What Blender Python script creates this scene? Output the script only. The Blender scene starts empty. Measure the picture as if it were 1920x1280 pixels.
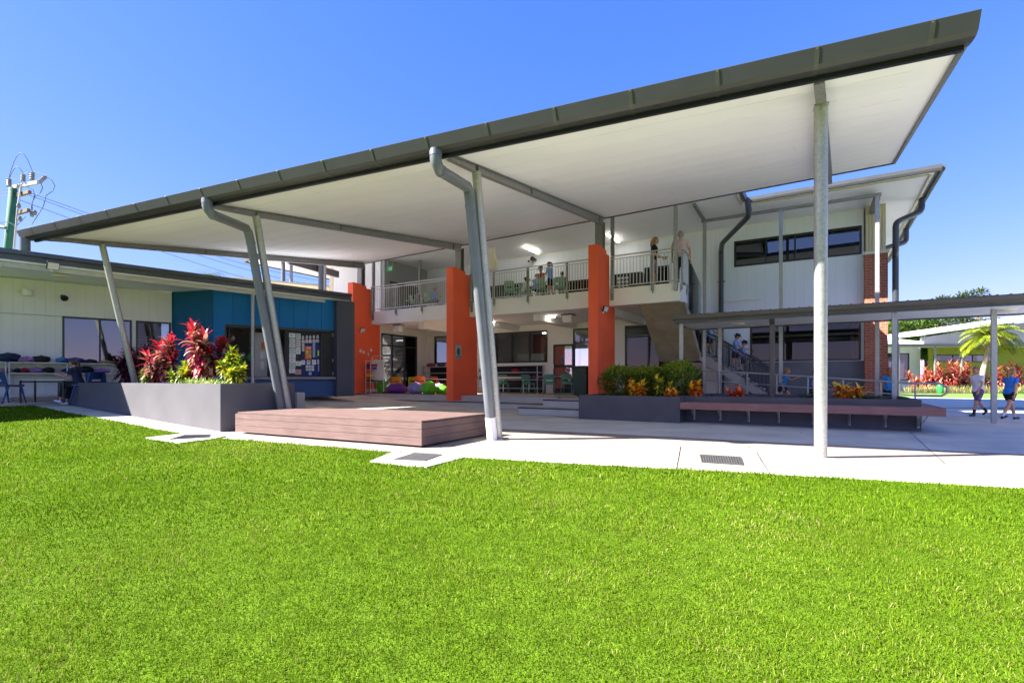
import bpy, bmesh, math, random
import numpy as np
from mathutils import Vector, Matrix
random.seed(7)
SC = bpy.context.scene
COL = SC.collection
V = Vector
R = math.radians

# ------------------------------------------------------------------ camera, sky, sun, exposure
EYE = 1.0
HOR = 711.0           # horizon row in a 1920x1280 frame
FPX = 960.0
cam_d = bpy.data.cameras.new("camera")
cam = bpy.data.objects.new("camera", cam_d)
COL.objects.link(cam)
SC.camera = cam
cam.location = (0, 0, EYE)
cam.rotation_euler = (R(90), 0, 0)
cam_d.sensor_width = 36
cam_d.lens = 18
cam_d.shift_y = (HOR - 640) / 1920
cam_d.clip_start = 0.05
cam_d.clip_end = 2000

SUNV = V((-1.165, -0.25, 1.0)).normalized()      # towards the sun
w = bpy.data.worlds.new("World")
SC.world = w
w.use_nodes = True
nt = w.node_tree
nt.nodes.clear()
sky = nt.nodes.new('ShaderNodeTexSky')
sky.sky_type = 'NISHITA'
sky.sun_disc = False
sky.sun_elevation = math.asin(SUNV.z)
sky.sun_rotation = math.atan2(SUNV.x, SUNV.y)
sky.air_density = 1.0
sky.dust_density = 0.2
sky.ozone_density = 2.5
bg = nt.nodes.new('ShaderNodeBackground')
bg.inputs['Strength'].default_value = 0.056
# film response of the photograph's sky: one power and gain for each channel
out = nt.nodes.new('ShaderNodeOutputWorld')
sep = nt.nodes.new('ShaderNodeSeparateColor')
com = nt.nodes.new('ShaderNodeCombineColor')
nt.links.new(sky.outputs[0], sep.inputs[0])
for ch, (pw, gain) in enumerate(((1.15, .240), (.75, .400), (.50, 1.08))):
    mp_ = nt.nodes.new('ShaderNodeMath'); mp_.operation = 'POWER'; mp_.inputs[1].default_value = pw
    mg_ = nt.nodes.new('ShaderNodeMath'); mg_.operation = 'MULTIPLY'; mg_.inputs[1].default_value = gain
    nt.links.new(sep.outputs[ch], mp_.inputs[0])
    nt.links.new(mp_.outputs[0], mg_.inputs[0])
    nt.links.new(mg_.outputs[0], com.inputs[ch])
nt.links.new(com.outputs[0], bg.inputs[0])
nt.links.new(bg.outputs[0], out.inputs[0])

sun_d = bpy.data.lights.new("sun", 'SUN')
sun_d.energy = 2.55
sun_d.angle = R(0.5)
sun_d.color = (1.0, 0.95, 0.86)
sun = bpy.data.objects.new("sun", sun_d)
COL.objects.link(sun)
sun.location = (-20, -10, 30)
sun.rotation_euler = SUNV.to_track_quat('Z', 'Y').to_euler()

SC.view_settings.view_transform = 'Standard'
SC.view_settings.look = 'None'
SC.view_settings.exposure = 3.33
SC.view_settings.gamma = 1.0
SC.cycles.max_bounces = 12
SC.cycles.diffuse_bounces = 10
SC.cycles.transparent_max_bounces = 12
SC.cycles.use_denoising = True

# ------------------------------------------------------------------ materials
def hexc(h):
    h = h.lstrip('#')
    o = []
    for i in (0, 2, 4):
        c = int(h[i:i+2], 16) / 255
        o.append(c / 12.92 if c < .04045 else ((c + .055) / 1.055) ** 2.4)
    return tuple(o)

MATS = {}
def mat(name, col, rough=.6, metal=0, vary=.12, scale=6, bump=0, bscale=60, spec=.5, groove=None, emit=0, detail=4,
        streak=False, coat=0, col2=None, transl=0):
    """procedural principled material with noise variation; groove=(dir, pitch, width, depth)"""
    if name in MATS:
        return MATS[name]
    if isinstance(col, str):
        col = hexc(col)
    m = bpy.data.materials.new(name)
    m.use_nodes = True
    n = m.node_tree.nodes
    l = m.node_tree.links
    b = n['Principled BSDF']
    b.inputs['Roughness'].default_value = rough
    b.inputs['Metallic'].default_value = metal
    b.inputs['Specular IOR Level'].default_value = spec
    if coat:
        b.inputs['Coat Weight'].default_value = coat
    geo = n.new('ShaderNodeNewGeometry')
    nz = n.new('ShaderNodeTexNoise')
    nz.inputs['Scale'].default_value = scale
    nz.inputs['Detail'].default_value = detail
    if streak:
        mp = n.new('ShaderNodeMapping')
        mp.inputs['Scale'].default_value = (1, 1, .12)
        l.new(geo.outputs['Position'], mp.inputs[0])
        l.new(mp.outputs[0], nz.inputs['Vector'])
    else:
        l.new(geo.outputs['Position'], nz.inputs['Vector'])
    mix = n.new('ShaderNodeMix')
    mix.data_type = 'RGBA'
    c2 = col2 if col2 else tuple(min(1, c * (1 + vary)) for c in col)
    if isinstance(c2, str):
        c2 = hexc(c2)
    c1 = tuple(c * (1 - vary) for c in col) if not col2 else col
    mix.inputs[6].default_value = (*c1, 1)
    mix.inputs[7].default_value = (*c2, 1)
    rr = n.new('ShaderNodeMapRange')
    rr.inputs[1].default_value = .3
    rr.inputs[2].default_value = .7
    l.new(nz.outputs['Fac'], rr.inputs[0])
    l.new(rr.outputs[0], mix.inputs[0])
    l.new(mix.outputs[2], b.inputs['Base Color'])
    nrm = None
    if bump:
        n2 = n.new('ShaderNodeTexNoise')
        n2.inputs['Scale'].default_value = bscale
        n2.inputs['Detail'].default_value = 3
        l.new(geo.outputs['Position'], n2.inputs['Vector'])
        bp = n.new('ShaderNodeBump')
        bp.inputs['Strength'].default_value = bump
        bp.inputs['Distance'].default_value = .02
        l.new(n2.outputs['Fac'], bp.inputs['Height'])
        nrm = bp
    if groove:
        d, pitch, wd, dep = groove
        dt = n.new('ShaderNodeVectorMath'); dt.operation = 'DOT_PRODUCT'
        dt.inputs[1].default_value = (*d, 0) if len(d) == 2 else d
        l.new(geo.outputs['Position'], dt.inputs[0])
        dv = n.new('ShaderNodeMath'); dv.operation = 'DIVIDE'; dv.inputs[1].default_value = pitch
        l.new(dt.outputs['Value'], dv.inputs[0])
        fr = n.new('ShaderNodeMath'); fr.operation = 'FRACT'
        l.new(dv.outputs[0], fr.inputs[0])
        pp = n.new('ShaderNodeMath'); pp.operation = 'SUBTRACT'; pp.inputs[1].default_value = .5
        l.new(fr.outputs[0], pp.inputs[0])
        ab = n.new('ShaderNodeMath'); ab.operation = 'ABSOLUTE'
        l.new(pp.outputs[0], ab.inputs[0])
        mr = n.new('ShaderNodeMapRange')
        mr.inputs[1].default_value = 0
        mr.inputs[2].default_value = wd / pitch
        mr.inputs[3].default_value = 0
        mr.inputs[4].default_value = 1
        l.new(ab.outputs[0], mr.inputs[0])
        bp2 = n.new('ShaderNodeBump')
        bp2.inputs['Strength'].default_value = 1
        bp2.inputs['Distance'].default_value = dep
        l.new(mr.outputs[0], bp2.inputs['Height'])
        if nrm:
            l.new(nrm.outputs[0], bp2.inputs['Normal'])
        nrm = bp2
        # base colour is darker in the groove of the panel joint
        mx = n.new('ShaderNodeMix'); mx.data_type = 'RGBA'
        mx.inputs[6].default_value = (*[c * .8 for c in col], 1)
        l.new(mr.outputs[0], mx.inputs[0])
        l.new(mix.outputs[2], mx.inputs[7])
        l.new(mx.outputs[2], b.inputs['Base Color'])
    if nrm:
        l.new(nrm.outputs[0], b.inputs['Normal'])
    if emit:
        b.inputs['Emission Color'].default_value = (*col, 1)
        b.inputs['Emission Strength'].default_value = emit
    if transl:
        tr = n.new('ShaderNodeBsdfTranslucent')
        l.new(mix.outputs[2], tr.inputs[0])
        ms = n.new('ShaderNodeMixShader')
        ms.inputs[0].default_value = transl
        l.new(b.outputs[0], ms.inputs[1])
        l.new(tr.outputs[0], ms.inputs[2])
        l.new(ms.outputs[0], n['Material Output'].inputs[0])
    MATS[name] = m
    return m

def glass_mat(name, tint, refl=.25, rough=.02):
    if name in MATS:
        return MATS[name]
    m = bpy.data.materials.new(name)
    m.use_nodes = True
    n = m.node_tree.nodes; l = m.node_tree.links
    n.clear()
    o = n.new('ShaderNodeOutputMaterial')
    t = n.new('ShaderNodeBsdfTransparent'); t.inputs[0].default_value = (*tint, 1)
    g = n.new('ShaderNodeBsdfGlossy'); g.inputs['Roughness'].default_value = rough
    g.inputs[0].default_value = (.9, .93, .95, 1)
    fr = n.new('ShaderNodeFresnel'); fr.inputs[0].default_value = 1.36
    ad = n.new('ShaderNodeMath'); ad.operation = 'MULTIPLY_ADD'
    ad.inputs[1].default_value = 1.0; ad.inputs[2].default_value = refl
    ad.use_clamp = True
    l.new(fr.outputs[0], ad.inputs[0])
    mx = n.new('ShaderNodeMixShader')
    l.new(ad.outputs[0], mx.inputs[0])
    l.new(t.outputs[0], mx.inputs[1]); l.new(g.outputs[0], mx.inputs[2])
    l.new(mx.outputs[0], o.inputs[0])
    MATS[name] = m
    return m

def galv_mat(name, base=.42, rough=.42):
    m = mat(name, (base, base * 1.02, base * 1.04), rough, .55, .05, 6)
    n = m.node_tree.nodes; l = m.node_tree.links
    b = n['Principled BSDF']
    vo = n.new('ShaderNodeTexVoronoi'); vo.inputs['Scale'].default_value = 45
    nz = n.new('ShaderNodeTexNoise'); nz.inputs['Scale'].default_value = 9; nz.inputs['Detail'].default_value = 6
    geo = n.new('ShaderNodeNewGeometry')
    l.new(geo.outputs['Position'], vo.inputs['Vector']); l.new(geo.outputs['Position'], nz.inputs['Vector'])
    hs = n.new('ShaderNodeSeparateColor')
    l.new(vo.outputs['Color'], hs.inputs[0])
    ad = n.new('ShaderNodeMath'); ad.operation = 'ADD'
    l.new(hs.outputs[0], ad.inputs[0]); l.new(nz.outputs['Fac'], ad.inputs[1])
    mr = n.new('ShaderNodeMapRange'); mr.inputs[1].default_value = .3; mr.inputs[2].default_value = 1.5
    mr.inputs[3].default_value = base * .86; mr.inputs[4].default_value = min(.9, base * 1.15)
    l.new(ad.outputs[0], mr.inputs[0])
    l.new(mr.outputs[0], b.inputs['Base Color'])
    mr2 = n.new('ShaderNodeMapRange'); mr2.inputs[3].default_value = rough - .1; mr2.inputs[4].default_value = rough + .15
    l.new(hs.outputs[1], mr2.inputs[0]); l.new(mr2.outputs[0], b.inputs['Roughness'])
    return m

# ------------------------------------------------------------------ frames of reference (metres)
O = V((2.413, 16.2, 0)); e1 = V((.857, -.5153, 0)).normalized(); e2 = V((.5153, .857, 0)).normalized()
def F(a, b, z=0):
    return O + e1 * a + e2 * b + V((0, 0, z))
W0 = V((-13.0, 14.8, 0)); w1 = V((.75, .661, 0)).normalized(); w2 = V((-.661, .75, 0)).normalized()
def W(a, b, z=0):
    return W0 + w1 * a + w2 * b + V((0, 0, z))
def XY(x, y, z=0):
    return V((x, y, z))
PC = V((-5.6, 9.83, 0))               # front corner of the left planter
def ground(x, y):
    p = V((x, y, 0)) - PC
    t = -p.dot(e1); b = p.dot(e2)
    s = min(1, max(0, t / 8.4)); 
    f = min(1, max(0, (b + 6) / 6)); f = f * f * (3 - 2 * f)
    return .40 * s * f
def at(px, Y, z=None, py=None):
    """point in the column px at distance Y"""
    if py is not None:
        z = EYE + (HOR - py) / FPX * Y
    return V(((px - 960) / FPX * Y, Y, z if z is not None else 0))
def f_at_(px, b, z=0):
    """point of the facade plane b in the column px"""
    r = (px - 960) / 960; p = O + e2 * b
    return F((r * p.y - p.x) / (e1.x - r * e1.y), b, z)
def gp(px, py, off=0):
    """where the line of sight of a measured mark meets the ground"""
    z = 0
    for _ in range(30):
        Y = (EYE - z) * FPX / (py - HOR)
        X = (px - 960) / FPX * Y
        z = .5 * z + .5 * ground(X, Y)
    return V((X, Y, z + off))

# ------------------------------------------------------------------ mesh builder
WM = {}
class MB:
    def __init__(s):
        s.v = []; s.f = []; s.m = []; s.cur = 0
    def add(s, vs, fs, mi=None):
        k = len(s.v)
        s.v.extend([tuple(p) for p in vs])
        mi = s.cur if mi is None else mi
        for f in fs:
            s.f.append(tuple(i + k for i in f)); s.m.append(mi)
        return s
    def box(s, P, a0, a1, b0, b1, z0, z1, mi=None):
        vs = [P(a, b, z) for z in (z0, z1) for (a, b) in ((a0, b0), (a1, b0), (a1, b1), (a0, b1))]
        return s.add(vs, [(3, 2, 1, 0), (4, 5, 6, 7), (0, 1, 5, 4), (1, 2, 6, 5), (2, 3, 7, 6), (3, 0, 4, 7)], mi)
    def bar(s, p0, p1, w_, h_, up=V((0, 0, 1)), mi=None):
        p0 = V(p0); p1 = V(p1)
        d = (p1 - p0).normalized()
        sd = d.cross(up)
        if sd.length < 1e-4:
            sd = d.cross(V((1, 0, 0)))
        sd.normalize(); u = sd.cross(d)
        vs = []
        for p in (p0, p1):
            for a, b in ((-1, -1), (1, -1), (1, 1), (-1, 1)):
                vs.append(p + sd * a * w_ / 2 + u * b * h_ / 2)
        return s.add(vs, [(0, 1, 2, 3), (7, 6, 5, 4), (1, 0, 4, 5), (2, 1, 5, 6), (3, 2, 6, 7), (0, 3, 7, 4)], mi)
    def prism(s, pts, ext, mi=None):
        n = len(pts); ext = V(ext)
        vs = [V(p) for p in pts] + [V(p) + ext for p in pts]
        fs = [tuple(range(n)), tuple(range(2 * n - 1, n - 1, -1))]
        for i in range(n):
            j = (i + 1) % n
            fs.append((j, i, n + i, n + j))
        return s.add(vs, fs, mi)
    def tube(s, pts, r, n=10, cap=True, mi=None, flat=1.0):
        pts = [V(p) for p in pts]
        rs = r if isinstance(r, (list, tuple)) else [r] * len(pts)
        vs = []; fs = []
        t0 = (pts[1] - pts[0]).normalized()
        u = t0.cross(V((0, 0, 1)))
        if u.length < .05:
            u = t0.cross(V((0, 1, 0)))
        u.normalize()
        for i, p in enumerate(pts):
            t = (pts[min(i + 1, len(pts) - 1)] - pts[max(i - 1, 0)]).normalized()
            u = (u - t * u.dot(t)).normalized()
            w_ = t.cross(u)
            for k in range(n):
                a = 2 * math.pi * k / n
                vs.append(p + (u * math.cos(a) + w_ * math.sin(a) * flat) * rs[i])
        for i in range(len(pts) - 1):
            for k in range(n):
                fs.append((i * n + k, i * n + (k + 1) % n, (i + 1) * n + (k + 1) % n, (i + 1) * n + k))
        if cap:
            fs.append(tuple(range(n - 1, -1, -1)))
            fs.append(tuple((len(pts) - 1) * n + k for k in range(n)))
        return s.add(vs, fs, mi)
    def lathe(s, prof, c=(0, 0, 0), n=20, sx=1, sy=1, mi=None, M=None):
        c = V(c); vs = []; fs = []
        for r, z in prof:
            for k in range(n):
                a = 2 * math.pi * k / n
                p = V((r * math.cos(a) * sx, r * math.sin(a) * sy, z))
                vs.append(c + (M @ p if M else p))
        for i in range(len(prof) - 1):
            for k in range(n):
                fs.append((i * n + k, i * n + (k + 1) % n, (i + 1) * n + (k + 1) % n, (i + 1) * n + k))
        fs.append(tuple(range(n - 1, -1, -1)))
        fs.append(tuple((len(prof) - 1) * n + k for k in range(n)))
        return s.add(vs, fs, mi)
    def ell(s, c, r, n=14, m=9, mi=None, M=None, fn=None):
        c = V(c); vs = []; fs = []
        if not isinstance(r, (tuple, list)):
            r = (r, r, r)
        for i in range(m + 1):
            th = math.pi * i / m
            for k in range(n):
                a = 2 * math.pi * k / n
                d = V((math.sin(th) * math.cos(a), math.sin(th) * math.sin(a), math.cos(th)))
                q = fn(d) if fn else 1
                p = V((d.x * r[0], d.y * r[1], d.z * r[2])) * q
                vs.append(c + (M @ p if M else p))
        for i in range(m):
            for k in range(n):
                fs.append((i * n + k, (i + 1) * n + k, (i + 1) * n + (k + 1) % n, i * n + (k + 1) % n))
        return s.add(vs, fs, mi)
    def leaf(s, base, d, L, wd, droop=.5, mi=None, seg=4, fold=.15):
        base = V(base); d = V(d).normalized()
        side = d.cross(V((0, 0, 1)))
        if side.length < .05:
            side = V((1, 0, 0))
        side.normalize()
        p = base.copy(); dirv = d.copy(); vs = []; fs = []
        for i in range(seg + 1):
            t = i / seg
            wv = wd * math.sin(math.pi * min(1, .12 + .88 * t) ** .8) * .5 + wd * .03
            if i == seg:
                wv = wd * .02
            upn = side.cross(dirv)
            vs += [p - side * wv + upn * wv * fold * 2, p.copy(), p + side * wv + upn * wv * fold * 2]
            p = p + dirv * (L / seg)
            dirv = (dirv + V((0, 0, -droop / seg))).normalized()
        for i in range(seg):
            k = i * 3
            fs += [(k, k + 1, k + 4, k + 3), (k + 1, k + 2, k + 5, k + 4)]
        return s.add(vs, fs, mi)
    def build(s, name, mats, parent=None, smooth=False, origin=None, bevel=0, merge=False, angle=None):
        me = bpy.data.meshes.new(name)
        if not isinstance(mats, (list, tuple)):
            mats = [mats]
        if parent is not None:
            M = WM[parent.name]
        else:
            if origin is None:
                a = np.array(s.v)
                origin = ((a[:, 0].min() + a[:, 0].max()) / 2, (a[:, 1].min() + a[:, 1].max()) / 2, a[:, 2].min())
            M = Matrix.Translation(V(origin))
        Mi = M.inverted()
        me.from_pydata([tuple(Mi @ V(p)) for p in s.v], [], s.f)
        for m_ in mats:
            me.materials.append(m_)
        if len(mats) > 1:
            me.polygons.foreach_set('material_index', s.m)
        if smooth:
            me.polygons.foreach_set('use_smooth', [True] * len(me.polygons))
            if angle:
                me.set_sharp_from_angle(angle=R(angle))
        me.update()
        if merge:
            bm = bmesh.new(); bm.from_mesh(me)
            bmesh.ops.remove_doubles(bm, verts=bm.verts, dist=1e-4)
            bmesh.ops.recalc_face_normals(bm, faces=bm.faces)
            bm.to_mesh(me); bm.free()
        o = bpy.data.objects.new(name, me)
        COL.objects.link(o)
        WM[o.name] = M
        if parent is not None:
            o.parent = parent
        else:
            o.location = M.translation
        if bevel:
            md = o.modifiers.new('bevel', 'BEVEL'); md.width = bevel; md.segments = 2; md.limit_method = 'ANGLE'
        return o

def tag(o, label=None, cat=None, group=None, kind=None):
    if label: o['label'] = label
    if cat: o['category'] = cat
    if group: o['group'] = group
    if kind: o['kind'] = kind
    return o
def thing(name, label, cat, loc=(0, 0, 0), rz=0, group=None):
    o = bpy.data.objects.new(name, None)
    COL.objects.link(o)
    o.empty_display_size = .2
    o.location = loc; o.rotation_euler = (0, 0, rz)
    WM[o.name] = Matrix.Translation(V(loc)) @ Matrix.Rotation(rz, 4, 'Z')
    return tag(o, label, cat, group)
def kids(o):
    return [c for c in COL.objects if c.parent == o]
def copy_tree(o, loc=None, rz=None, label=None, parent=None):
    c = o.copy(); COL.objects.link(c)
    WM[c.name] = WM[o.name]
    if parent is not None:
        c.parent = parent
    for ch in CH.get(o.name, []):
        copy_tree(ch, parent=c)
    if loc is not None: c.location = loc
    if rz is not None: c.rotation_euler = (0, 0, rz)
    if label: c['label'] = label
    return c
CH = {}
def remember(root):
    ks = [c for c in COL.objects if c.parent == root]
    CH[root.name] = ks
    for k in ks:
        remember(k)

# ------------------------------------------------------------------ palette
M_galv = galv_mat('galvanised_steel', .36)
M_beam = galv_mat('beam_steel', .26, .5)
M_char = mat('charcoal_metal', '#4a4c50', .42, .0, .10, 3, spec=.5, streak=True)
M_gutter = mat('gutter_metal', '#37373c', .4, .0, .08, 2.5, spec=.5)
M_pipe = mat('downpipe_grey', '#63676e', .35, .0, .07, 4, spec=.5)
M_soffit = mat('soffit_white', (.87, .88, .93), .55, 0, .03, .7, spec=.3)
M_soffit_j = mat('soffit_joint', (.77, .77, .80), .6, 0, .03, 2)
M_white = mat('white_paint', (.82, .80, .75), .6, 0, .04, 1.2, bump=.05, bscale=90, spec=.3)
M_render = mat('balcony_render', (.84, .82, .80), .75, 0, .05, .9, bump=.12, bscale=70, spec=.2)
M_red = mat('orange_red_render', (.90, .135, .055), .62, 0, .07, 1.1, bump=.22, bscale=55, spec=.3)
M_clad = mat('cladding_grey', (.75, .79, .86), .5, 0, .03, 1.0, groove=((e1.x, e1.y), .30, .007, .004))
M_clad2 = mat('cladding_side', (.74, .75, .76), .5, 0, .03, 1.0, groove=((e2.x, e2.y), .30, .007, .004))
M_cladw = mat('cladding_wing', (.72, .69, .67), .5, 0, .04, 1.0, groove=((w1.x, w1.y), .22, .006, .003))
M_frame = mat('window_frame_black', (.012, .012, .014), .35, 0, .1, 5)
M_glass = glass_mat('window_glass', (.50, .53, .55), .01)
M_glassd = glass_mat('window_glass_dark', (.30, .33, .36), .10)
M_glassw = glass_mat('window_glass_grey', (.25, .27, .29), .13, .03)
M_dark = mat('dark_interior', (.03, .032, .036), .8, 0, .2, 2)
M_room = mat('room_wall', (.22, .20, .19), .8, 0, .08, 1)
M_rooml = mat('room_wall_light', (.40, .39, .37), .8, 0, .08, 1)
M_conc = mat('concrete', (.40, .385, .36), .85, 0, .14, 1.6, bump=.15, bscale=80, spec=.25, detail=8)
M_concg = mat('board_concrete', (.40, .35, .27), .85, 0, .16, 2.2, bump=.2, bscale=30, spec=.2, detail=8)
M_pave = mat('paving_concrete', (.55, .52, .48), .8, 0, .18, .9, bump=.12, bscale=120, spec=.3, detail=10)
M_path = mat('path_concrete', (.52, .48, .42), .85, 0, .16, 1.1, bump=.10, bscale=140, spec=.25, detail=10)
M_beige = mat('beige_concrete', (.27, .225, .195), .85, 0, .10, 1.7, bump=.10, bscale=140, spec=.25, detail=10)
M_nose = mat('stair_nosing_black', (.015, .016, .02), .6, 0, .1, 9)
M_riser = mat('riser_grey', (.47, .46, .46), .8, 0, .08, 2, bump=.1)
M_plant = mat('planter_render', (.108, .104, .117), .85, 0, .10, 1.6, bump=.35, bscale=130, spec=.2, detail=7)
M_soil = mat('soil', (.05, .035, .025), .95, 0, .4, 14, bump=.6, bscale=40)
M_roofm = mat('roof_metal', (.30, .31, .33), .45, .1, .06, 2)
M_cream = mat('cream_corrugated', (.62, .55, .36), .5, 0, .03, 2, groove=((e1.x, e1.y), .085, .04, .02))
M_creamt = mat('cream_trim', (.66, .60, .45), .5, 0, .03, 2)
M_tube = mat('fluoro_tube', (1, .93, .82), .4, 0, 0, 1, emit=3)
M_blackp = mat('black_plastic', (.015, .015, .017), .45, 0, .1, 6)
M_whitep = mat('white_plastic', (.75, .75, .73), .4, 0, .04, 4)
M_screw = mat('screw_head', (.25, .2, .17), .5, .5, .1, 9)
# ------------------------------------------------------------------ ground, paving, lawn
EDGE_PX = [(0, 762), (62, 760.6), (133, 774.6), (221, 790), (300, 806), (352, 814), (400, 820.5), (470, 826), (600, 837),
           (735, 848), (869, 858), (1100, 871), (1275, 880), (1600, 898), (1920, 916.5)]
EDGE = [gp(*q) for q in EDGE_PX]
d_ = (EDGE[-1] - EDGE[-3]).normalized()
EDGE.append(EDGE[-1] + d_ * 6); EDGE.append(EDGE[-1] + d_ * 14)
EDGE = [V((-30, 13.2, 0)), V((-20, 12.6, 0)), V((-15, 12.2, 0))] + EDGE
EX = np.array([p.x for p in EDGE]); EY = np.array([p.y for p in EDGE])
def edge_y(x):
    return float(np.interp(x, EX, EY))

def grid_sheet(name, xs, ys, fz, m_, kind=None, cut=None):
    me = bpy.data.meshes.new(name)
    vs = [(x, y, fz(x, y)) for y in ys for x in xs]
    n = len(xs); fs = []
    for j in range(len(ys) - 1):
        for i in range(n - 1):
            fs.append((j * n + i, j * n + i + 1, (j + 1) * n + i + 1, (j + 1) * n + i))
    me.from_pydata(vs, [], fs); me.materials.append(m_)
    me.polygons.foreach_set('use_smooth', [True] * len(fs))
    o = bpy.data.objects.new(name, me); COL.objects.link(o)
    return tag(o, kind=kind)

M_far = mat('far_ground', (.09, .15, .03), .95, 0, .3, .4, bump=.3, bscale=6)
g = MB(); g.add([(-900, -900, -.12), (900, -900, -.12), (900, 900, -.12), (-900, 900, -.12)], [(0, 1, 2, 3)])
tag(g.build('ground', M_far, origin=(0, 0, -.12)), kind='structure')
xs = [-30 + i * .5 for i in range(141)]
ys = [3 + i * .5 for i in range(75)]
grid_sheet('paving', xs, ys, lambda x, y: ground(x, y) - .012, M_pave, 'structure')

# lawn sheet: columns that run from behind the camera to the edge of the paving
M_lawn = mat('lawn_soil_green', (.075, .13, .008), .95, 0, .3, 9, bump=.8, bscale=90, detail=8, spec=.05)
lx = sorted(set([-30 + i * .5 for i in range(101)] + [round(float(x), 4) for x in EX]))
lx = [x for x in lx if x <= EX[-1]]
me = bpy.data.meshes.new('lawn')
vs = []; fs = []; NR = 44
for x in lx:
    ye = edge_y(x)
    for j in range(NR + 1):
        y = -25 + (ye + 25) * (1 - (1 - j / NR) ** 1.5)
        vs.append((x, y, ground(x, y) + .004))
for i in range(len(lx) - 1):
    for j in range(NR):
        a = i * (NR + 1) + j; b = a + NR + 1
        fs.append((a, b, b + 1, a + 1))
me.from_pydata(vs, [], fs); me.materials.append(M_lawn)
o = bpy.data.objects.new('lawn', me); COL.objects.link(o); tag(o, kind='structure')

# slabs of pavement laid on the ground, each a few millimetres above the last
def slab(name, pts_px, m_, off=.003, th=.02, kind='structure'):
    mb = MB()
    top = [gp(a, b, off) for a, b in pts_px]
    mb.prism([p for p in reversed(top)], (0, 0, -th))
    return tag(mb.build(name, m_), kind=kind)
def strip_between(name, upper, lower, m_, off, n=40):
    """ground-following strip between two measured border lines"""
    def samp(line, t):
        x = line[0][0] + (line[-1][0] - line[0][0]) * t
        return gp(x, float(np.interp(x, [q[0] for q in line], [q[1] for q in line])), off)
    vs = []; fs = []
    for i in range(n + 1):
        vs += [samp(lower, i / n), samp(upper, i / n)]
    for i in range(n):
        fs.append((2 * i, 2 * i + 2, 2 * i + 3, 2 * i + 1))
    mb = MB(); mb.add(vs, fs)
    return tag(mb.build(name, m_), kind='structure')
EDG = [(q[0], q[1] + 4.0) for q in EDGE_PX]
strip_between('path', [(108, 756.5), (413, 808.5), (444, 811.5)], [(55, 762.5), (133, 777), (221, 793), (352, 818), (444, 827)], M_path, -.006)
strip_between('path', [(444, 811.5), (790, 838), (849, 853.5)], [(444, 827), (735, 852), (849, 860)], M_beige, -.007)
strip_between('path', [(849, 853.5), (961, 823), (1180, 829.6), (1277, 837), (1541, 856.7), (1770, 869), (1920, 878.5), (2300, 901)],
              [(849, 861), (1100, 875), (1275, 884), (1600, 903), (1920, 921), (2300, 943)], M_path, -.006, 90)
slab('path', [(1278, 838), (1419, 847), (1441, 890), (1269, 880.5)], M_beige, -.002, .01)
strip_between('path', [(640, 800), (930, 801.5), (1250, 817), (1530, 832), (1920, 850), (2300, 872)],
              [(790, 838), (849, 853.5), (961, 822.5), (1180, 829.2), (1277, 836.5), (1541, 856.2), (1770, 868.5), (1920, 878), (2300, 900.5)], M_beige, -.009, 60)  # sunlit paving gets its own colour, bordered by the canopy's shadow edge
# saw-cut joints
def joint(p, q, w_=.012):
    a = gp(*p); b = gp(*q); mb = MB()
    d = (b - a).normalized(); s_ = d.cross(V((0, 0, 1))) * w_ / 2
    up = V((0, 0, .0015))
    mb.add([a - s_ + up, a + s_ + up, b + s_ + up, b - s_ + up], [(0, 1, 2, 3)])
    return tag(mb.build('joint', MATS['stair_nosing_black']), kind='structure')
for q in [((1276, 837), (1268, 879)), ((1700, 804), (1771, 868)), ((1020, 803), (1085, 783)), ((1419, 847.5), (1443, 888)),
          ((1771, 868.5), (1920, 878))]:
    joint(*q, w_=.010)

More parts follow.
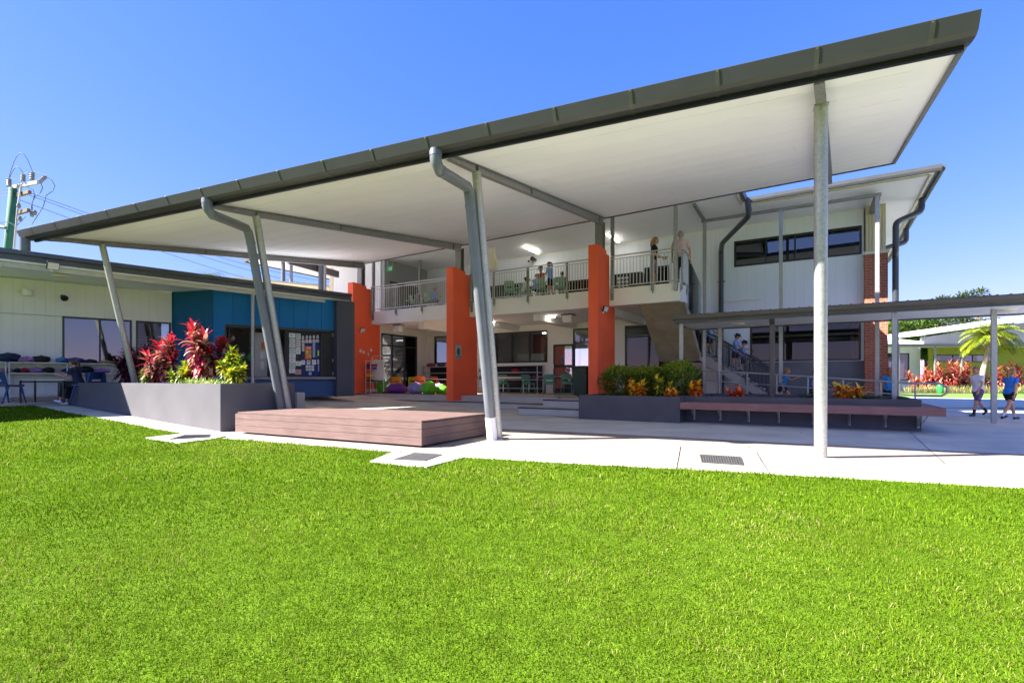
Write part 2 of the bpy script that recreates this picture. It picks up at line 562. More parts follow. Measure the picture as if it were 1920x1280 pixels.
# ------------------------------------------------------------------ the grass blades: one object of stuff
def grass_mat():
    m = bpy.data.materials.new('grass_blades')
    m.use_nodes = True
    n = m.node_tree.nodes; l = m.node_tree.links
    n.remove(n['Principled BSDF']); b = n.new('ShaderNodeBsdfDiffuse')
    at_ = n.new('ShaderNodeAttribute'); at_.attribute_name = 'tint'
    cr = n.new('ShaderNodeValToRGB')
    el = cr.color_ramp.elements
    el[0].position = 0; el[0].color = (.062, .142, .005, 1)
    el[1].position = .5; el[1].color = (.118, .215, .007, 1)
    e = el.new(.85); e.color = (.23, .305, .03, 1)
    e = el.new(1.0); e.color = (.35, .31, .12, 1)
    l.new(at_.outputs['Fac'], cr.inputs[0])
    geo = n.new('ShaderNodeNewGeometry')
    nz = n.new('ShaderNodeTexNoise'); nz.inputs['Scale'].default_value = 1.1; nz.inputs['Detail'].default_value = 5
    l.new(geo.outputs['Position'], nz.inputs['Vector'])
    mr = n.new('ShaderNodeMapRange'); mr.inputs[1].default_value = .3; mr.inputs[2].default_value = .7
    mr.inputs[3].default_value = .80; mr.inputs[4].default_value = 1.06
    l.new(nz.outputs['Fac'], mr.inputs[0])
    n3 = n.new('ShaderNodeTexNoise'); n3.inputs['Scale'].default_value = .33; n3.inputs['Detail'].default_value = 3
    l.new(geo.outputs['Position'], n3.inputs['Vector'])
    m3 = n.new('ShaderNodeMapRange'); m3.inputs[1].default_value = .35; m3.inputs[2].default_value = .68; m3.inputs[3].default_value = -.10; m3.inputs[4].default_value = .22
    l.new(n3.outputs['Fac'], m3.inputs[0])
    ad3 = n.new('ShaderNodeMath'); ad3.operation = 'ADD'; l.new(at_.outputs['Fac'], ad3.inputs[0]); l.new(m3.outputs[0], ad3.inputs[1]); l.new(ad3.outputs[0], cr.inputs[0])
    mu = n.new('ShaderNodeVectorMath'); mu.operation = 'SCALE'
    l.new(cr.outputs[0], mu.inputs[0]); l.new(mr.outputs[0], mu.inputs['Scale'])
    l.new(mu.outputs[0], b.inputs['Color'])
    tr = n.new('ShaderNodeBsdfTranslucent'); l.new(mu.outputs[0], tr.inputs[0])
    ms = n.new('ShaderNodeMixShader'); ms.inputs[0].default_value = .35
    l.new(b.outputs[0], ms.inputs[1]); l.new(tr.outputs[0], ms.inputs[2])
    l.new(ms.outputs[0], n['Material Output'].inputs[0])
    return m
rng = np.random.default_rng(3)
PADS = [[gp(*q) for q in pad] for pad in
        ([(271, 821.5), (337, 831), (398, 823.5), (412, 815), (352, 812)], [(693, 866), (735, 849), (870, 858.5), (800, 877)])]
def scatter(y0, y1, dens, spread):
    A = (y1 - y0) * 2 * (y1 * spread + 1.5)
    n = int(A * dens)
    y = rng.uniform(y0, y1, n); x = rng.uniform(-1, 1, n) * (y1 * spread + 1.5)
    k = (np.abs(x) < y * spread + 1.2) & (y < np.interp(x, EX, EY) + .005 + rng.normal(0, .015, n))
    x = x[k]; y = y[k]
    for pad in PADS:
        inside = np.zeros(len(x), bool); m_ = len(pad)
        for i in range(m_):
            x0_, y0_ = pad[i].x, pad[i].y; x1_, y1_ = pad[(i + 1) % m_].x, pad[(i + 1) % m_].y
            c = ((y0_ > y) != (y1_ > y)) & (x < (x1_ - x0_) * (y - y0_) / ((y1_ - y0_) + 1e-9) + x0_)
            inside ^= c
        x = x[~inside]; y = y[~inside]
    return x, y
px_, py_, ht, wd = [], [], [], []
for (y0, y1, dn, h_, w_) in ((.7, 2.2, 20000, .019, .0026), (2.2, 3.4, 12000, .021, .0033), (3.4, 5.0, 5200, .027, .0050), (5.0, 7.5, 2700, .029, .0080), (7.5, 10.5, 1300, .030, .0125), (10.5, 14.5, 650, .032, .02)):
    x, y = scatter(y0, y1, dn, 1.12)
    px_.append(x); py_.append(y); ht.append(np.full(len(x), h_)); wd.append(np.full(len(x), w_))
x = np.concatenate(px_); y = np.concatenate(py_); ht = np.concatenate(ht); wd = np.concatenate(wd)
N = len(x)
# clumps of taller and shorter grass
cl = (np.sin(x * 5.1 + 1.3 * np.sin(y * 3.7)) * np.cos(y * 4.3 + 1.7 * np.sin(x * 2.9)) + np.sin(x * 13 + y * 9) * .5)
tall = rng.random(N) < .04
ht = ht * (1 + .18 * cl) * rng.uniform(.55, 1.3, N) * np.where(tall, 1.5, 1.0)
wd = wd * np.where(tall, 1.25, 1.0)
p = np.stack([x - PC.x, y - PC.y], 1)
t = -(p @ np.array([e1.x, e1.y])); b = p @ np.array([e2.x, e2.y])
s_ = np.clip(t / 8.4, 0, 1); f_ = np.clip((b + 6) / 6, 0, 1); f_ = f_ * f_ * (3 - 2 * f_)
z = .40 * s_ * f_
ang = rng.uniform(0, 2 * np.pi, N); lean = rng.uniform(.1, 1.05, N) ** 1.2; la = rng.uniform(0, 2 * np.pi, N)
P0 = np.stack([x, y, z], 1)
sd = np.stack([np.cos(ang), np.sin(ang), np.zeros(N)], 1) * (wd / 2)[:, None]
mid = P0 + np.stack([np.cos(la) * lean * ht * .35, np.sin(la) * lean * ht * .35, ht * .62], 1)
tip = P0 + np.stack([np.cos(la) * lean * ht * 1.0, np.sin(la) * lean * ht * 1.0, ht * (1.05 - .35 * lean)], 1)
co = np.stack([P0 - sd, P0 + sd, mid + sd * .8, mid - sd * .8, tip], 1).reshape(-1, 3)
idx = np.arange(N) * 5
loops = np.stack([idx, idx + 1, idx + 2, idx + 3, idx + 3, idx + 2, idx + 4], 1).reshape(-1)
me = bpy.data.meshes.new('grass')
me.vertices.add(len(co)); me.vertices.foreach_set('co', co.reshape(-1).astype(np.float32))
me.loops.add(len(loops)); me.loops.foreach_set('vertex_index', loops.astype(np.int32))
me.polygons.add(2 * N)
ls = np.stack([np.arange(N) * 7, np.arange(N) * 7 + 4], 1).reshape(-1)
me.polygons.foreach_set('loop_start', ls.astype(np.int32))
me.update(calc_edges=True)
tint = np.clip(rng.beta(1.5, 1.9, N) * .9 + .08 * cl + np.where(tall, .18, 0), 0, .92)
patch = np.sin(x * 1.7 + 2.1 * np.sin(y * 1.3)) * np.cos(y * 2.3 - 1.1 * x) + .5 * np.sin(x * 4.1 - y * 3.3)
tint[rng.random(N) < .010 + .035 * np.clip(patch - .55, 0, 1)] = 1.0
a_ = me.attributes.new('tint', 'FLOAT', 'POINT')
a_.data.foreach_set('value', np.repeat(tint, 5).astype(np.float32))
me.materials.append(grass_mat())
o = bpy.data.objects.new('grass', me); COL.objects.link(o)
tag(o, 'bright green mown grass blades covering the whole lawn', 'grass', kind='stuff')
del co, loops, mid, tip, sd, P0

# ------------------------------------------------------------------ drain grates
def drain(label, pad_px, grate_px, bars, off, mpad):
    pts = [gp(*q) for q in pad_px]
    c = sum(pts, V()) / len(pts)
    t_ = thing('drain', label, 'drain', (c.x, c.y, c.z), group='drains along the lawn edge')
    mb = MB()
    top = [q + V((0, 0, off)) for q in pts]
    mb.prism(list(reversed(top)), (0, 0, -.05))
    if mpad: mb.build('concrete_surround', mpad, t_)
    G = [gp(*q) + V((0, 0, off + .002)) for q in grate_px]
    mb = MB(); mb.prism(list(reversed(G)), (0, 0, -.003)); mb.build('pit_shade', M_nose, t_)  # flat black sheet stands in for the shaded depth below the grate
    mb = MB()
    nb, nc = bars
    for i in range(nb + 1):
        u = i / nb
        mb.bar(G[0].lerp(G[1], u) + V((0, 0, .006)), G[3].lerp(G[2], u) + V((0, 0, .004)), .009, .008)
    for i in range(nc + 1):
        u = i / nc
        mb.bar(G[0].lerp(G[3], u) + V((0, 0, .005)), G[1].lerp(G[2], u) + V((0, 0, .0035)), .009, .007)
    mb.build('grate', mat('grate_steel', (.10, .10, .105), .5, .3, .1, 9), t_)
M_pad = mat('drain_pad', (.42, .395, .365), .9, 0, .1, 5, bump=.15, bscale=90)
drain('steel grate in pale concrete pad that juts into the lawn before the timber stage', [(693, 867), (735, 850), (872, 859), (800, 878)], [(739, 864.5), (776, 852.5), (829, 855.5), (797, 867)], (12, 2), .02, M_pad)
drain('worn grate in white concrete corner pad beside the tall grey planter', [(271, 822.5), (352, 813), (425, 818), (398, 824.5), (337, 832)], [(318, 826), (345, 818), (395, 817), (392, 822)], (14, 1), .02, M_pad)
drain('square mesh grate set in the beige path bay before the bench', [(1310, 853), (1390, 856), (1396, 873), (1313, 868)], [(1312.5, 853), (1388, 857.5), (1393, 871.5), (1316, 866.5)], (16, 6), .002, None)

# ------------------------------------------------------------------ terrace and steps
TZ = .40
mb = MB()
terr = [F(8.3, 2.35), F(8.3, 14.5), F(-30, 14.5), W(-9, 6), W(-9, -2.2), W(-1.35, -1.72), V((-12.25, 13.9, 0)), V((-6.6, 11.6, 0)), V((-7.5, 18.15, 0)), F(-11.1, .55), F(-1.2, .55), F(-1.2, .45), F(1.0, .45), F(1.0, .95), F(3.0, .95), F(3.0, 2.35)]
terr = [V((p.x, p.y, TZ - .5)) for p in terr]
mb.prism(list(reversed(terr)), (0, 0, .5))
M_terr = mat('terrace_concrete', (.50, .44, .36), .75, 0, .12, 1.3, bump=.1, bscale=100, spec=.35, detail=8)
tag(mb.build('terrace', M_terr), kind='structure')
st = thing('steps', 'wide grey concrete steps with black nosings up to the terrace', 'steps', F(-4, -.3))
mb = MB(); nz = MB()
low = [V((-7.2, 17.35, 0)), F(-10.25, -.32), F(-1.13, -.32), F(-1.13, -2.48), F(.965, -2.48)]
mb.prism([V((p.x, p.y, .0)) for p in low + [F(.965, .44), F(-1.21, .44), F(-1.21, .54), F(-11.08, .54), V((-7.49, 18.1, 0))]], (0, 0, .2))
up_ = [F(-.70, .44), F(-.70, -1.75), F(.965, -1.75), F(.965, .44)]
mb.prism([V((p.x, p.y, .203)) for p in up_], (0, 0, .197))
mb.box(F, -11.0, -1.3, .49, .545, .2, .398)
mb.build('tread', M_riser, st)
def nosing(pts, z):
    for p, q in zip(pts[:-1], pts[1:]):
        d = (q - p).normalized(); s2 = V((d.y, -d.x, 0))
        a = V((p.x, p.y, z)); b = V((q.x, q.y, z))
        nz.add([a + s2 * .006, b + s2 * .006, b - s2 * .055, a - s2 * .055, a + s2 * .006 - V((0, 0, .032)), b + s2 * .006 - V((0, 0, .032)), b - s2 * .055 - V((0, 0, .002)), a - s2 * .055 - V((0, 0, .002))],
               [(0, 1, 2, 3), (4, 5, 1, 0), (1, 5, 6, 2), (3, 7, 4, 0)])
nosing(low, .205)
nosing([V((-7.5, 18.15, 0)), F(-11.0, .5), F(-.70, .5), F(-.70, -1.75), F(.965, -1.75)], .405)
nz.build('nosing', M_nose, st)
# ramp beside the terrace
mb = MB()
mb.add([F(3, .95, -.05), F(8.3, .95, -.05), F(8.3, 2.33, -.05), F(3, 2.33, -.05), F(3, .95, TZ - .004), F(8.3, .95, .004), F(8.3, 2.33, .004), F(3, 2.33, TZ - .004)],
       [(0, 1, 5, 4), (1, 2, 6, 5), (2, 3, 7, 6), (3, 0, 4, 7), (4, 5, 6, 7)])
tag(mb.build('ramp', M_conc), kind='structure')

# ------------------------------------------------------------------ stage
S_A = V((-5.16, 9.62, 0)); S_B = V((-1.34, 7.57, 0)); su = (S_B - S_A).normalized(); sv = V((-su.y, su.x, 0)); SL = (S_B - S_A).length; SD = 1.9
def S(a, b, z=0): return S_A + su * a + sv * b + V((0, 0, z))
M_deck = mat('pink_brown_composite_board', (.142, .090, .081), .75, 0, .12, 3, bump=.15, bscale=40, spec=.3)
def streaky(m, d, sc=60):
    n = m.node_tree.nodes; l = m.node_tree.links
    geo = n.new('ShaderNodeNewGeometry')
    dt = n.new('ShaderNodeVectorMath'); dt.operation = 'DOT_PRODUCT'; dt.inputs[1].default_value = d
    dp = n.new('ShaderNodeVectorMath'); dp.operation = 'DOT_PRODUCT'; dp.inputs[1].default_value = (-d[1], d[0], 0)
    sp = n.new('ShaderNodeSeparateXYZ'); l.new(geo.outputs['Position'], sp.inputs[0])
    l.new(geo.outputs['Position'], dt.inputs[0]); l.new(geo.outputs['Position'], dp.inputs[0])
    cm = n.new('ShaderNodeCombineXYZ')
    ml = n.new('ShaderNodeMath'); ml.operation = 'MULTIPLY'; ml.inputs[1].default_value = .05
    l.new(dt.outputs['Value'], ml.inputs[0]); l.new(ml.outputs[0], cm.inputs[0]); l.new(dp.outputs['Value'], cm.inputs[1]); l.new(sp.outputs[2], cm.inputs[2])
    nz_ = n.new('ShaderNodeTexNoise'); nz_.inputs['Scale'].default_value = sc; l.new(cm.outputs[0], nz_.inputs['Vector'])
    b = n['Principled BSDF']; src = b.inputs['Base Color'].links[0].from_socket
    mx = n.new('ShaderNodeVectorMath'); mx.operation = 'SCALE'
    mr = n.new('ShaderNodeMapRange'); mr.inputs[1].default_value = .3; mr.inputs[2].default_value = .7; mr.inputs[3].default_value = .84; mr.inputs[4].default_value = 1.13
    l.new(nz_.outputs['Fac'], mr.inputs[0]); l.new(src, mx.inputs[0]); l.new(mr.outputs[0], mx.inputs['Scale']); l.new(mx.outputs[0], b.inputs['Base Color'])
streaky(M_deck, (su.x, su.y, 0))
stg = thing('stage', 'low pink brown timber stage on the paving beside the lawn', 'stage', S(SL / 2, SD / 2))
mb = MB(); mb.box(S, .04, SL - .04, .04, SD - .04, .03, .355); mb.build('frame', M_nose, stg)
mb = MB(); nb = 14
for i in range(nb):
    b0 = .0 + i * SD / nb
    mb.box(S, .0, SL, b0 + .003, b0 + SD / nb - .003, .36, .388)
mb.build('deck_board', M_deck, stg, bevel=.002)
for k in range(3):
    z0 = .022 + k * .122; z1 = z0 + .117
    if k == 2: z1 = .357
    for nm, arg in (('front', (-.024, SL + .024, -.026, 0)), ('side', (SL, SL + .024, .0, SD)), ('left', (-.024, 0, 0, SD)), ('back', (-.024, SL + .024, SD, SD + .024))):
        mb = MB(); mb.box(S, *arg, z0, z1); mb.build('fascia_board', M_deck, stg, bevel=.002)
for k in range(3):
    for u in (.03, SL * .33, SL * .66, SL - .05):
        for dz in (.03, .09):
            c = S(u, -.027, .022 + k * .122 + dz); mb = MB()
            mb.box(lambda a, b, z: c + su * a + sv * b + V((0, 0, z)), -.004, .004, -.001, .002, -.004, .004)
            mb.build('screw', M_screw, stg)
# ------------------------------------------------------------------ the big canopy
FL = V((-10.75, 11.55, 4.17)); FR = V((4.28, 4.86, 4.19)); BL = V((-6.45, 22.3, 6.04)); BR = V((9.40, 12.62, 6.33))
def CN(s, t, dz=0):
    return FL.lerp(FR, s).lerp(BL.lerp(BR, s), t) + V((0, 0, dz))
can = thing('canopy', 'huge white canopy with charcoal gutter on leaning steel posts above the paved court', 'canopy', (-2, 10, 0))
def sheet(mb, dz, n=12, flip=False, s0=0, s1=1, t0=0, t1=1):
    vs = []; fs = []
    for i in range(n + 1):
        for j in range(n + 1):
            vs.append(CN(s0 + (s1 - s0) * i / n, t0 + (t1 - t0) * j / n, dz))
    for i in range(n):
        for j in range(n):
            a = i * (n + 1) + j; f = (a, a + 1, a + n + 2, a + n + 1)
            fs.append(f[::-1] if flip else f)
    mb.add(vs, fs)
mb = MB(); sheet(mb, 0); mb.build('soffit', M_soffit, can)
mb = MB(); sheet(mb, .10, flip=True); mb.build('roof_sheet', M_roofm, can)
mb = MB()
def edge_bar(mb, p, q, w_, h_, off):
    mb.bar(p + off, q + off, w_, h_)
edge_bar(mb, CN(1, 0), CN(1, 1), .05, .15, V((.02, 0, .045)))
edge_bar(mb, CN(0, 0), CN(0, 1), .05, .15, V((-.02, 0, .045)))
edge_bar(mb, CN(0, 1), CN(1, 1), .05, .14, V((0, .02, .045)))
mb.build('fascia', M_char, can)
# thin joints between ceiling sheets
mb = MB()
for i in range(1, 14):
    t = i / 14
    for s0, s1 in ((.02, .98),):
        pts = [CN(s0 + (s1 - s0) * k / 20, t, -.0015) for k in range(21)]
        for p, q in zip(pts[:-1], pts[1:]):
            mb.bar(p, q, .008, .003)
for s, t0, t1 in ((.62, .14, .214), (.66, .286, .357), (.70, .5, .571), (.74, .714, .786), (.9, .43, .5), (.3, .36, .43), (.4, .57, .64), (.2, .5, .57)):
    mb.bar(CN(s, t0, -.0015), CN(s, t1, -.0015), .008, .003)
mb.build('soffit_joint', M_soffit_j, can)
# gutter
gd = (FR - FL).normalized(); go = V((gd.y, -gd.x, 0)).normalized()
G0 = FL - gd * .18; G1 = FR + gd * .05
prof = [(-.02, -.030), (.07, -.040), (.150, -.036), (.200, -.008), (.270, .130), (.258, .140), (.246, .125), (0, .12)]
mb = MB()
vs = [p + go * a + V((0, 0, b)) for p in (G0, G1) for a, b in prof]
n = len(prof); fs = [tuple(range(n)), tuple(range(2 * n - 1, n - 1, -1))] + [((i + 1) % n, i, n + i, n + (i + 1) % n) for i in range(n)]
mb.add(vs, fs)
gut = mb.build('gutter', M_gutter, can)
M_strap = mat('gutter_strap', '#444444', .35, .2, .1, 8)
L = (G1 - G0).length
for k in range(18):
    c = G0 + gd * (.55 + k * (L - .9) / 17)
    mb = MB()
    pr = prof[:6]
    vs = []
    for dd in (-.022, .022):
        for i, (a, b) in enumerate(pr):
            vs.append(c + gd * dd + go * (a + .004 * (1 if i > 1 else 0)) + V((0, 0, b - .004 * (1 if i < 5 else -1))))
    m_ = len(pr)
    mb.add(vs, [(i, i + 1, m_ + i + 1, m_ + i) for i in range(m_ - 1)])
    mb.ell(c + go * .262 + V((0, 0, .118)), .009, 8, 5, mi=1)
    mb.build('strap', [M_strap, M_galv], gut)
mb = MB()
mb.bar(FL + go * .0 + V((0, 0, -.045)), FR + V((0, 0, -.045)), .05, .07)
mb.build('eave_trim', M_frame, can)
# posts, beams and downpipes
lean = V((-.5153, -.857, 0))
PB = [V((-9.52, 13.1, .40)), V((-4.72, 10.95, 0)), V((-.225, 8.65, 0)), V((3.99, 6.62, 0))]
PT = [V((-9.93, 12.4, 4.27)), V((-5.13, 10.26, 4.27)), V((-.565, 8.08, 4.27)), V((3.65, 6.05, 4.23))]
BE = [at(682, 22.0), at(866, 19.4), at(1134, 16.6), V((8.2, 13.2, 0))]
for i in range(4):
    b, t = PB[i], PT[i]
    d = (t - b).normalized()
    mb = MB(); mb.tube([b - V((0, 0, .02)), t], .071 if i < 3 else .074, 24, mi=0)
    mb.build('post', M_galv, can, smooth=True, angle=40)
    if i == 3:
        mb = MB(); mb.box(lambda x, y, z: t + gd * x + go * y + V((0, 0, z)), -.075, .075, -.075, .075, -.02, .0)
        mb.build('cap_plate', M_galv, can)
    # solve position of beam on the ceiling plane
    def ceil_z(p):
        # invert bilinear patch by Newton
        s, u = .5, .5
        for _ in range(30):
            q = CN(s, u); e = p - q
            ds = (CN(s + .001, u) - q) / .001; du = (CN(s, u + .001) - q) / .001
            det = ds.x * du.y - ds.y * du.x
            s += (e.x * du.y - e.y * du.x) / det; u += (ds.x * e.y - ds.y * e.x) / det
        return CN(s, u).z, s, u
    be = BE[i].copy(); 
    dirh = V((be.x - t.x, be.y - t.y, 0)); 
    dn = dirh.normalized()
    # front end of the beam reaches to the gutter
    f = V((t.x, t.y, 0)); k = 0
    while ceil_z(f)[2] > .012 and k < 400:
        f = f - dn * .01; k += 1
    zf, ztp, zb = ceil_z(f)[0], ceil_z(V((t.x, t.y, 0)))[0], None
    e_ = be.copy()
    k = 0
    while ceil_z(e_)[2] > .985 and k < 300:
        e_ = e_ - dn * .01; k += 1
    zb = ceil_z(e_)[0]
    p0 = V((f.x, f.y, zf - .010)); p1 = V((t.x, t.y, ztp - .006)); p2 = V((e_.x, e_.y, zb - .012))
    H_ = max(.12, ztp - t.z) if i != 3 else .14
    hb = .24
    mb = MB()
    sdv = V((dn.y, -dn.x, 0))
    def plate(q0, q1, wdt, za0, za1, zb0, zb1):
        vs = []
        for q, z0, z1 in ((q0, za0, za1), (q1, zb0, zb1)):
            for a in (-wdt / 2, wdt / 2):
                vs.append(q + sdv * a + V((0, 0, z0))); vs.append(q + sdv * a + V((0, 0, z1)))
        mb.add(vs, [(0, 2, 3, 1), (4, 5, 7, 6), (0, 1, 5, 4), (2, 6, 7, 3), (1, 3, 7, 5), (0, 4, 6, 2)])
    hh = [.07, H_, hb]
    pa = p1 + (p2 - p1) * .02
    segs = [(p0, p1, hh[0], H_), (p1, p2, H_, hb)]
    for q0, q1, h0, h1 in segs:
        plate(q0, q1, .10, -.010, 0, -.010, 0)
        plate(q0, q1, .012, -h0 + .008, -.011, -h1 + .008, -.011)
        plate(q0, q1, .10, -h0 - .002, -h0 + .008, -h1 - .002, -h1 + .008)
    for u in (0.0, .27, .93):
        q = p1.lerp(p2, u); h_ = H_ + (hb - H_) * u
        for sg in (-1, 1):
            plate(q + sdv * sg * .028 - dn * .005, q + sdv * sg * .028 + dn * .005, .04, -h_ + .009, -.012, -h_ + .009, -.012)
    mb.build('beam', M_beam, can)
    # downpipe from gutter beside the post
    if i in (1, 2):
        off = gd * -.06
        gp_ = t + off
        # the outlet in the gutter, set back towards the post
        rr_ = ((388, 817)[i - 1] - 960) / 960; gl = FL + go * .13
        tt_ = (rr_ * gl.y - gl.x) / (gd.x - rr_ * gd.y)
        ga = gl + gd * tt_; ga.z = 0
        r = .082
        a0 = V((ga.x, ga.y, 4.18)); a1 = a0 - V((0, 0, .14))
        j = V((t.x, t.y, 0)) + off + V((0, 0, 3.98)) + go * .13
        low_ = b + off * .9 + go * .155
        pts = [a0, a1, a1 - V((0, 0, .05)) - go * .03, a1 - V((0, 0, .11)) - go * .09]
        dj = (j - pts[-1])
        pts += [pts[-1] + dj * .5, pts[-1] + dj * .93]
        dd2 = (V((low_.x, low_.y, b.z + .10)) - j)
        pts += [pts[-1] + dj * .07 - V((0, 0, .06)), j + dd2 * .06, j + dd2 * .12, j + dd2 * .6, j + dd2]
        mb = MB(); mb.tube(pts, r, 20)
        dp = mb.build('downpipe', M_pipe, can, smooth=True, angle=50)
        for q, q2 in ((pts[0] - V((0, 0, .02)), pts[1]), (pts[3], pts[3] + dj * .05), (pts[7], pts[8])):
            mb = MB()
            mb.tube([q, q + (q2 - q).normalized() * .07], r + .006, 20)
            mb.build('pipe_collar', M_pipe, dp, smooth=True, angle=50)
        mb = MB(); q = j + dd2 * .93; mb.tube([q, j + dd2 * 1.03, j + dd2 * 1.03 + go * .03 - V((0, 0, .06))], [r + .004, r + .004, r + .002], 20)
        mb.build('pipe_shoe', M_whitep if i == 2 else M_pipe, dp, smooth=True, angle=50)
        mb = MB()
        mb.box(lambda x, y, z: V((b.x, b.y, b.z)) + gd * x + go * y + V((0, 0, z)), -.13, .13, -.13, .13, -.005, .012)
        mb.build('base_plate', M_galv, can)
# short downpipe at the far left end, standing on the wing roof
c = at(46, 11.55)
mb = MB(); mb.tube([V((c.x + .1, c.y - .1, 4.15)), V((c.x + .1, c.y - .1, 3.86))], .10, 20)
mb.build('downpipe', M_pipe, can, smooth=True, angle=40)

# ------------------------------------------------------------------ main two-storey building
FZ = 3.99; CZ = 6.50
bld = thing('school_building', 'two storey white school building with orange red fin pillars and open veranda', 'school', F(-2, 5))
def box_part(name, m_, parent, P, *arg, bevel=0):
    mb = MB(); mb.box(P, *arg); return mb.build(name, m_, parent, bevel=bevel)
# pillars
PIL = [(0.0, 5.24), (-5.67, 5.17), (-11.0, 5.12)]
for a, zt in PIL:
    z0 = .2 if a > -10 else .4
    mb = MB()
    w_ = .32
    mb.box(F, a, a + w_, 0, .42, z0, zt)
    mb.box(F, a + .0, a + w_, .42, .75, z0, zt - .05)
    mb.box(F, a, a + w_, .75, 1.02, z0, zt - .16)
    mb.box(F, a, a + w_, 1.02, 1.55, z0, 3.42)
    pl = mb.build('pillar', M_red, bld)
    mb = MB()
    # H section stub that carries the canopy beam, and a square post for the balcony roof
    c = (a + .16, .60)
    mb.box(F, c[0] - .13, c[0] + .13, c[1] - .11, c[1] - .095, zt - .052, 6.0 + (.0 if a < -1 else .1))
    mb.box(F, c[0] - .13, c[0] + .13, c[1] + .095, c[1] + .11, zt - .052, 6.0 + (.0 if a < -1 else .1))
    mb.box(F, c[0] - .006, c[0] + .006, c[1] - .095, c[1] + .095, zt - .052, 6.0 + (.0 if a < -1 else .1))
    mb.build('stub_column', M_beam, bld)
    box_part('veranda_post', M_beam, bld, F, a + .36, a + .46, 1.03, 1.13, 3.6, CZ)
# balcony slab
mb = MB()
mb.box(F, -10.99, 2.585, 1.05, 4.9, 3.42, FZ)
mb.build('balcony_slab', M_render, bld)
box_part('balcony_floor', M_terr, bld, F, -10.9, 2.5, 1.15, 4.85, FZ + .001, FZ + .012)
# downstand beams under the slab
for a in (-8.3, -5.5, -2.7, .17):
    box_part('ceiling_beam', M_white, bld, F, a - .15, a + .15, 1.6, 4.88, 3.17, 3.418)
# railing
def railing(P, a0, a1, b, z, h, posts, name='railing', parent=None, axis='a', face=.06, pitch=.105):
    """steel balustrade: rails and bars in one piece, each post a piece of its own"""
    def Q(t, n_, zz):
        return P(t, b - n_, zz) if axis == 'a' else P(b + n_, t, zz)
    mb = MB()
    mb.tube([Q(a0, face, z + h), Q(a1, face, z + h)], .024, 8)
    mb.bar(Q(a0, face, z + h - .10), Q(a1, face, z + h - .10), .02, .03)
    mb.bar(Q(a0, face, z + .06), Q(a1, face, z + .06), .02, .035)
    nb = int(abs(a1 - a0) / pitch)
    for i in range(1, nb):
        t = a0 + (a1 - a0) * i / nb
        mb.bar(Q(t, face, z + .06), Q(t, face, z + h - .10), .022, .022)
    r = mb.build(name, M_rail, parent)
    for t in posts:
        mb = MB()
        for dt in (-.018, .018):
            mb.bar(Q(t + dt, face - .005, z - .20), Q(t + dt, face - .005, z + h - .02), .010, .055)
        mb.bar(Q(t, face - .045, z - .27), Q(t, face - .045, z - .08), .11, .012)
        mb.build('railing_post', M_beam, r)
    return r
M_rail = galv_mat('rail_steel', .50, .45)
railing(F, -10.66, -5.72, 1.05, FZ, 1.05, [-10.6, -9.2, -7.75, -6.3], parent=bld)
railing(F, -5.33, -.05, 1.05, FZ, 1.05, [-5.28, -4.2, -2.75, -1.2], parent=bld)
railing(F, .38, 2.56, 1.05, FZ, 1.05, [.44, 1.75, 2.5], parent=bld)
railing(F, 1.1, 2.0, 2.585, FZ, 1.05, [1.15, 1.95], parent=bld, axis='b', face=.05)
# glass screen that follows the stair
mb = MB(); P_ = [F(2.64, 2.0, FZ + .9), F(2.64, 4.0, FZ + .35), F(2.64, 4.0, 2.6), F(2.64, 2.0, 3.3)]
mb.prism(P_, e1 * .02); mb.build('glass_screen', glass_mat('screen_glass', (.75, .84, .84), .10, .1), bld)

# ---- walls with openings
def wall(name, P, a0, a1, b0, b1, z0, z1, ops, m_, parent):
    mb = MB(); cur = a0
    for (o0, o1, s, h) in sorted(ops):
        if o0 > cur: mb.box(P, cur, o0, b0, b1, z0, z1)
        if s > z0: mb.box(P, o0, o1, b0, b1, z0, s)
        if h < z1: mb.box(P, o0, o1, b0, b1, h, z1)
        cur = o1
    if cur < a1: mb.box(P, cur, a1, b0, b1, z0, z1)
    return mb.build(name, m_, parent)
def window(P, a0, a1, b, z0, z1, muls=(), parent=None, glass=None, fw=.06, dep=.08, transom=None, name='window', out=-1):
    """frame (part) with its pane (sub-part); P(a, b, z), b grows into the building"""
    mb = MB()
    y0, y1 = (b - .02, b + dep)
    mb.box(P, a0, a0 + fw, y0, y1, z0, z1); mb.box(P, a1 - fw, a1, y0, y1, z0, z1)
    mb.box(P, a0 + fw, a1 - fw, y0, y1, z0, z0 + fw); mb.box(P, a0 + fw, a1 - fw, y0, y1, z1 - fw, z1)
    for m_ in muls:
        mb.box(P, m_ - fw * .42, m_ + fw * .42, y0 + .004, y1 - .004, z0 + fw, z1 - fw)
    if transom:
        mb.box(P, a0 + fw, a1 - fw, y0 + .008, y1 - .008, transom - .03, transom + .03)
    f = mb.build(name, M_frame, parent)
    mb = MB(); mb.box(P, a0 + fw * .9, a1 - fw * .9, b + .025, b + .031, z0 + fw * .9, z1 - fw * .9)
    mb.build('pane', glass or M_glass, f)
    return f
GZ = 3.15
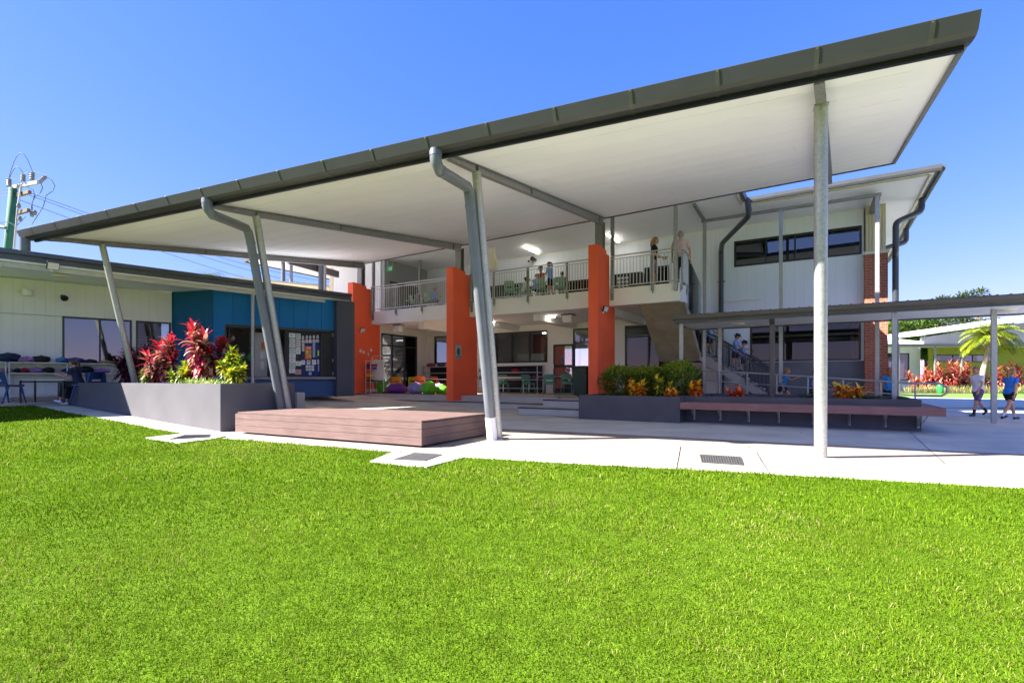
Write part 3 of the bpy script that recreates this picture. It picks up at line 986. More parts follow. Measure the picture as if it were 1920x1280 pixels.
# ground floor rear wall of the veranda, b = 4.9
ops_g = [(-10.3, -8.55, 1.78, GZ), (-7.3, -3.95, 1.75, GZ), (-2.72, -.88, TZ, GZ), (-.45, 2.6, TZ, GZ)]
wall('ground_wall', F, -10.8, 3.0, 4.9, 5.1, TZ, 3.419, ops_g, M_white, bld)
window(F, -10.3, -8.55, 4.9, 1.78, GZ, (-9.4,), bld)
window(F, -7.3, -3.95, 4.9, 1.75, GZ, (-6.6, -5.75, -4.85), bld)
window(F, -2.72, -.88, 4.9, TZ + .002, GZ, (-1.8,), bld, transom=2.55, glass=glass_mat('clear_door_glass', (.9, .92, .92), .03), name='door_screen')
window(F, -.45, 2.6, 4.9, TZ + .002, GZ, (.5, 1.3), bld, transom=2.7, glass=M_glass, name='glass_door')
# door leaf standing open in front of the wall
dl = MB(); 
def DL(a, b, z): return F(-3.62, 4.86, 0) + e1 * a - e2 * (b) + V((0, 0, z))
for arg in ((0, .07, 0, .05, .42, 2.5), (.88, .95, 0, .05, .42, 2.5), (.07, .88, 0, .05, .42, .62), (.07, .88, 0, .05, 1.5, 1.62), (.07, .88, 0, .05, 2.42, 2.5)):
    dl.box(DL, *arg)
dleaf = dl.build('door', M_frame, bld)
mb = MB(); mb.box(DL, .07, .88, .02, .026, .62, 1.5); mb.box(DL, .07, .88, .02, .026, 1.62, 2.42); mb.build('pane', glass_mat('door_leaf_glass', (.55, .6, .58), .3), dleaf)
mb = MB(); mb.bar(DL(.03, .09, 1.45), DL(.03, .09, 1.65), .02, .02); mb.build('handle', M_whitep, dleaf)
# end wall of the lower veranda at a = -10.8 (runs into the building)
def E_(a, b, z): return F(-10.8 - b, a, z)       # a along e2, b into the wall
wall('end_wall', E_, 1.55, 4.9, .0, .2, TZ, 3.419, [(1.75, 4.15, TZ, 3.1)], M_white, bld)
window(E_, 1.75, 4.15, .0, TZ + .002, 3.1, (2.45, 3.3), bld, transom=2.55, name='glass_door')
# upper walls
wall('upper_wall', F, -10.8, 2.995, 4.9, 5.1, 3.425, CZ + .2, [(-3.4, -1.2, 4.02, 5.2), (-8.9, -5.2, 4.75, 5.35), (.35, 1.3, 4.02, 5.4)], M_clad, bld)
window(F, -3.4, -1.2, 4.9, 4.03, 5.2, (-2.3,), bld)
window(F, -8.9, -5.2, 4.9, 4.75, 5.35, (-7.6, -6.4), bld)
window(F, .35, 1.3, 4.9, 4.03, 5.4, (), bld, name='glass_door')
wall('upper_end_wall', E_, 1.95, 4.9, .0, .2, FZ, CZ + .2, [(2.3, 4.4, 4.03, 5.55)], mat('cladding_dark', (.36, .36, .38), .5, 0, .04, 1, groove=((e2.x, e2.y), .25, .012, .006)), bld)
window(E_, 2.3, 4.4, .0, 4.04, 5.55, (3.3,), bld)
wall('upper_front_wall', F, -14.2, -11.0, 1.9, 2.1, 3.0, CZ + .2, [], M_clad, bld)
box_part('corner_trim', M_creamt, bld, F, -14.45, -14.21, 1.88, 2.2, 3.0, CZ)
# right wing wall with its strip window
wall('wing_wall_upper', F, 3.0, 7.5, 4.9, 5.1, 3.4, CZ + .1, [(3.62, 7.44, 5.05, 5.98)], M_clad, bld)
wall('wing_wall_lower', F, 3.0, 7.5, 4.9, 5.1, .35, 3.4, [(4.15, 7.42, 1.62, 3.22)], M_clad, bld)
box_part('wall_plinth', mat('plinth_grey', (.15, .15, .165), .8, 0, .1, 2, bump=.1), bld, F, 4.1, 7.5, 4.86, 4.895, .35, 1.60)
window(F, 3.62, 7.44, 4.9, 5.05, 5.98, (4.65, 5.55, 6.5), bld, glass=M_glassd)
window(F, 4.15, 7.42, 4.9, 1.62, 3.22, (5.2, 6.3), bld, glass=M_glass, transom=2.5)
M_blind = mat('blind_grey', (.16, .155, .15), .8, 0, .05, 3)
mb = MB()
for a0, a1 in ((4.72, 5.5), (5.62, 6.45), (6.55, 7.35)):
    mb.box(F, a0, a1, 5.0, 5.02, 5.72, 5.95)
mb.build('roller_blind', M_blind, bld)
mb = MB(); mb.bar(F(3.05, 4.87, 3.86), F(4.5, 4.87, 3.86), .06, .07); mb.build('wall_conduit', M_white, bld)
mb = MB(); mb.bar(F(3.0, 4.88, CZ - .02), F(7.5, 4.88, CZ - .02), .03, .05); mb.bar(F(-10.7, 4.88, CZ - .02), F(2.9, 4.88, CZ - .02), .03, .05); mb.build('cornice_trim', M_white, bld)
# brick pier
def brick_mat():
    m = bpy.data.materials.new('red_brick'); m.use_nodes = True
    n = m.node_tree.nodes; l = m.node_tree.links; b = n['Principled BSDF']; b.inputs['Roughness'].default_value = .8
    geo = n.new('ShaderNodeNewGeometry')
    d = n.new('ShaderNodeVectorMath'); d.operation = 'DOT_PRODUCT'; d.inputs[1].default_value = (e1.x + e2.x, e1.y + e2.y, 0)
    l.new(geo.outputs['Position'], d.inputs[0])
    sp = n.new('ShaderNodeSeparateXYZ'); l.new(geo.outputs['Position'], sp.inputs[0])
    cm = n.new('ShaderNodeCombineXYZ'); l.new(d.outputs['Value'], cm.inputs[0]); l.new(sp.outputs[2], cm.inputs[1])
    br = n.new('ShaderNodeTexBrick'); l.new(cm.outputs[0], br.inputs['Vector'])
    br.inputs['Scale'].default_value = 1; br.inputs['Brick Width'].default_value = .24; br.inputs['Row Height'].default_value = .086; br.inputs['Mortar Size'].default_value = .006
    br.inputs['Color1'].default_value = (.42, .12, .06, 1); br.inputs['Color2'].default_value = (.34, .09, .05, 1); br.inputs['Mortar'].default_value = (.42, .30, .22, 1)
    l.new(br.outputs['Color'], b.inputs['Base Color'])
    bp = n.new('ShaderNodeBump'); bp.inputs['Distance'].default_value = .005; bp.invert = True; l.new(br.outputs['Fac'], bp.inputs['Height']); l.new(bp.outputs[0], b.inputs['Normal'])
    return m
M_brick = brick_mat()
mb = MB(); mb.box(F, 7.5, 8.1, 4.6, 10.5, -.1, 4.95); mb.build('brick_pier', M_brick, bld)
box_part('pier_cap', M_creamt, bld, F, 7.47, 8.13, 4.56, 10.6, 4.951, 5.05)
box_part('corrugated_panel', M_cream, bld, F, 7.53, 8.05, 4.65, 10.5, 5.052, CZ + .05)
box_part('side_wall', M_clad2, bld, F, 7.52, 8.04, 10.62, 14, .35, CZ)
# rooms behind the glass, lower and upper
RB = 11.0
mb = MB()
mb.box(F, -15, -10.99, 5.12, 5.25, .35, CZ); mb.box(F, -15, 8.0, RB + 3, RB + 3.2, .35, 1.0)
mb.box(F, -15, -7.5, RB + 3, RB + 3.2, 1.0, 6.4); mb.box(F, -5.8, 8.0, RB + 3, RB + 3.2, 1.0, 6.4); mb.box(F, -7.5, -5.8, RB + 3, RB + 3.2, 2.9, 6.4)
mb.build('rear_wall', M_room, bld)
box_part('partition_wall', M_room, bld, F, -.7, -.55, 5.12, RB + 2.98, TZ, 3.4)
box_part('partition_wall', mat('maroon_wall', (.14, .03, .03), .8, 0, .1, 1), bld, F, -6.9, -5.5, 9.0, 9.15, TZ, 3.4)
box_part('partition_wall', M_room, bld, F, -10.9, -6.9, 8.8, 8.95, TZ, 3.4)
box_part('inner_ceiling', M_rooml, bld, F, -15, 7.4, 5.12, RB + 2.9, 3.42, 3.46)
box_part('inner_floor', mat('room_floor', (.10, .09, .085), .5, 0, .1, 1), bld, F, -15, 7.4, 5.12, RB + 2.9, FZ - .03, FZ + .01)
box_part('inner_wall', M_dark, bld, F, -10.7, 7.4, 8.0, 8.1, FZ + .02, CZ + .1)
mb = MB()
for a, b in ((-9.5, 6.4), (-6.8, 6.3), (-5.0, 6.2), (-2.0, 6.5), (.8, 6.6), (-6.0, 8.4), (5.5, 7.2)):
    mb.bar(F(a - .0, b, 3.38), F(a + .95, b, 3.38), .10, .05)
mb.build('room_light', M_tube, bld)
# room furniture seen through glass
mb = MB()
mb.box(F, -6.6, -4.9, 6.8, 7.4, TZ, 2.25, 0); mb.box(F, -4.7, -4.0, 6.0, 6.5, TZ, 2.3, 1); mb.box(F, -9.9, -9.1, 6.6, 7.1, TZ, 2.2, 0)
mb.build('cupboard', [M_rooml, mat('birch_board', (.42, .28, .14), .6, 0, .1, 3)], bld)
# roof over veranda and wings
mb = MB()
mb.prism([F(-16.7, -.9, CZ), F(-13.5, -1.8, CZ), F(-10.6, -1.8, CZ), F(-9.5, .25, CZ), F(4.2, .35, CZ), F(4.2, 2.4, CZ), F(8.9, 2.35, CZ), F(8.9, 14.5, CZ), F(-16.7, 14.5, CZ)], (0, 0, .06))  # unseen left front bulge added to keep sun off the balcony slab
mb.build('ceiling', M_soffit, bld)
mb = MB()
mb.prism([F(-16.8, -1.0, CZ + .062), F(-13.5, -1.9, CZ + .062), F(-10.5, -1.9, CZ + .062), F(-9.4, .16, CZ + .062), F(4.28, .26, CZ + .062), F(4.28, 2.32, CZ + .062), F(9.0, 2.22, CZ + .062), F(9.0, 14.6, CZ + .062), F(-16.8, 14.6, CZ + .062)], (0, 0, .04))
mb.build('roof', M_roofm, bld)
def fascia_run(pts, m_, h0, h1, parent, th=.06, name='gutter'):
    mb = MB()
    for p, q in zip(pts[:-1], pts[1:]):
        d = (q - p).normalized(); s2 = V((d.y, -d.x, 0))
        vs = []
        for r_ in (p - d * .0, q + d * .0):
            for o_, z_ in ((0, h0), (th * .7, h0), (th, h0 + (h1 - h0) * .4), (th * 1.15, h1), (0, h1)):
                vs.append(r_ + s2 * o_ + V((0, 0, z_)))
        mb.add(vs, [(0, 1, 2, 3, 4), (9, 8, 7, 6, 5)] + [((i + 1) % 5, i, 5 + i, 5 + (i + 1) % 5) for i in range(5)])
    return mb.build(name, m_, parent)
def FP(a, b): return F(a, b, CZ)
fascia_run([FP(-16.82, -1.02), FP(-13.5, -1.92), FP(-10.5, -1.92), FP(-9.4, .14), FP(4.3, .24)], M_char, -.03, .15, bld)  # gutter follows the added sun-blocking bulge at the left
fascia_run([FP(4.29, .24), FP(4.29, 2.28)], M_char, -.03, .15, bld)
fascia_run([FP(4.3, 2.30), FP(9.02, 2.2)], M_char, -.03, .12, bld, .10)
fascia_run([FP(9.01, 2.2), FP(9.01, 14.6)], M_char, -.03, .12, bld, .10)
fascia_run([FP(-16.82, 14.6), FP(-16.82, -1.0)], M_char, -.03, .15, bld)
mb = MB(); mb.bar(F(4.4, 2.46, CZ - .02), F(8.80, 2.42, CZ - .02), .05, .035); mb.bar(F(8.84, 2.45, CZ - .02), F(8.84, 14, CZ - .02), .05, .035); mb.bar(F(4.16, .5, CZ - .02), F(4.16, 2.4, CZ - .02), .05, .035)
mb.build('eave_trim', M_creamt, bld)
# galvanised posts and the beam they carry
for a, b, z0 in ((2.95, 3.0, .35), (5.23, 3.0, .35), (7.7, 3.0, .0)):
    box_part('roof_post', M_galv, bld, F, a - .05, a + .05, b - .05, b + .05, z0, 6.28)
mb = MB(); mb.bar(F(2.85, 3.0, 6.33), F(7.8, 3.0, 6.33), .08, .09); mb.bar(F(2.95, 1.3, 6.40), F(2.95, 2.95, 6.33), .08, .09)
mb.box(F, 7.62, 7.78, 3.06, 4.6, 6.22, 6.36)
mb.build('roof_beam', M_beam, bld)
box_part('veranda_post', M_galv, bld, F, 2.42, 2.52, .93, 1.03, 3.75, CZ)
box_part('veranda_post', M_beam, bld, lambda a, b, z: f_at_(787, 3.0) + e1 * a + e2 * b + V((0, 0, z)), -.05, .05, -.05, .05, FZ, CZ)
# left outer columns and eave beam of the far end
for px_, Yc, r in ((602, 23.0, .12), (609.5, 22.9, .06)):
    c = at(px_, Yc)
    mb = MB(); mb.tube([V((c.x, c.y, 3.6)), V((c.x, c.y, 6.5))], r, 14); mb.build('roof_post', M_pipe if r > .1 else M_galv, bld, smooth=True, angle=40)
mb = MB(); q = at(540, 21.5); q2 = at(634, 24.2); mb.bar(V((q.x, q.y, 6.0)), V((q2.x, q2.y, 5.95)), .12, .30); mb.build('eave_beam', M_char, bld)
c = at(531, 22.0); c2 = at(546, 22.2)
mb = MB(); mb.tube([V((c.x - .6, c.y, 6.4)), V((c.x - .6, c.y, 6.15)), V((c.x, c.y, 6.12)), V((c.x, c.y, 5.2))], .09, 12)
mb.build('downpipe', M_pipe, bld, smooth=True, angle=40)
mb = MB(); mb.tube([V((c2.x, c2.y, 5.2)), V((c2.x, c2.y, 6.5))], .07, 10); mb.build('roof_post', M_galv, bld, smooth=True, angle=40)
# lower far wing with cream eave
A = at(430, 27); B = at(655, 30)
def LW(a, b, z): 
    d = (B - A); d.z = 0; d.normalize(); return V((A.x, A.y, 0)) + d * a + V((-d.y, d.x, 0)) * b + V((0, 0, z))
mb = MB(); mb.box(LW, 0, 9, 0, 8, 6.3, 6.42, 0); mb.box(LW, .5, 9, 2.5, 2.7, 3, 6.3, 1)
mb.build('rear_eave', [M_creamt, M_white], bld)
# downpipes on the right wing
def pipe(pts, r, name='downpipe', m_=None, parent=bld):
    # rounds the corners
    q = [V(pts[0])]
    for i in range(1, len(pts) - 1):
        a, b, c_ = V(pts[i - 1]), V(pts[i]), V(pts[i + 1])
        d0 = (a - b).normalized(); d1 = (c_ - b).normalized(); k = min(.14, (a - b).length * .45, (c_ - b).length * .45)
        for t in (0, .33, .67, 1):
            q.append((b + d0 * k) * (1 - t) ** 2 + b * 2 * t * (1 - t) + (b + d1 * k) * t ** 2)
    q.append(V(pts[-1]))
    mb = MB(); mb.tube(q, r, 16); return mb.build(name, m_ or M_pipe_d, parent, smooth=True, angle=50)
M_pipe_d = mat('downpipe_charcoal', '#3b3e46', .35, 0, .07, 4, spec=.5)
pipe([F(4.38, 2.05, 6.5), F(4.42, 2.1, 6.02), F(3.35, 4.0, 5.75), F(3.2, 4.75, 5.65), F(3.2, 4.78, .5)], .085)
pipe([F(8.93, 4.6, 6.5), F(8.93, 4.6, 6.1), F(8.25, 4.15, 5.75), F(8.25, 4.15, 4.95), F(8.28, 4.5, 4.8), F(8.28, 4.5, .1)], .085)
pipe([F(8.98, 8.3, 6.5), F(8.98, 8.3, 6.0), F(8.3, 8.0, 5.8), F(8.3, 8.0, .1)], .085)
# roller downpipe bracket and bulkhead light
mb = MB(); mb.box(F, 3.08, 3.32, 4.80, 4.90, 4.55, 4.58); mb.box(F, 3.08, 3.32, 4.80, 4.90, 2.9, 2.93); mb.build('pipe_bracket', M_frame, bld)

# ---- stairs: flight down from balcony into the depth, landing, flight down towards the right
stair = thing('staircase', 'concrete staircase with dark railing going down beside the grey clad wall', 'staircase', F(3.5, 4))
mb = MB()
prof = [(1.35, 3.418), (3.86, 1.66), (4.86, 1.66), (4.86, 1.95), (3.86, 1.95), (1.75, 3.418)]
mb.prism([F(1.22, b, z) for b, z in prof], e1 * 1.44)
mb.build('upper_flight', M_concg, stair)
mb = MB()
x0, x1, n_ = 2.66, 4.9, 9
rise = (1.95 - TZ) / n_; run = (x1 - x0) / n_
prof = [(x0, 1.66)]
top = []
z = 1.95; x = x0
top.append((x, z))
for i in range(n_):
    top.append((x + run, z)); z -= rise; top.append((x + run, z)); x += run
prof = [(x0, 1.68)] + top[:-1] + [(x1, TZ + .0), (x1 - .35, TZ)]
mb.prism([F(a, 3.62, z) for a, z in prof], e2 * 1.2)
mb.build('lower_flight', M_riser, stair)
mb = MB()
x = x0; z = 1.95
for i in range(n_):
    mb.box(F, x + run - .05, x + run + .004, 3.64, 4.8, z - .03, z + .003); x += run; z -= rise
mb.build('nosing', M_nose, stair)
def stair_rail(b, name='stair_railing'):
    mb = MB()
    p = lambda a, dz: F(a, b, (1.95 if a < x0 else max(TZ, 1.95 - (a - x0) / (x1 - x0) * (1.95 - TZ))) + dz)
    for dz in (.92, .80, .10):
        mb.tube([p(x0 - .1, dz), p(x1 + .05, dz)] if dz > .5 else [p(x0, dz), p(x1, dz)], .022 if dz > .85 else .013, 8)
    k = int((x1 - x0) / .115)
    for i in range(k + 1):
        a = x0 + (x1 - x0) * i / k
        mb.bar(p(a, .10), p(a, .80), .016, .016)
    r = mb.build(name, M_char, stair)
    mb = MB()
    for i in range(4):
        a = x0 + .1 + (x1 - x0 - .15) * i / 3; mb.bar(p(a, -.1), p(a, .92), .04, .04)
    mb.build('railing_post', M_char, r)
stair_rail(3.56); stair_rail(4.84)
ST = (x0, x1, run, rise)
mb = MB(); 
mb.tube([F(2.62, 1.9, 4.6), F(2.62, 3.6, 3.0)], .02, 8); mb.tube([F(2.62, 1.9, 4.4), F(2.62, 3.6, 2.8)], .014, 8)
mb.build('stair_railing', M_char, stair)
# left far stair glimpsed beside the first pillar
st2 = thing('staircase', 'open steel stair glimpsed between the charcoal wall and the leftmost orange pillar', 'staircase', F(-12.5, 3.5, TZ))
mb = MB()
for i in range(16):
    mb.box(F, -14.4, -11.6, 2.6 + i * .26, 2.9 + i * .26, .55 + i * .2, .59 + i * .2)
mb.build('tread', M_riser, st2)
mb = MB()
for a in (-14.4, -11.6):
    mb.bar(F(a, 2.4, .45), F(a, 6.8, 3.85), .04, .22)
    mb.tube([F(a, 2.4, 1.4), F(a, 6.8, 4.8)], .025, 8)
    for i in range(30):
        mb.bar(F(a, 2.5 + i * .14, .6 + i * .11), F(a, 2.5 + i * .14, 1.45 + i * .11), .014, .014)
mb.build('railing', M_galv, st2)
# ramp handrail
rr = thing('handrail', 'galvanised two bar handrail along the ramp behind the planter bench', 'handrail', F(5.5, .8))
mb = MB()
def rz(a): return max(0, TZ * (1 - max(0, a - 3.0) / 5.3))
for dz, r in ((.90, .026), (.60, .016)):
    mb.tube([F(2.3, .85, rz(3) + dz), F(3.0, .85, rz(3) + dz), F(8.3, .85, dz), F(8.75, .85, dz)] + ([F(8.9, .85, dz - .08), F(8.92, .85, dz - .22), F(8.8, .85, dz - .3), F(8.3, .85, dz - .3)] if dz == .9 else []), r, 10)
mb.build('rail', M_galv, rr, smooth=True, angle=50)
for a in (3.0, 3.75, 4.5, 5.25, 6.0, 6.8, 7.6, 8.3):
    mb = MB(); mb.tube([F(a, .85, rz(a) - .02), F(a, .85, rz(a) + .9)], .02, 10); mb.build('upright', M_galv, rr, smooth=True, angle=50)

# ------------------------------------------------------------------ covered walkway
wk = thing('covered_walkway', 'low charcoal roofed walkway on steel posts in front of the right wing', 'covered walkway', F(7, .8))
wa0, wa1 = 2.75, 16.0
mb = MB(); mb.box(F, wa0, wa1, -.20, 2.1, 2.62, 2.66); mb.build('soffit', M_soffit, wk)
mb = MB()
mb.add([F(wa0 - .04, -.26, 2.82), F(wa1, -.26, 2.82), F(wa1, 2.15, 2.88), F(wa0 - .04, 2.15, 2.88), F(wa0 - .04, -.26, 2.80), F(wa1, -.26, 2.80), F(wa1, 2.15, 2.86), F(wa0 - .04, 2.15, 2.86)],
       [(0, 1, 2, 3), (7, 6, 5, 4), (0, 4, 5, 1), (2, 6, 7, 3), (1, 5, 6, 2), (3, 7, 4, 0)])
for i in range(60):
    a = wa0 + i * .22
    mb.bar(F(a, -.25, 2.826), F(a, 2.1, 2.886), .03, .02)
mb.build('roof_sheet', M_char, wk)
fascia_run([F(wa0 - .05, -.21, 2.66), F(wa1, -.21, 2.66)], mat('walkway_gutter', '#5a544e', .45, 0, .06, 3), .0, .13, wk, .11)
mb = MB(); mb.box(F, wa0 - .04, wa0, -.2, 2.1, 2.60, 2.80); mb.box(F, wa0, wa1, -.205, -.17, 2.58, 2.655); mb.box(F, wa0, wa1, 2.1, 2.14, 2.58, 2.84); mb.build('fascia', M_char, wk)
for a, b, z0, r in ((2.87, 0, .3, 'g'), (5.2, .05, .3, 'd'), (7.8, 0, .3, 'g'), (9.73, .77, 0, 'g'), (12.4, .77, 0, 'g'), (15, .77, 0, 'g'), (3.6, 2.0, .4, 'g')):
    if r == 'g':
        box_part('post', M_galv, wk, F, a - .05, a + .05, b - .05, b + .05, z0, 2.61)
    else:
        mb = MB(); mb.box(F, a - .06, a + .06, b - .06, b + .06, z0, 2.45)
        mb.add([F(a + x, b + y, z) for z, yy in ((2.45, 0), (2.62, -.16)) for x, y in ((-.06, -.06 + yy), (.06, -.06 + yy), (.06, .06 + yy * .6), (-.06, .06 + yy * .6))], [(0, 1, 5, 4), (1, 2, 6, 5), (2, 3, 7, 6), (3, 0, 4, 7)])
        mb.build('downpipe', mat('walkway_downpipe', '#57504c', .45, 0, .06, 3), wk, bevel=.01)
M_dome = mat('lamp_dome', (.80, .72, .58), .4, 0, .03, 4)
for px_, b in ((4.25, 1.0), (10.0, 1.0)):
    c = F(px_, b, 2.62)
    mb = MB(); mb.lathe([(.02, -.05), (.12, -.045), (.17, -.02), (.18, 0)], c, 20)
    tag(mb.build('ceiling_light', M_dome, None, smooth=True, angle=50), 'round cream ceiling light under the walkway roof ' + ('near its left end by the stairs' if px_ < 5 else 'above the two walking children'), 'ceiling light', 'round lights under the walkway roof')
# ------------------------------------------------------------------ left wing
wing = thing('classroom_wing', 'single storey cream clad wing with blue canteen bay under a flat charcoal roof', 'school wing', W(0, 1, TZ))
R0 = V((-12.1, 12.1, 0)); R1 = V((-5.95, 18.8, 0)); rd = (R1 - R0).normalized(); rn = V((-rd.y, rd.x, 0))
def RF(a, b, z=0): return R0 + rd * a + rn * b + V((0, 0, z))
RL = (R1 - R0).length
mb = MB(); mb.prism([RF(-7.5, 0, 3.78), RF(RL, 0, 3.86), RF(RL, 9, 3.86), RF(-7.5, 9, 3.78)], (0, 0, .05)); mb.build('soffit', M_soffit, wing)
mb = MB(); mb.prism([RF(-7.5, -.02, 3.97), RF(RL + .03, -.02, 4.05), RF(RL + .03, 9, 4.05), RF(-7.5, 9, 3.97)], (0, 0, .05)); mb.build('roof', M_roofm, wing)
mb = MB()
for za, zb, o_ in ((3.83, 3.97, .03), (3.97, 4.08, .10)):
    mb.add([RF(-7.5, -o_, za), RF(RL + .03, -o_, za + .06), RF(RL + .03, -o_, zb + .05), RF(-7.5, -o_, zb),
            RF(-7.5, -.0, za), RF(RL + .03, 0, za + .06), RF(RL + .03, 0, zb + .05), RF(-7.5, 0, zb)],
           [(0, 1, 2, 3), (5, 4, 7, 6), (1, 5, 6, 2), (4, 0, 3, 7), (3, 2, 6, 7), (4, 5, 1, 0)])
mb.box(RF, RL, RL + .06, .0, 9, 3.84, 4.10)
mb.build('gutter', mat('wing_gutter', '#4e5159', .4, 0, .07, 2.5), wing)
mb = MB(); mb.bar(RF(-7.5, .12, 3.72), RF(RL - .1, .12, 3.79), .06, .12); mb.build('eave_beam', mat('grey_white_beam', (.50, .49, .46), .55, .2, .08, 6), wing)
for a in (-5.2, 5.75):
    c = RF(a, .15)
    mb = MB(); mb.tube([V((c.x, c.y, .35)), V((c.x, c.y, 3.75))], .055, 16); mb.build('post', M_galv, wing, smooth=True, angle=50)
wall('wall', W, -10, 2.66, 0, .2, TZ, 3.80, [(.0, 1.62, 1.45, 2.83), (1.72, 2.64, 1.45, 2.83)], M_cladw, wing)
box_part('wall_band', mat('wing_band', (.45, .44, .41), .6, 0, .05, 2), wing, W, -10, 0, -.012, 0, 2.80, 2.83)
window(W, 0, 1.62, 0, 1.45, 2.83, (.85,), wing, glass=M_glassw, fw=.05)
window(W, 1.72, 2.64, 0, 1.45, 2.83, (), wing, glass=M_glass, fw=.05)
mb = MB()
for i in range(9):
    mb.box(W, 1.80, 2.6, .10, .16, 1.6 + i * .09, 1.63 + i * .09)
mb.build('louvre', M_white, wing)
box_part('room_back', M_room, wing, W, -1.5, 2.7, 2.6, 2.7, .4, 3.7)
# blue bay
B0 = V((-9.36, 16.2, 0)); B1 = V((-6.38, 18.4, 0)); bd = (B1 - B0).normalized(); bn = V((-bd.y, bd.x, 0)); BLn = (B1 - B0).length
def BF(a, b, z=0): return B0 + bd * a + bn * b + V((0, 0, z))
def bt(px, n_=0.0):
    r = (px - 960) / 960; p = B0 + bn * n_
    return (r * p.y - p.x) / (bd.x - r * bd.y)
M_blue = mat('teal_blue_panel', (.012, .155, .42), .55, 0, .05, 1.5, spec=.15)
M_blued = mat('teal_blue_cladding', (.010, .11, .28), .5, 0, .05, 1.5, spec=.15, groove=((.93, -.37), .15, .012, .006))
oz0, oz1 = 1.12, 2.76
ta = bt(421); tb = bt(627)
mb = MB()
npan = 8
for i in range(npan):
    a0 = i * BLn / npan; a1 = (i + 1) * BLn / npan
    mb.box(BF, a0 + (.006 if i else 0), a1 - .006, -.02, .08, oz1, 3.83)
mb.box(BF, 0, BLn, .0, .075, oz1 + .01, 3.82)
mb.box(BF, 0, ta, -.02, .08, TZ, oz1)
mb.box(BF, -.07, -.001, -.03, .12, TZ, 3.82)
mb.build('blue_panel', M_blue, wing)
mb = MB(); q = V((-11.05, 16.62, 0)); dd = (q - B0).normalized(); nn = V((dd.y, -dd.x, 0))
mb.prism([B0 + V((0, 0, TZ)), q + V((0, 0, TZ)), q + nn * .1 + V((0, 0, TZ)), B0 + nn * .1 + bd * .05 + V((0, 0, TZ))], (0, 0, 3.43)); mb.build('blue_side_wall', M_blued, wing)
mb = MB(); mb.box(BF, ta, BLn + .0, .0, .6, TZ, .98); mb.build('blue_base', mat('royal_blue_panel', (.01, .07, .22), .5, 0, .05, 1.5), wing)
mb = MB(); mb.box(BF, ta - .05, BLn, -.22, .6, 1.0, 1.09); mb.build('sill_shelf', mat('sill_grey', (.17, .17, .19), .4, 0, .1, 2), wing, bevel=.005)
c1 = bt(625); 
mb = MB(); mb.box(BF, BLn - .02, BLn + .55, -.34, .6, TZ, 3.80); mb.build('charcoal_pier', mat('charcoal_render', (.055, .060, .085), .6, 0, .08, 1.3, bump=.1), wing)
mb = MB(); mb.box(BF, BLn + .52, BLn + .62, -.33, .5, TZ, 3.78); mb.build('pier_trim', M_plant, wing)
mb = MB(); mb.box(BF, ta, BLn, .0, .06, oz1 - .08, oz1 - .002); mb.box(BF, ta, ta + .05, .0, .06, 1.092, oz1 - .08); mb.box(BF, ta + .13, ta + .16, .02, .06, 1.092, oz1 - .08); mb.build('shutter_frame', M_frame, wing)
# canteen interior
mb = MB(); mb.box(BF, -.2, BLn + .3, 3.0, 3.1, TZ, 3.7); mb.box(BF, .12, .2, .3, 3.0, TZ, 3.7); mb.box(BF, BLn + .3, BLn + .4, .61, 3.1, TZ, 3.7)
mb.build('canteen_wall', M_room, wing)
mb = MB(); mb.box(BF, ta + .1, BLn, .25, .85, 1.06, 1.10); mb.build('counter', M_dark, wing)
mb = MB(); a = bt(484, .9); mb.box(BF, bt(478, .9), bt(501, .9), .9, 1.0, 1.0, 2.62); dr = mb.build('cupboard_door', mat('pale_door', (.42, .42, .41), .5, 0, .05, 1), wing)
mb = MB(); mb.box(BF, bt(490, .9), bt(496, .9), .885, .895, 2.05, 2.28, 0); mb.box(BF, bt(488, .9), bt(497, .9), .885, .895, 1.72, 1.98, 1); mb.box(BF, bt(489, .9), bt(495, .9), .885, .895, 1.35, 1.62, 1)
mb.build('note', [mat('orange_paper', (.62, .16, .05), .8), mat('white_paper', (.62, .63, .66), .8)], dr)
paper_cols = [mat('paper_white', (.68, .69, .72), .8, 0, .06, 30), mat('paper_mint', (.50, .60, .56), .8, 0, .06, 30), mat('paper_pink', (.60, .33, .38), .8, 0, .06, 30), mat('paper_lilac', (.60, .55, .62), .8, 0, .06, 30), mat('paper_blue', (.40, .48, .68), .8, 0, .06, 30)]
M_ink = mat('ink', (.05, .05, .07), .8)
def bz(py, n_=.12, px=560):
    Y = BF(bt(px, n_), n_).y
    return EYE + (HOR - py) / FPX * Y
def notice_rect(mb, n_, x0, y0, x1, y1, mi, th=.004):
    mb.box(BF, bt(x0, n_), bt(x1, n_), n_ - th, n_, bz(y1, n_, (x0 + x1) / 2), bz(y0, n_, (x0 + x1) / 2), mi)
sx = 100 / 1347; 
def C(x, y): return 535 + x * sx, 615 + y * sx
bb = thing('notice_board', 'black notice board in the canteen window pinned with two columns of pale papers', 'notice board', BF(bt(555, .16), .16, 1.1))
mb = MB(); notice_rect(mb, .16, 534, 617.5, 566, 706, 0, .02); mb.build('board', M_dark, bb)
rects = [(95,125,255,245,0),(105,262,255,382,1),(100,390,258,500,3),(100,515,262,625,1),(100,632,262,755,0),(100,765,258,880,0),(100,888,255,1003,1),(95,1012,245,1135,0),
         (272,135,388,290,1),(275,300,385,478,3),(272,490,385,655,0),(262,835,402,950,0),(245,1042,402,1170,2)]
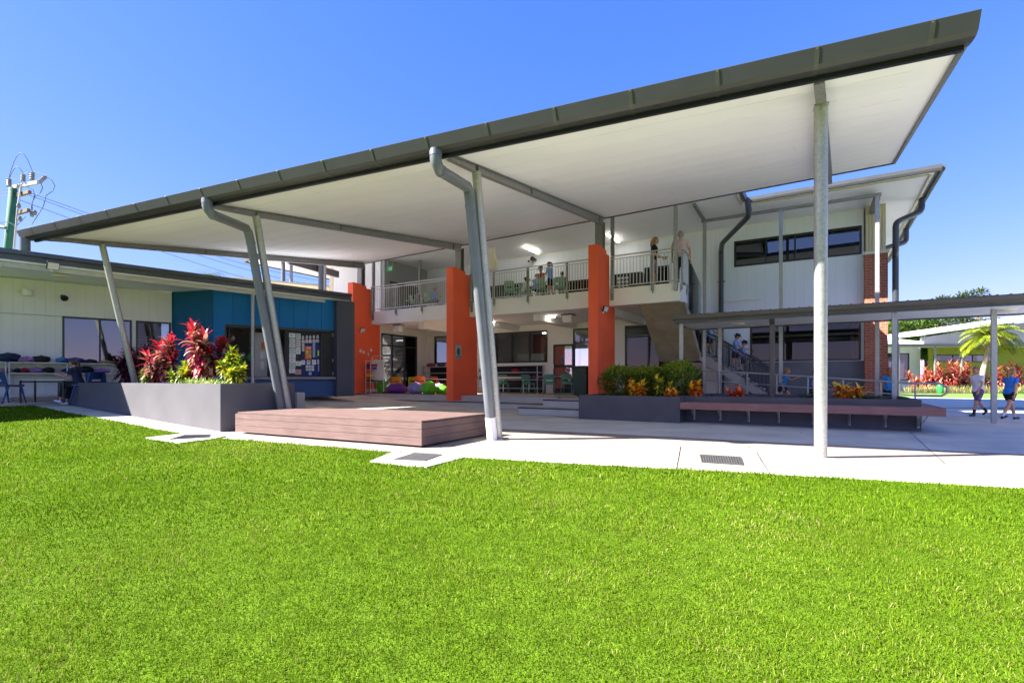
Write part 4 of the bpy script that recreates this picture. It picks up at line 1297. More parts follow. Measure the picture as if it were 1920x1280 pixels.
for x0, y0, x1, y1, k in rects:
    a, b = C(x0, y0); c, d = C(x1, y1)
    mb = MB(); notice_rect(mb, .138, a, b, c, d, 0); pp = mb.build('paper', paper_cols[k], bb)
    mb = MB()
    w_ = (c - a); h_ = (d - b)
    for r_ in range(3):
        notice_rect(mb, .132, a + w_ * .22, b + h_ * (.25 + .2 * r_), a + w_ * (.5 + .1 * ((r_ * 7 + x0) % 3)), b + h_ * (.31 + .2 * r_), 0, .001)
    mb.build('print', M_ink, pp)
nb = thing('notice_board', 'dark blue notice board with an orange poster and a row of white letter discs', 'notice board', BF(bt(585, .16), .16, 1.1))
mb = MB(); notice_rect(mb, .16, 566.3, 617.5, 599.5, 706, 0, .02); mb.build('board', mat('board_blue', (.008, .025, .14), .7, 0, .1, 3), nb)
mb = MB(); notice_rect(mb, .135, 566.3, 618, 599.5, 642.5, 0, .002); mb.build('header', M_dark, nb)
for x, y in ((445, 240), (542, 232), (628, 232), (722, 226), (815, 222)):
    a, b = C(x, y); n_ = .13
    c = BF(bt(a, n_), n_ - .004, bz(b, n_, a))
    mb = MB(); r = .058
    mb.prism([c + bd * (r * .62 * math.cos(t)) + V((0, 0, r * 1.15 * math.sin(t))) for t in [2 * math.pi * k / 16 for k in range(16)]], bn * .003); dsc = mb.build('letter_disc', paper_cols[0], nb)
    mb = MB(); mb.bar(c - bn * .002 + V((0, 0, .03)), c - bn * .002 - V((0, 0, .03)), .018, .002, up=bn); mb.build('letter', M_ink, dsc)
for x0, y0, x1, y1, k in [(412,300,485,378,3),(500,295,578,372,3),(592,292,662,370,0),(688,288,765,368,3),(780,282,850,358,3)] + [(418, 395 + 50 * i, 480, 432 + 50 * i, 0) for i in range(4)] + [(692, 378 + 45 * i, 752, 415 + 45 * i, 4) for i in range(8)] + \
    [(405,810,498,920,0),(540,808,632,918,3),(672,800,775,918,0),(812,795,850,915,0)] + [(518 + 72 * i, 935 + 76 * j, 580 + 72 * i, 1000 + 76 * j, (0, 1, 3)[(i + j) % 3]) for i in range(3) for j in range(2)] + [(592,1105,660,1180,4),(828,945,850,1090,4)]:
    a, b = C(x0, y0); c, d = C(x1, y1)
    mb = MB(); notice_rect(mb, .132, a, b, c, d, 0); pp = mb.build('paper', paper_cols[k], nb)
    mb = MB(); w_ = c - a; h_ = d - b
    notice_rect(mb, .127, a + w_ * .25, b + h_ * .35, a + w_ * .7, b + h_ * .48, 0, .001); mb.build('print', M_ink, pp)
a, b = C(500, 455); c, d = C(660, 780)
mb = MB(); notice_rect(mb, .131, a, b, c, d, 0); po = mb.build('orange_poster', mat('poster_orange', (.75, .14, .02), .7, 0, .05, 9), nb)
for x0, y0, x1, y1, cc in ((530, 560, 580, 655, (.62, .62, .05)), (600, 565, 648, 650, (.10, .42, .46)), (530, 690, 580, 745, (.20, .45, .15)), (600, 680, 645, 735, (.80, .45, .04)), (535, 490, 640, 515, (.8, .75, .7))):
    a, b = C(x0, y0); c, d = C(x1, y1)
    mb = MB(); notice_rect(mb, .126, a, b, c, d, 0, .001); mb.build('picture', mat('pic_%d' % x0 + str(y0), cc, .8), po)
a, b = C(815, 560); c, d = C(850, 700); mb = MB(); notice_rect(mb, .13, a, b, c, d, 0); mb.build('yellow_picture', mat('pic_yellow', (.7, .75, .03), .8), nb)
# dark shutter with white hooks
mb = MB(); notice_rect(mb, .10, 600.5, 617, 627, 707, 0, .03); sh = mb.build('shutter', M_dark, wing)
for px_, py_ in ((624.5, 628), (624.5, 675.5), (624.5, 700.5)):
    n_ = .06; c = BF(bt(px_, n_), n_, bz(py_, n_, px_))
    mb = MB(); mb.tube([c - bd * .03 + V((0, 0, .05)), c + bd * .02, c - bd * .03 - V((0, 0, .05))], .011, 6); mb.build('hook', M_whitep, sh)
# things in the canteen: pennant, coats, paper stack
def lump(c, r, n=20, m=12, amp=.18, seed=0, f=2.0):
    rg = random.Random(seed); ph = [rg.uniform(0, 6.28) for _ in range(6)]
    def fn(d):
        return 1 + amp * (math.sin(f * 2 * d.x + ph[0]) * math.sin(f * 2.3 * d.y + ph[1]) + .6 * math.sin(f * 3.1 * d.z + ph[2]) * math.sin(f * 3.5 * d.x + ph[3]))
    mb = MB(); mb.ell(c, r, n, m, fn=fn); return mb
for px_, py_, w_, h_, cc, lb in ((468, 669, .12, .22, (.02, .30, .07), 'bright green bag hanging inside the canteen window'), (470, 640, .08, .42, (.04, .09, .03), 'dark leafy green garland hanging inside the canteen window'),
                                 (455, 625, .10, .20, (.05, .035, .03), 'dark cap hanging high inside the canteen window'), (436, 634, .10, .13, (.40, .38, .30), 'pale square dispenser on the canteen rear wall'),
                                 (449, 696, .25, .16, (.28, .15, .05), 'brown cardboard carton on the canteen counter'), (454, 665, .12, .12, (.35, .33, .42), 'pale lilac tub on the canteen shelf')):
    n_ = .8; c = BF(bt(px_, n_), n_, bz(py_, n_, px_))
    tag(lump(c, (w_ * .7, .08, h_ * .6), 14, 9, .12, int(px_ + py_)).build('hanging_item' if h_ > .17 else 'container', mat('it%d' % px_, cc, .7, 0, .2, 9), smooth=True), lb, 'item')

# ------------------------------------------------------------------ planters and bench
def open_box(P, a0, a1, b0, b1, z0, z1, t, soil, name, label, zf=None):
    mb = MB()
    mb.box(P, a0, a1, b0, b0 + t, z0, z1); mb.box(P, a0, a1, b1 - t, b1, z0, z1)
    mb.box(P, a0, a0 + t, b0 + t, b1 - t, z0, z1); mb.box(P, a1 - t, a1, b0 + t, b1 - t, z0, z1)
    c = P((a0 + a1) / 2, (b0 + b1) / 2, 0)
    r = thing(name, label, 'planter', c)
    mb.build('wall', M_plant, r)
    mb = MB(); mb.box(P, a0 + t, a1 - t, b0 + t, b1 - t, z1 - .25, soil); mb.build('soil', M_soil, r)
    return r
def PL(a, b, z=0): return PC - e1 * a + e2 * b + V((0, 0, z))
open_box(PL, 0, 7.82, 0, 1.62, -.1, .918, .14, .86, 'planter', 'tall long grey planter holding red cordylines, left of the timber stage')
open_box(F, .97, 3.5, -2.97, .4, -.1, .60, .14, .54, 'planter', 'grey planter with clipped hedge in front of the rightmost orange pillar')
open_box(F, 3.502, 7.98, -2.45, .4, -.1, .60, .14, .52, 'planter', 'low grey planter behind the long bench under the walkway')
M_lw = mat('low_wall_concrete', (.36, .34, .31), .85, 0, .1, 2, bump=.2)
mb = MB(); mb.box(PL, -.06, .13, 1.64, 1.84, 0, .71)
tag(mb.build('low_wall', M_lw, bevel=.008), 'stubby pale concrete wall behind the tall planter by the leaning post', 'wall')
bn_ = thing('bench', 'long pink brown slatted bench on steel brackets along the low planter', 'bench', F(5.8, -2.7))
M_bench = mat('bench_board', (.30, .15, .13), .7, 0, .09, 3, bump=.15, bscale=40, spec=.3); streaky(M_bench, (e1.x, e1.y, 0))
mb = MB()
for i in range(4):
    b0 = -2.955 + i * .125
    mb.box(F, 3.51, 8.22 if i == 0 else 8.20, b0, b0 + .12, .43, .465)
for i in range(4):
    mb.box(F, 7.99 + i * .06 - .005, 8.04 + i * .06, -2.45, -.6, .43, .465)
mb.build('seat', M_bench, bn_, bevel=.003)
box_part('seat_edge', M_bench, bn_, F, 3.51, 8.24, -2.985, -2.958, .315, .468)
box_part('seat_edge', M_bench, bn_, F, 8.242, 8.265, -2.985, -.6, .315, .468)
for a in (3.72, 4.3, 4.9, 5.5, 6.15, 6.8, 7.4, 7.92):
    mb = MB()
    mb.bar(F(a, -2.47, .05), F(a, -2.47, .42), .04, .04); mb.bar(F(a, -2.92, .40), F(a, -2.46, .40), .035, .04); mb.bar(F(a, -2.86, .385), F(a, -2.48, .09), .03, .03, up=e1)
    mb.build('bracket', M_galv, bn_)
for b in (-2.2, -1.5):
    mb = MB(); mb.bar(F(8.0, b, .05), F(8.0, b, .42), .04, .04); mb.bar(F(8.19, b, .40), F(8.0, b, .40), .035, .04); mb.bar(F(8.18, b, .385), F(8.0, b, .09), .03, .03, up=e2); mb.build('bracket', M_galv, bn_)

# ------------------------------------------------------------------ plants
def leafm(name, c, r=.38, tr=.25):
    return mat(name, c, r, 0, .22, 9, spec=.5, transl=tr)
L_red = [leafm('leaf_crimson', (.26, .018, .045)), leafm('leaf_red', (.50, .022, .05)), leafm('leaf_rust', (.20, .04, .03)), leafm('leaf_salmon', (.62, .30, .24)), leafm('leaf_olive', (.10, .09, .03))]
L_pur = [leafm('leaf_purple', (.06, .010, .035)), leafm('leaf_plum', (.12, .018, .05)), leafm('leaf_wine', (.16, .03, .05))]
L_yel = [leafm('leaf_lime', (.32, .38, .02)), leafm('leaf_yellow', (.60, .52, .03)), leafm('leaf_green', (.08, .17, .015))]
L_cro = [leafm('leaf_orange', (.85, .22, .02)), leafm('leaf_gold', (.88, .56, .03)), leafm('leaf_scarlet', (.62, .03, .015)), leafm('leaf_green2', (.07, .14, .02))]
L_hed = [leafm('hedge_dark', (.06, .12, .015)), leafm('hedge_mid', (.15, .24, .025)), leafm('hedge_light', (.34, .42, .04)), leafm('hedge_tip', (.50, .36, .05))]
M_stem = mat('stem_brown', (.17, .11, .06), .8, 0, .2, 20)
def cordyline(label, base, h, mats, heads=4, spread=.2, L=.34, w_=.075, n=46, seed=0, wts=None, name='cordyline', group=None, low=.25):
    rg = random.Random(seed)
    r = thing(name, label, 'plant', base, group=group)
    base = V(base)
    mb = MB(); lf = MB()
    for k in range(heads):
        a = rg.uniform(0, 6.28) if heads > 1 else 0
        rr_ = spread * (0.35 + .65 * rg.random()) if heads > 1 else .02
        hk = h * (1 - .45 * k / max(1, heads)) * rg.uniform(.92, 1.0) - L * .55
        hk = max(.12, hk)
        top = base + V((math.cos(a) * rr_, math.sin(a) * rr_, hk))
        mid = base.lerp(top, .5) + V((rg.uniform(-.03, .03), rg.uniform(-.03, .03), 0))
        mb.tube([base, mid, top], [.016, .014, .010], 7)
        for i in range(n):
            t = i / n
            z = low + (1 - low) * t
            p = base.lerp(mid, z * 2) if z < .5 else mid.lerp(top, (z - .5) * 2)
            ang = i * 2.4 + rg.uniform(-.3, .3)
            el = .1 + 1.15 * t ** 1.8 + rg.uniform(-.25, .2)
            d = V((math.cos(ang) * math.cos(el), math.sin(ang) * math.cos(el), math.sin(el)))
            u = rg.random(); mi = 0; acc = 0
            ww = wts or [1 / len(mats)] * len(mats)
            for q, wv in enumerate(ww):
                acc += wv
                if u < acc: mi = q; break
            else: mi = len(mats) - 1
            if t > .86 and len(mats) > 3 and rg.random() < .7: mi = 1
            lf.leaf(p, d, L * rg.uniform(.75, 1.2), w_ * rg.uniform(.8, 1.25), rg.uniform(1.4, 3.4) * (1 - .6 * t), mi, 5)
    mb.build('stem', M_stem, r, smooth=True)
    lf.build('foliage', mats, r, smooth=True)
    return r
def pl_at(px, b):           # on the soil of the tall planter, b metres behind its front
    r = (px - 960) / 960; p = PC + e2 * b
    t = (p.x - r * p.y) / (e1.x - r * e1.y)
    q = p - e1 * t; return V((q.x, q.y, .86))
def f_at(px, b, z):
    r = (px - 960) / 960; p = O + e2 * b
    t = (r * p.y - p.x) / (e1.x - r * e1.y)
    return F(t, b, z)
cordyline('dark purple cordyline at the shaded left end of the tall planter', pl_at(247, .9), 1.08, L_pur, 6, .34, .32, .09, 44, 1)
cordyline('tall red cordyline left of the other red one, with cream streaked lower leaves', pl_at(298, .75), 1.38, L_red, 10, .40, .30, .085, 42, 2, [.28, .14, .18, .26, .14])
cordyline('tallest crimson cordyline, nearest the blue canteen corner', pl_at(391, .65), 1.44, L_red, 9, .38, .30, .085, 46, 5, [.32, .20, .18, .24, .06], low=.35)
cordyline('yellow green croton between the two red cordylines', pl_at(340, .45), .58, L_yel, 6, .24, .17, .05, 40, 4, name='croton')
cordyline('small rusty red croton below the crimson cordyline', pl_at(362, .7), .62, [L_red[2], L_red[0], L_yel[0]], 4, .16, .18, .06, 34, 6, name='croton')
cordyline('tall lime green croton with woody stem at the right end of the tall planter', pl_at(434, .75), .92, L_yel, 6, .28, .18, .055, 44, 7, [.5, .2, .3], name='croton', low=.45)
cordyline('bushy lime and yellow croton low beside the planter corner', pl_at(446, .6), .50, L_yel, 5, .2, .17, .05, 40, 8, [.35, .35, .3], name='croton')
cordyline('olive green shrub low under the left red cordyline', pl_at(275, .5), .42, [L_yel[2], L_yel[0], L_red[4]], 5, .22, .15, .045, 36, 9, name='shrub')
def tuft(label, base, h, mats, n=120, rad=.3, seed=0, name='grass_tuft', len_=1):
    rg = random.Random(seed); lf = MB()
    for i in range(n):
        a = rg.uniform(0, 6.28); r = rad * math.sqrt(rg.random())
        p = V(base) + e1 * (math.cos(a) * r * len_) + e2 * (math.sin(a) * r * .35)
        el = rg.uniform(.7, 1.5); a2 = rg.uniform(0, 6.28)
        lf.leaf(p, (math.cos(a2) * math.cos(el), math.sin(a2) * math.cos(el), math.sin(el)), h * rg.uniform(.7, 1.3), .016, rg.uniform(.5, 1.6), rg.randrange(len(mats)), 3)
    return tag(lf.build(name, mats, None, smooth=True), label, 'plant')
L_tuft = [leafm('tuft_lime', (.30, .42, .05)), leafm('tuft_green', (.10, .20, .03)), leafm('tuft_pale', (.55, .60, .22))]
tuft('bright strappy lime grass along the planter front under the crimson cordyline', pl_at(385, .34), .17, L_tuft, 320, .5, 3, len_=1.5)
tuft('sparse strappy lime grass at the foot of the yellow green croton', pl_at(352, .28), .14, L_tuft, 120, .3, 4)
def hedge(label, base, r, n, mats, seed=0, s=.06, name='hedge_shrub', wts=(.45, .35, .17, .03)):
    rg = random.Random(seed); lf = MB(); base = V(base)
    root = thing(name, label, 'shrub', base)
    for i in range(n):
        d = V((rg.gauss(0, 1), rg.gauss(0, 1), rg.gauss(0, 1))).normalized()
        q = (.62 + .38 * rg.random() ** .5) * (1 + .16 * math.sin(d.x * 6 + seed) * math.cos(d.y * 5 + d.z * 4))
        if rg.random() < .06: q *= 1.12
        p = base + V((d.x * r[0] * q, d.y * r[1] * q, r[2] * (.95 + d.z * q)))
        if p.z < base.z: continue
        dd_ = (d * .8 + V((rg.uniform(-.6, .6), rg.uniform(-.6, .6), rg.uniform(0, .9)))).normalized()
        u = rg.random(); mi = 0; acc = 0
        for k, wv in enumerate(wts):
            acc += wv
            if u < acc: mi = k; break
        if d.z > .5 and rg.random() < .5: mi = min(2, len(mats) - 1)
        lf.leaf(p, dd_, s * rg.uniform(.7, 1.4), s * .42, .6, mi, 2)
    st_ = MB()
    for k in range(6):
        a = k * 1.05
        st_.tube([base + V((.04 * math.cos(a), .04 * math.sin(a), 0)), base + V((r[0] * .6 * math.cos(a), r[1] * .6 * math.sin(a), r[2] * 1.2))], [.012, .005], 6)
    st_.build('stem', M_stem, root); lf.build('foliage', mats, root)
    return root
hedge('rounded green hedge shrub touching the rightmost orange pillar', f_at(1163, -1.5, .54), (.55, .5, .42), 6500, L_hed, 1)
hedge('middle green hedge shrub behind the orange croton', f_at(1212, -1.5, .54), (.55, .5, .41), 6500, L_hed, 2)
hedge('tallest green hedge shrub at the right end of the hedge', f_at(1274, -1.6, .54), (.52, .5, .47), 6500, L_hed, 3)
CRO = dict(L=.17, w_=.055)
cordyline('orange and gold croton at the front of the hedge planter', f_at(1197, -2.6, .54), .50, L_cro, 9, .32, .18, .07, 22, 11, [.4, .3, .2, .1], name='croton')
cordyline('tall yellow green croton in front of the middle hedge shrub', f_at(1243, -2.4, .54), .60, [L_yel[0], L_yel[1], L_yel[2], L_cro[3]], 5, .2, .18, .055, 30, 12, [.45, .2, .2, .15], name='croton')
cordyline('low scarlet croton at the planter front, right of the yellow green one', f_at(1258, -2.7, .54), .32, L_cro, 7, .22, .15, .06, 20, 13, [.3, .1, .5, .1], name='croton')
cordyline('orange croton at the right end of the hedge', f_at(1304, -2.2, .54), .48, L_cro, 5, .16, .17, .07, 24, 14, [.45, .3, .2, .05], name='croton')
cordyline('small red croton alone in the low planter before the stairs', f_at(1377, -2.0, .52), .32, [L_cro[2], L_red[1], L_cro[0]], 6, .20, .17, .06, 20, 15, name='croton')
cordyline('large orange and yellow croton right of the rightmost tall post', f_at(1588, -1.9, .52), .46, L_cro, 8, .32, .24, .085, 20, 16, [.35, .35, .2, .1], name='croton')
L_dg = [leafm('tuft_dark', (.035, .08, .02)), leafm('tuft_mid', (.06, .12, .03)), leafm('tuft_grey', (.12, .15, .08))]
tuft('dark mondo grass clump under the large orange croton', f_at(1612, -2.0, .52), .15, L_dg, 260, .24, 6)
tuft('dark mondo grass clump at the right end of the low planter', f_at(1640, -2.0, .52), .15, L_dg, 220, .18, 7)
tuft('grey green wispy grass clump left of the tall post', f_at(1520, -1.9, .52), .20, L_dg, 160, .2, 8)
# ------------------------------------------------------------------ furniture
def chair(col_m, H=.78, seat=.44, name='plastic_chair', label='', loc=(0, 0, 0), rz=0, group=None):
    """one-piece school chair, front towards local -Y"""
    r = thing(name, label, 'chair', (0, 0, 0), 0, group)
    def Id(a, b, z): return V((a, b, z))
    mb = MB()
    w_ = .21
    pts = [(-.20, seat - .025), (-.18, seat), (-.05, seat - .012), (.10, seat - .015), (.18, seat + .01)]
    vs = []; n = len(pts)
    for dz in (0, -.022):
        for y, z in pts:
            for i in range(5):
                x = -w_ + 2 * w_ * i / 4
                vs.append((x * (1 - .1 * (y > .1)), y, z + dz + .012 * abs(i - 2) / 2))
    fs = []
    for k in (0, n * 5):
        for j in range(n - 1):
            for i in range(4):
                a = k + j * 5 + i; f = (a, a + 1, a + 6, a + 5); fs.append(f if k == 0 else f[::-1])
    for j in range(n - 1):
        for i in (0, 4):
            a = j * 5 + i; fs.append((a, a + 5, a + 5 + n * 5, a + n * 5))
    for i in range(4):
        for j in (0, n - 1):
            a = j * 5 + i; fs.append((a, a + 1, a + 1 + n * 5, a + n * 5))
    mb.add(vs, fs); mb.build('seat', col_m, r, smooth=True, angle=50)
    mb = MB()
    bh = H - seat
    def bk(x0, x1, z0, z1, m=6):
        vs = []
        for dy in (0, .02):
            for i in range(m + 1):
                x = x0 + (x1 - x0) * i / m
                for z in (z0, z1):
                    t = (z - seat) / bh
                    vs.append((x, .17 + .07 * t - .05 * (abs(x) / .2) ** 2 + dy, z - (.02 if z == z1 and abs(x) > .17 and t > .9 else 0)))
        fs = []
        k = (m + 1) * 2
        for i in range(m):
            a = i * 2; fs += [(a, a + 2, a + 3, a + 1), (k + a + 1, k + a + 3, k + a + 2, k + a), (a + 1, a + 3, k + a + 3, k + a + 1), (a, k + a, k + a + 2, a + 2)]
        fs += [(0, 1, k + 1, k), (2 * m, k + 2 * m, k + 2 * m + 1, 2 * m + 1)]
        mb.add(vs, fs)
    bk(-.2, .2, seat + bh * .42, H)
    bk(-.2, -.13, seat - .01, seat + bh * .42, 2); bk(.13, .2, seat - .01, seat + bh * .42, 2)
    bk(-.13, .13, seat - .0, seat + bh * .26)
    mb.build('backrest', col_m, r)
    for sx_ in (-1, 1):
        mb = MB(); mb.tube([(sx_ * .19, -.14, seat - .02), (sx_ * .22, -.22, 0)], [.022, .014], 7); mb.build('leg', col_m, r)
        mb = MB(); mb.tube([(sx_ * .19, .10, seat - .02), (sx_ * .22, .25, 0)], [.022, .014], 7); mb.build('leg', col_m, r)
    remember(r)
    r.location = loc; r.rotation_euler = (0, 0, rz)
    return r
def table(label, loc, rz, L, D, H, top_m, leg_m, group=None):
    r = thing('table', label, 'table', (0, 0, 0), 0, group)
    Id = lambda a, b, z: V((a, b, z))
    mb = MB(); mb.box(Id, -L / 2, L / 2, -D / 2, D / 2, H - .025, H); mb.build('tabletop', top_m, r, bevel=.005)
    for sx_ in (-1, 1):
        for sy in (-1, 1):
            mb = MB(); mb.bar((sx_ * (L / 2 - .06), sy * (D / 2 - .06), 0), (sx_ * (L / 2 - .06), sy * (D / 2 - .06), H - .026), .032, .032); mb.build('leg', leg_m, r)
    mb = MB()
    for sx_ in (-1, 1): mb.bar((sx_ * (L / 2 - .06), -D / 2 + .08, H - .06), (sx_ * (L / 2 - .06), D / 2 - .08, H - .06), .03, .04)
    for sy in (-1, 1): mb.bar((-L / 2 + .08, sy * (D / 2 - .06), H - .0601), (L / 2 - .08, sy * (D / 2 - .06), H - .0601), .03, .04)
    mb.build('frame', leg_m, r)
    remember(r)
    r.location = loc; r.rotation_euler = (0, 0, rz)
    return r
E1A = math.atan2(e1.y, e1.x); W1A = math.atan2(w1.y, w1.x)
P_green = mat('chair_green', (.09, .27, .20), .4, 0, .06, 5)
P_greenl = mat('chair_mint', (.20, .38, .28), .4, 0, .06, 5)
P_blue = mat('chair_blue', (.02, .05, .17), .4, 0, .06, 5)
P_or = mat('chair_orange', (.80, .15, .015), .4, 0, .06, 5)
P_yo = mat('chair_amber', (.85, .33, .02), .4, 0, .06, 5)
P_yg = mat('chair_lime', (.55, .55, .04), .4, 0, .06, 5)
P_teal = mat('chair_pale_teal', (.18, .36, .42), .4, 0, .06, 5)
M_top = mat('tabletop_grey', (.52, .50, .48), .45, 0, .04, 3)
g_ = chair(P_green, .80, .44, label='green plastic chair seen from the side left of the door leaf', loc=f_at(990, 3.0, TZ), rz=E1A + R(65), group='green chairs on the terrace')
c2 = copy_tree(g_, f_at(1030, 2.8, TZ), E1A + R(205), 'green plastic chair with its back to the court, left one at the right table')
c3 = copy_tree(g_, f_at(1064, 2.8, TZ), E1A + R(190), 'green plastic chair with its back to the court, right one beside the bin')
c4 = copy_tree(g_, f_at(944, 3.6, TZ), E1A + R(200), 'green plastic chair half hidden behind the leaning post')
tl = chair(P_teal, .78, .44, label='pale teal plastic chair partly hidden by the wheelie bin', loc=f_at(1089, 2.6, TZ), rz=E1A + R(60))
table('grey topped table with white legs behind the leaning post', f_at(962, 3.5, TZ), E1A, 1.4, .6, .72, M_top, M_whitep, 'tables on the terrace')
table('grey topped table with black legs in front of the door leaf', f_at(1052, 3.5, TZ), E1A, 1.8, .6, .72, M_top, M_blackp, 'tables on the terrace')
ch = chair(P_yo, .60, .33, label='amber plastic chair right of the whiteboard easel', loc=f_at(744, 2.2, TZ), rz=E1A + R(215), group='small bright chairs behind the beanbags')
ch.scale = (1.2, 1.2, 1.2)
c = chair(P_or, .62, .34, label='orange plastic chair at the table behind the lavender beanbag', loc=f_at(788, 2.6, TZ), rz=E1A + R(220), group='small bright chairs behind the beanbags'); c.scale = (1.2, 1.2, 1.2)
c_ = copy_tree(c, f_at(821, 3.4, TZ), E1A + R(170), 'orange plastic chair nearest the middle orange pillar')
c = chair(P_yg, .60, .33, label='lime plastic chair half hidden behind the orange one', loc=f_at(776, 3.2, TZ), rz=E1A + R(215), group='small bright chairs behind the beanbags'); c.scale = (1.2, 1.2, 1.2)
table('white topped table behind the beanbags', f_at(815, 3.0, TZ), E1A, 1.9, .7, .62, M_whitep, M_blackp, 'tables on the terrace')
# bean bags
def beanbag(label, px, b, w_, h_, m_, seed, peak=.35):
    base = f_at(px, b, TZ)
    rg = random.Random(seed); ph = rg.uniform(0, 6)
    mb = MB()
    def fn(d):
        a = math.atan2(d.y, d.x)
        q = 1 + .05 * math.sin(3 * a + ph) + .04 * math.sin(5 * a + ph * 2) * (1 - abs(d.z)) + .03 * math.sin(7 * d.z + a * 2)
        if d.z > .55: q *= 1 + peak * (d.z - .55)
        return q
    mb.ell(base + V((0, 0, h_ * .42)), (w_ / 2, w_ / 2 * .9, h_ * .5), 26, 16, fn=fn)
    mb.v = [(x, y, max(z, base.z + .002)) for x, y, z in mb.v]
    r = mb.build('beanbag', m_, None, smooth=True)
    mb = MB()
    for k in range(3):
        a = k * 2.1 + ph
        mb.tube([base + V((0, 0, h_ * .97)), base + V((math.cos(a) * w_ * .32, math.sin(a) * w_ * .29, h_ * .78)), base + V((math.cos(a) * w_ * .49, math.sin(a) * w_ * .44, h_ * .42))], .006, 5)
    mb.tube([base + V((0, 0, h_ * .9)), base + V((.03, 0, h_ * 1.08))], [.04, .02], 8)
    mb.build('seam', m_, r, smooth=True)
    return tag(r, label, 'beanbag', 'beanbags at the edge of the terrace')
B_g = mat('beanbag_green', (.09, .48, .015), .6, 0, .12, 8, bump=.3, bscale=14); B_p = mat('beanbag_purple', (.12, .02, .26), .6, 0, .12, 8, bump=.3, bscale=14)
B_l = mat('beanbag_lavender', (.24, .24, .60), .6, 0, .12, 8, bump=.3, bscale=14)
bag1 = beanbag('green beanbag standing tall beside the easel', 715, 1.15, .42, .72, B_g, 1, .1)
beanbag('dark purple beanbag, the widest of the row', 744, 1.1, .92, .42, B_p, 2)
beanbag('lavender blue beanbag between the purple and the green ones', 779, 1.1, .66, .46, B_l, 3)
beanbag('green beanbag with pointed top in the middle of the row', 804, .85, .64, .50, B_g, 4, .5)
beanbag('flat green beanbag against the middle orange pillar', 829, 1.3, .60, .38, B_g, 5, .1)
beanbag('lavender beanbag behind the two green ones', 823, 2.0, .62, .42, B_l, 6)
# mat under the bags
mb = MB(); mb.box(F, -10.4, -6.0, .62, 2.0, TZ + .001, TZ + .012)
tag(mb.build('rug', mat('rug_orange_brown', (.42, .17, .09), .95, 0, .15, 12, bump=.4)), 'orange brown mat under the row of beanbags', 'mat')
# easel
ez = thing('easel', 'white mobile whiteboard easel in front of the leftmost orange pillar', 'whiteboard', f_at(708, .95, TZ))
eb = f_at(708, .95, 0)
ev = (e1 * .93 + e2 * .1).normalized(); en = V((ev.y, -ev.x, 0))
def EZ(a, b, z): return eb + ev * a + en * b + V((0, 0, z))
mb = MB()
q = [EZ(-.40, .14 - .28, 1.80), EZ(.20, .14 - .28, 1.80), EZ(.40, .14, .98), EZ(-.17, .14, .98)]
mb.prism([EZ(-.38, -.1, 1.86), EZ(.22, -.1, 1.86), EZ(.46, .16, .95), EZ(-.14, .16, .95)], en * .02); mb.build('board', M_whitep, ez)
mb = MB()
mb.tube([EZ(-.38, -.1, 1.86), EZ(-.40, -.12, 1.98), EZ(-.36, -.13, 2.03), EZ(.14, -.13, 2.03), EZ(.20, -.12, 1.98), EZ(.22, -.1, 1.86)], .016, 8)
mb.tube([EZ(-.40, -.10, 1.9), EZ(-.14, .18, .95), EZ(-.02, .22, .50), EZ(-.0, .22, .44)], .016, 8); mb.tube([EZ(.22, -.10, 1.9), EZ(.47, .18, .95), EZ(.50, .22, .44)], .016, 8)
mb.tube([EZ(-.25, -.2, 1.9), EZ(-.35, -.5, .44)], .016, 8); mb.tube([EZ(.2, -.2, 1.9), EZ(.3, -.5, .44)], .016, 8)
mb.build('frame', M_whitep, ez, smooth=True, angle=50)
mb = MB(); mb.prism([EZ(-.15, .16, .92), EZ(.46, .16, .92), EZ(.46, .26, .92), EZ(-.15, .26, .92)], (0, 0, .04)); mb.build('tray', mat('tray_blue', (.02, .16, .30), .5), ez)
mb = MB()
for a, b in ((0, .22), (.5, .22), (-.35, -.5), (.3, -.5)): mb.ell(EZ(a, b, .435), .032, 8, 6)
mb.build('castor', M_blackp, ez)
# trolley of trays
tr_ = thing('trolley', 'white wire trolley with coloured trays against the leftmost orange pillar', 'trolley', F(-10.45, .95, TZ))
def TF(a, b, z): return F(-10.52, .55, TZ) + e2 * a + e1 * b + V((0, 0, z))
mb = MB()
for a in (0, .62):
    for b in (0.02, .30): mb.bar(TF(a, b, 0), TF(a, b, 1.42), .022, .022)
for z in (.08, .48, .85, 1.15, 1.40):
    for b in (.02, .30): mb.bar(TF(0, b, z), TF(.62, b, z), .016, .016)
mb.build('frame', M_whitep, tr_)
for z, cc, nm in ((.1, (.50, .48, .55), 'tray'), (.50, (.03, .08, .05), 'tray'), (.72, (.80, .62, .03), 'tray'), (1.05, (.16, .05, .40), 'tray'), (1.16, (.25, .03, .02), 'tray')):
    mb = MB(); mb.box(TF, .03, .59, .03, .29, z, z + .09); mb.build(nm, mat('tray%d' % int(z * 100), cc, .5, 0, .2, 12), tr_, bevel=.01)
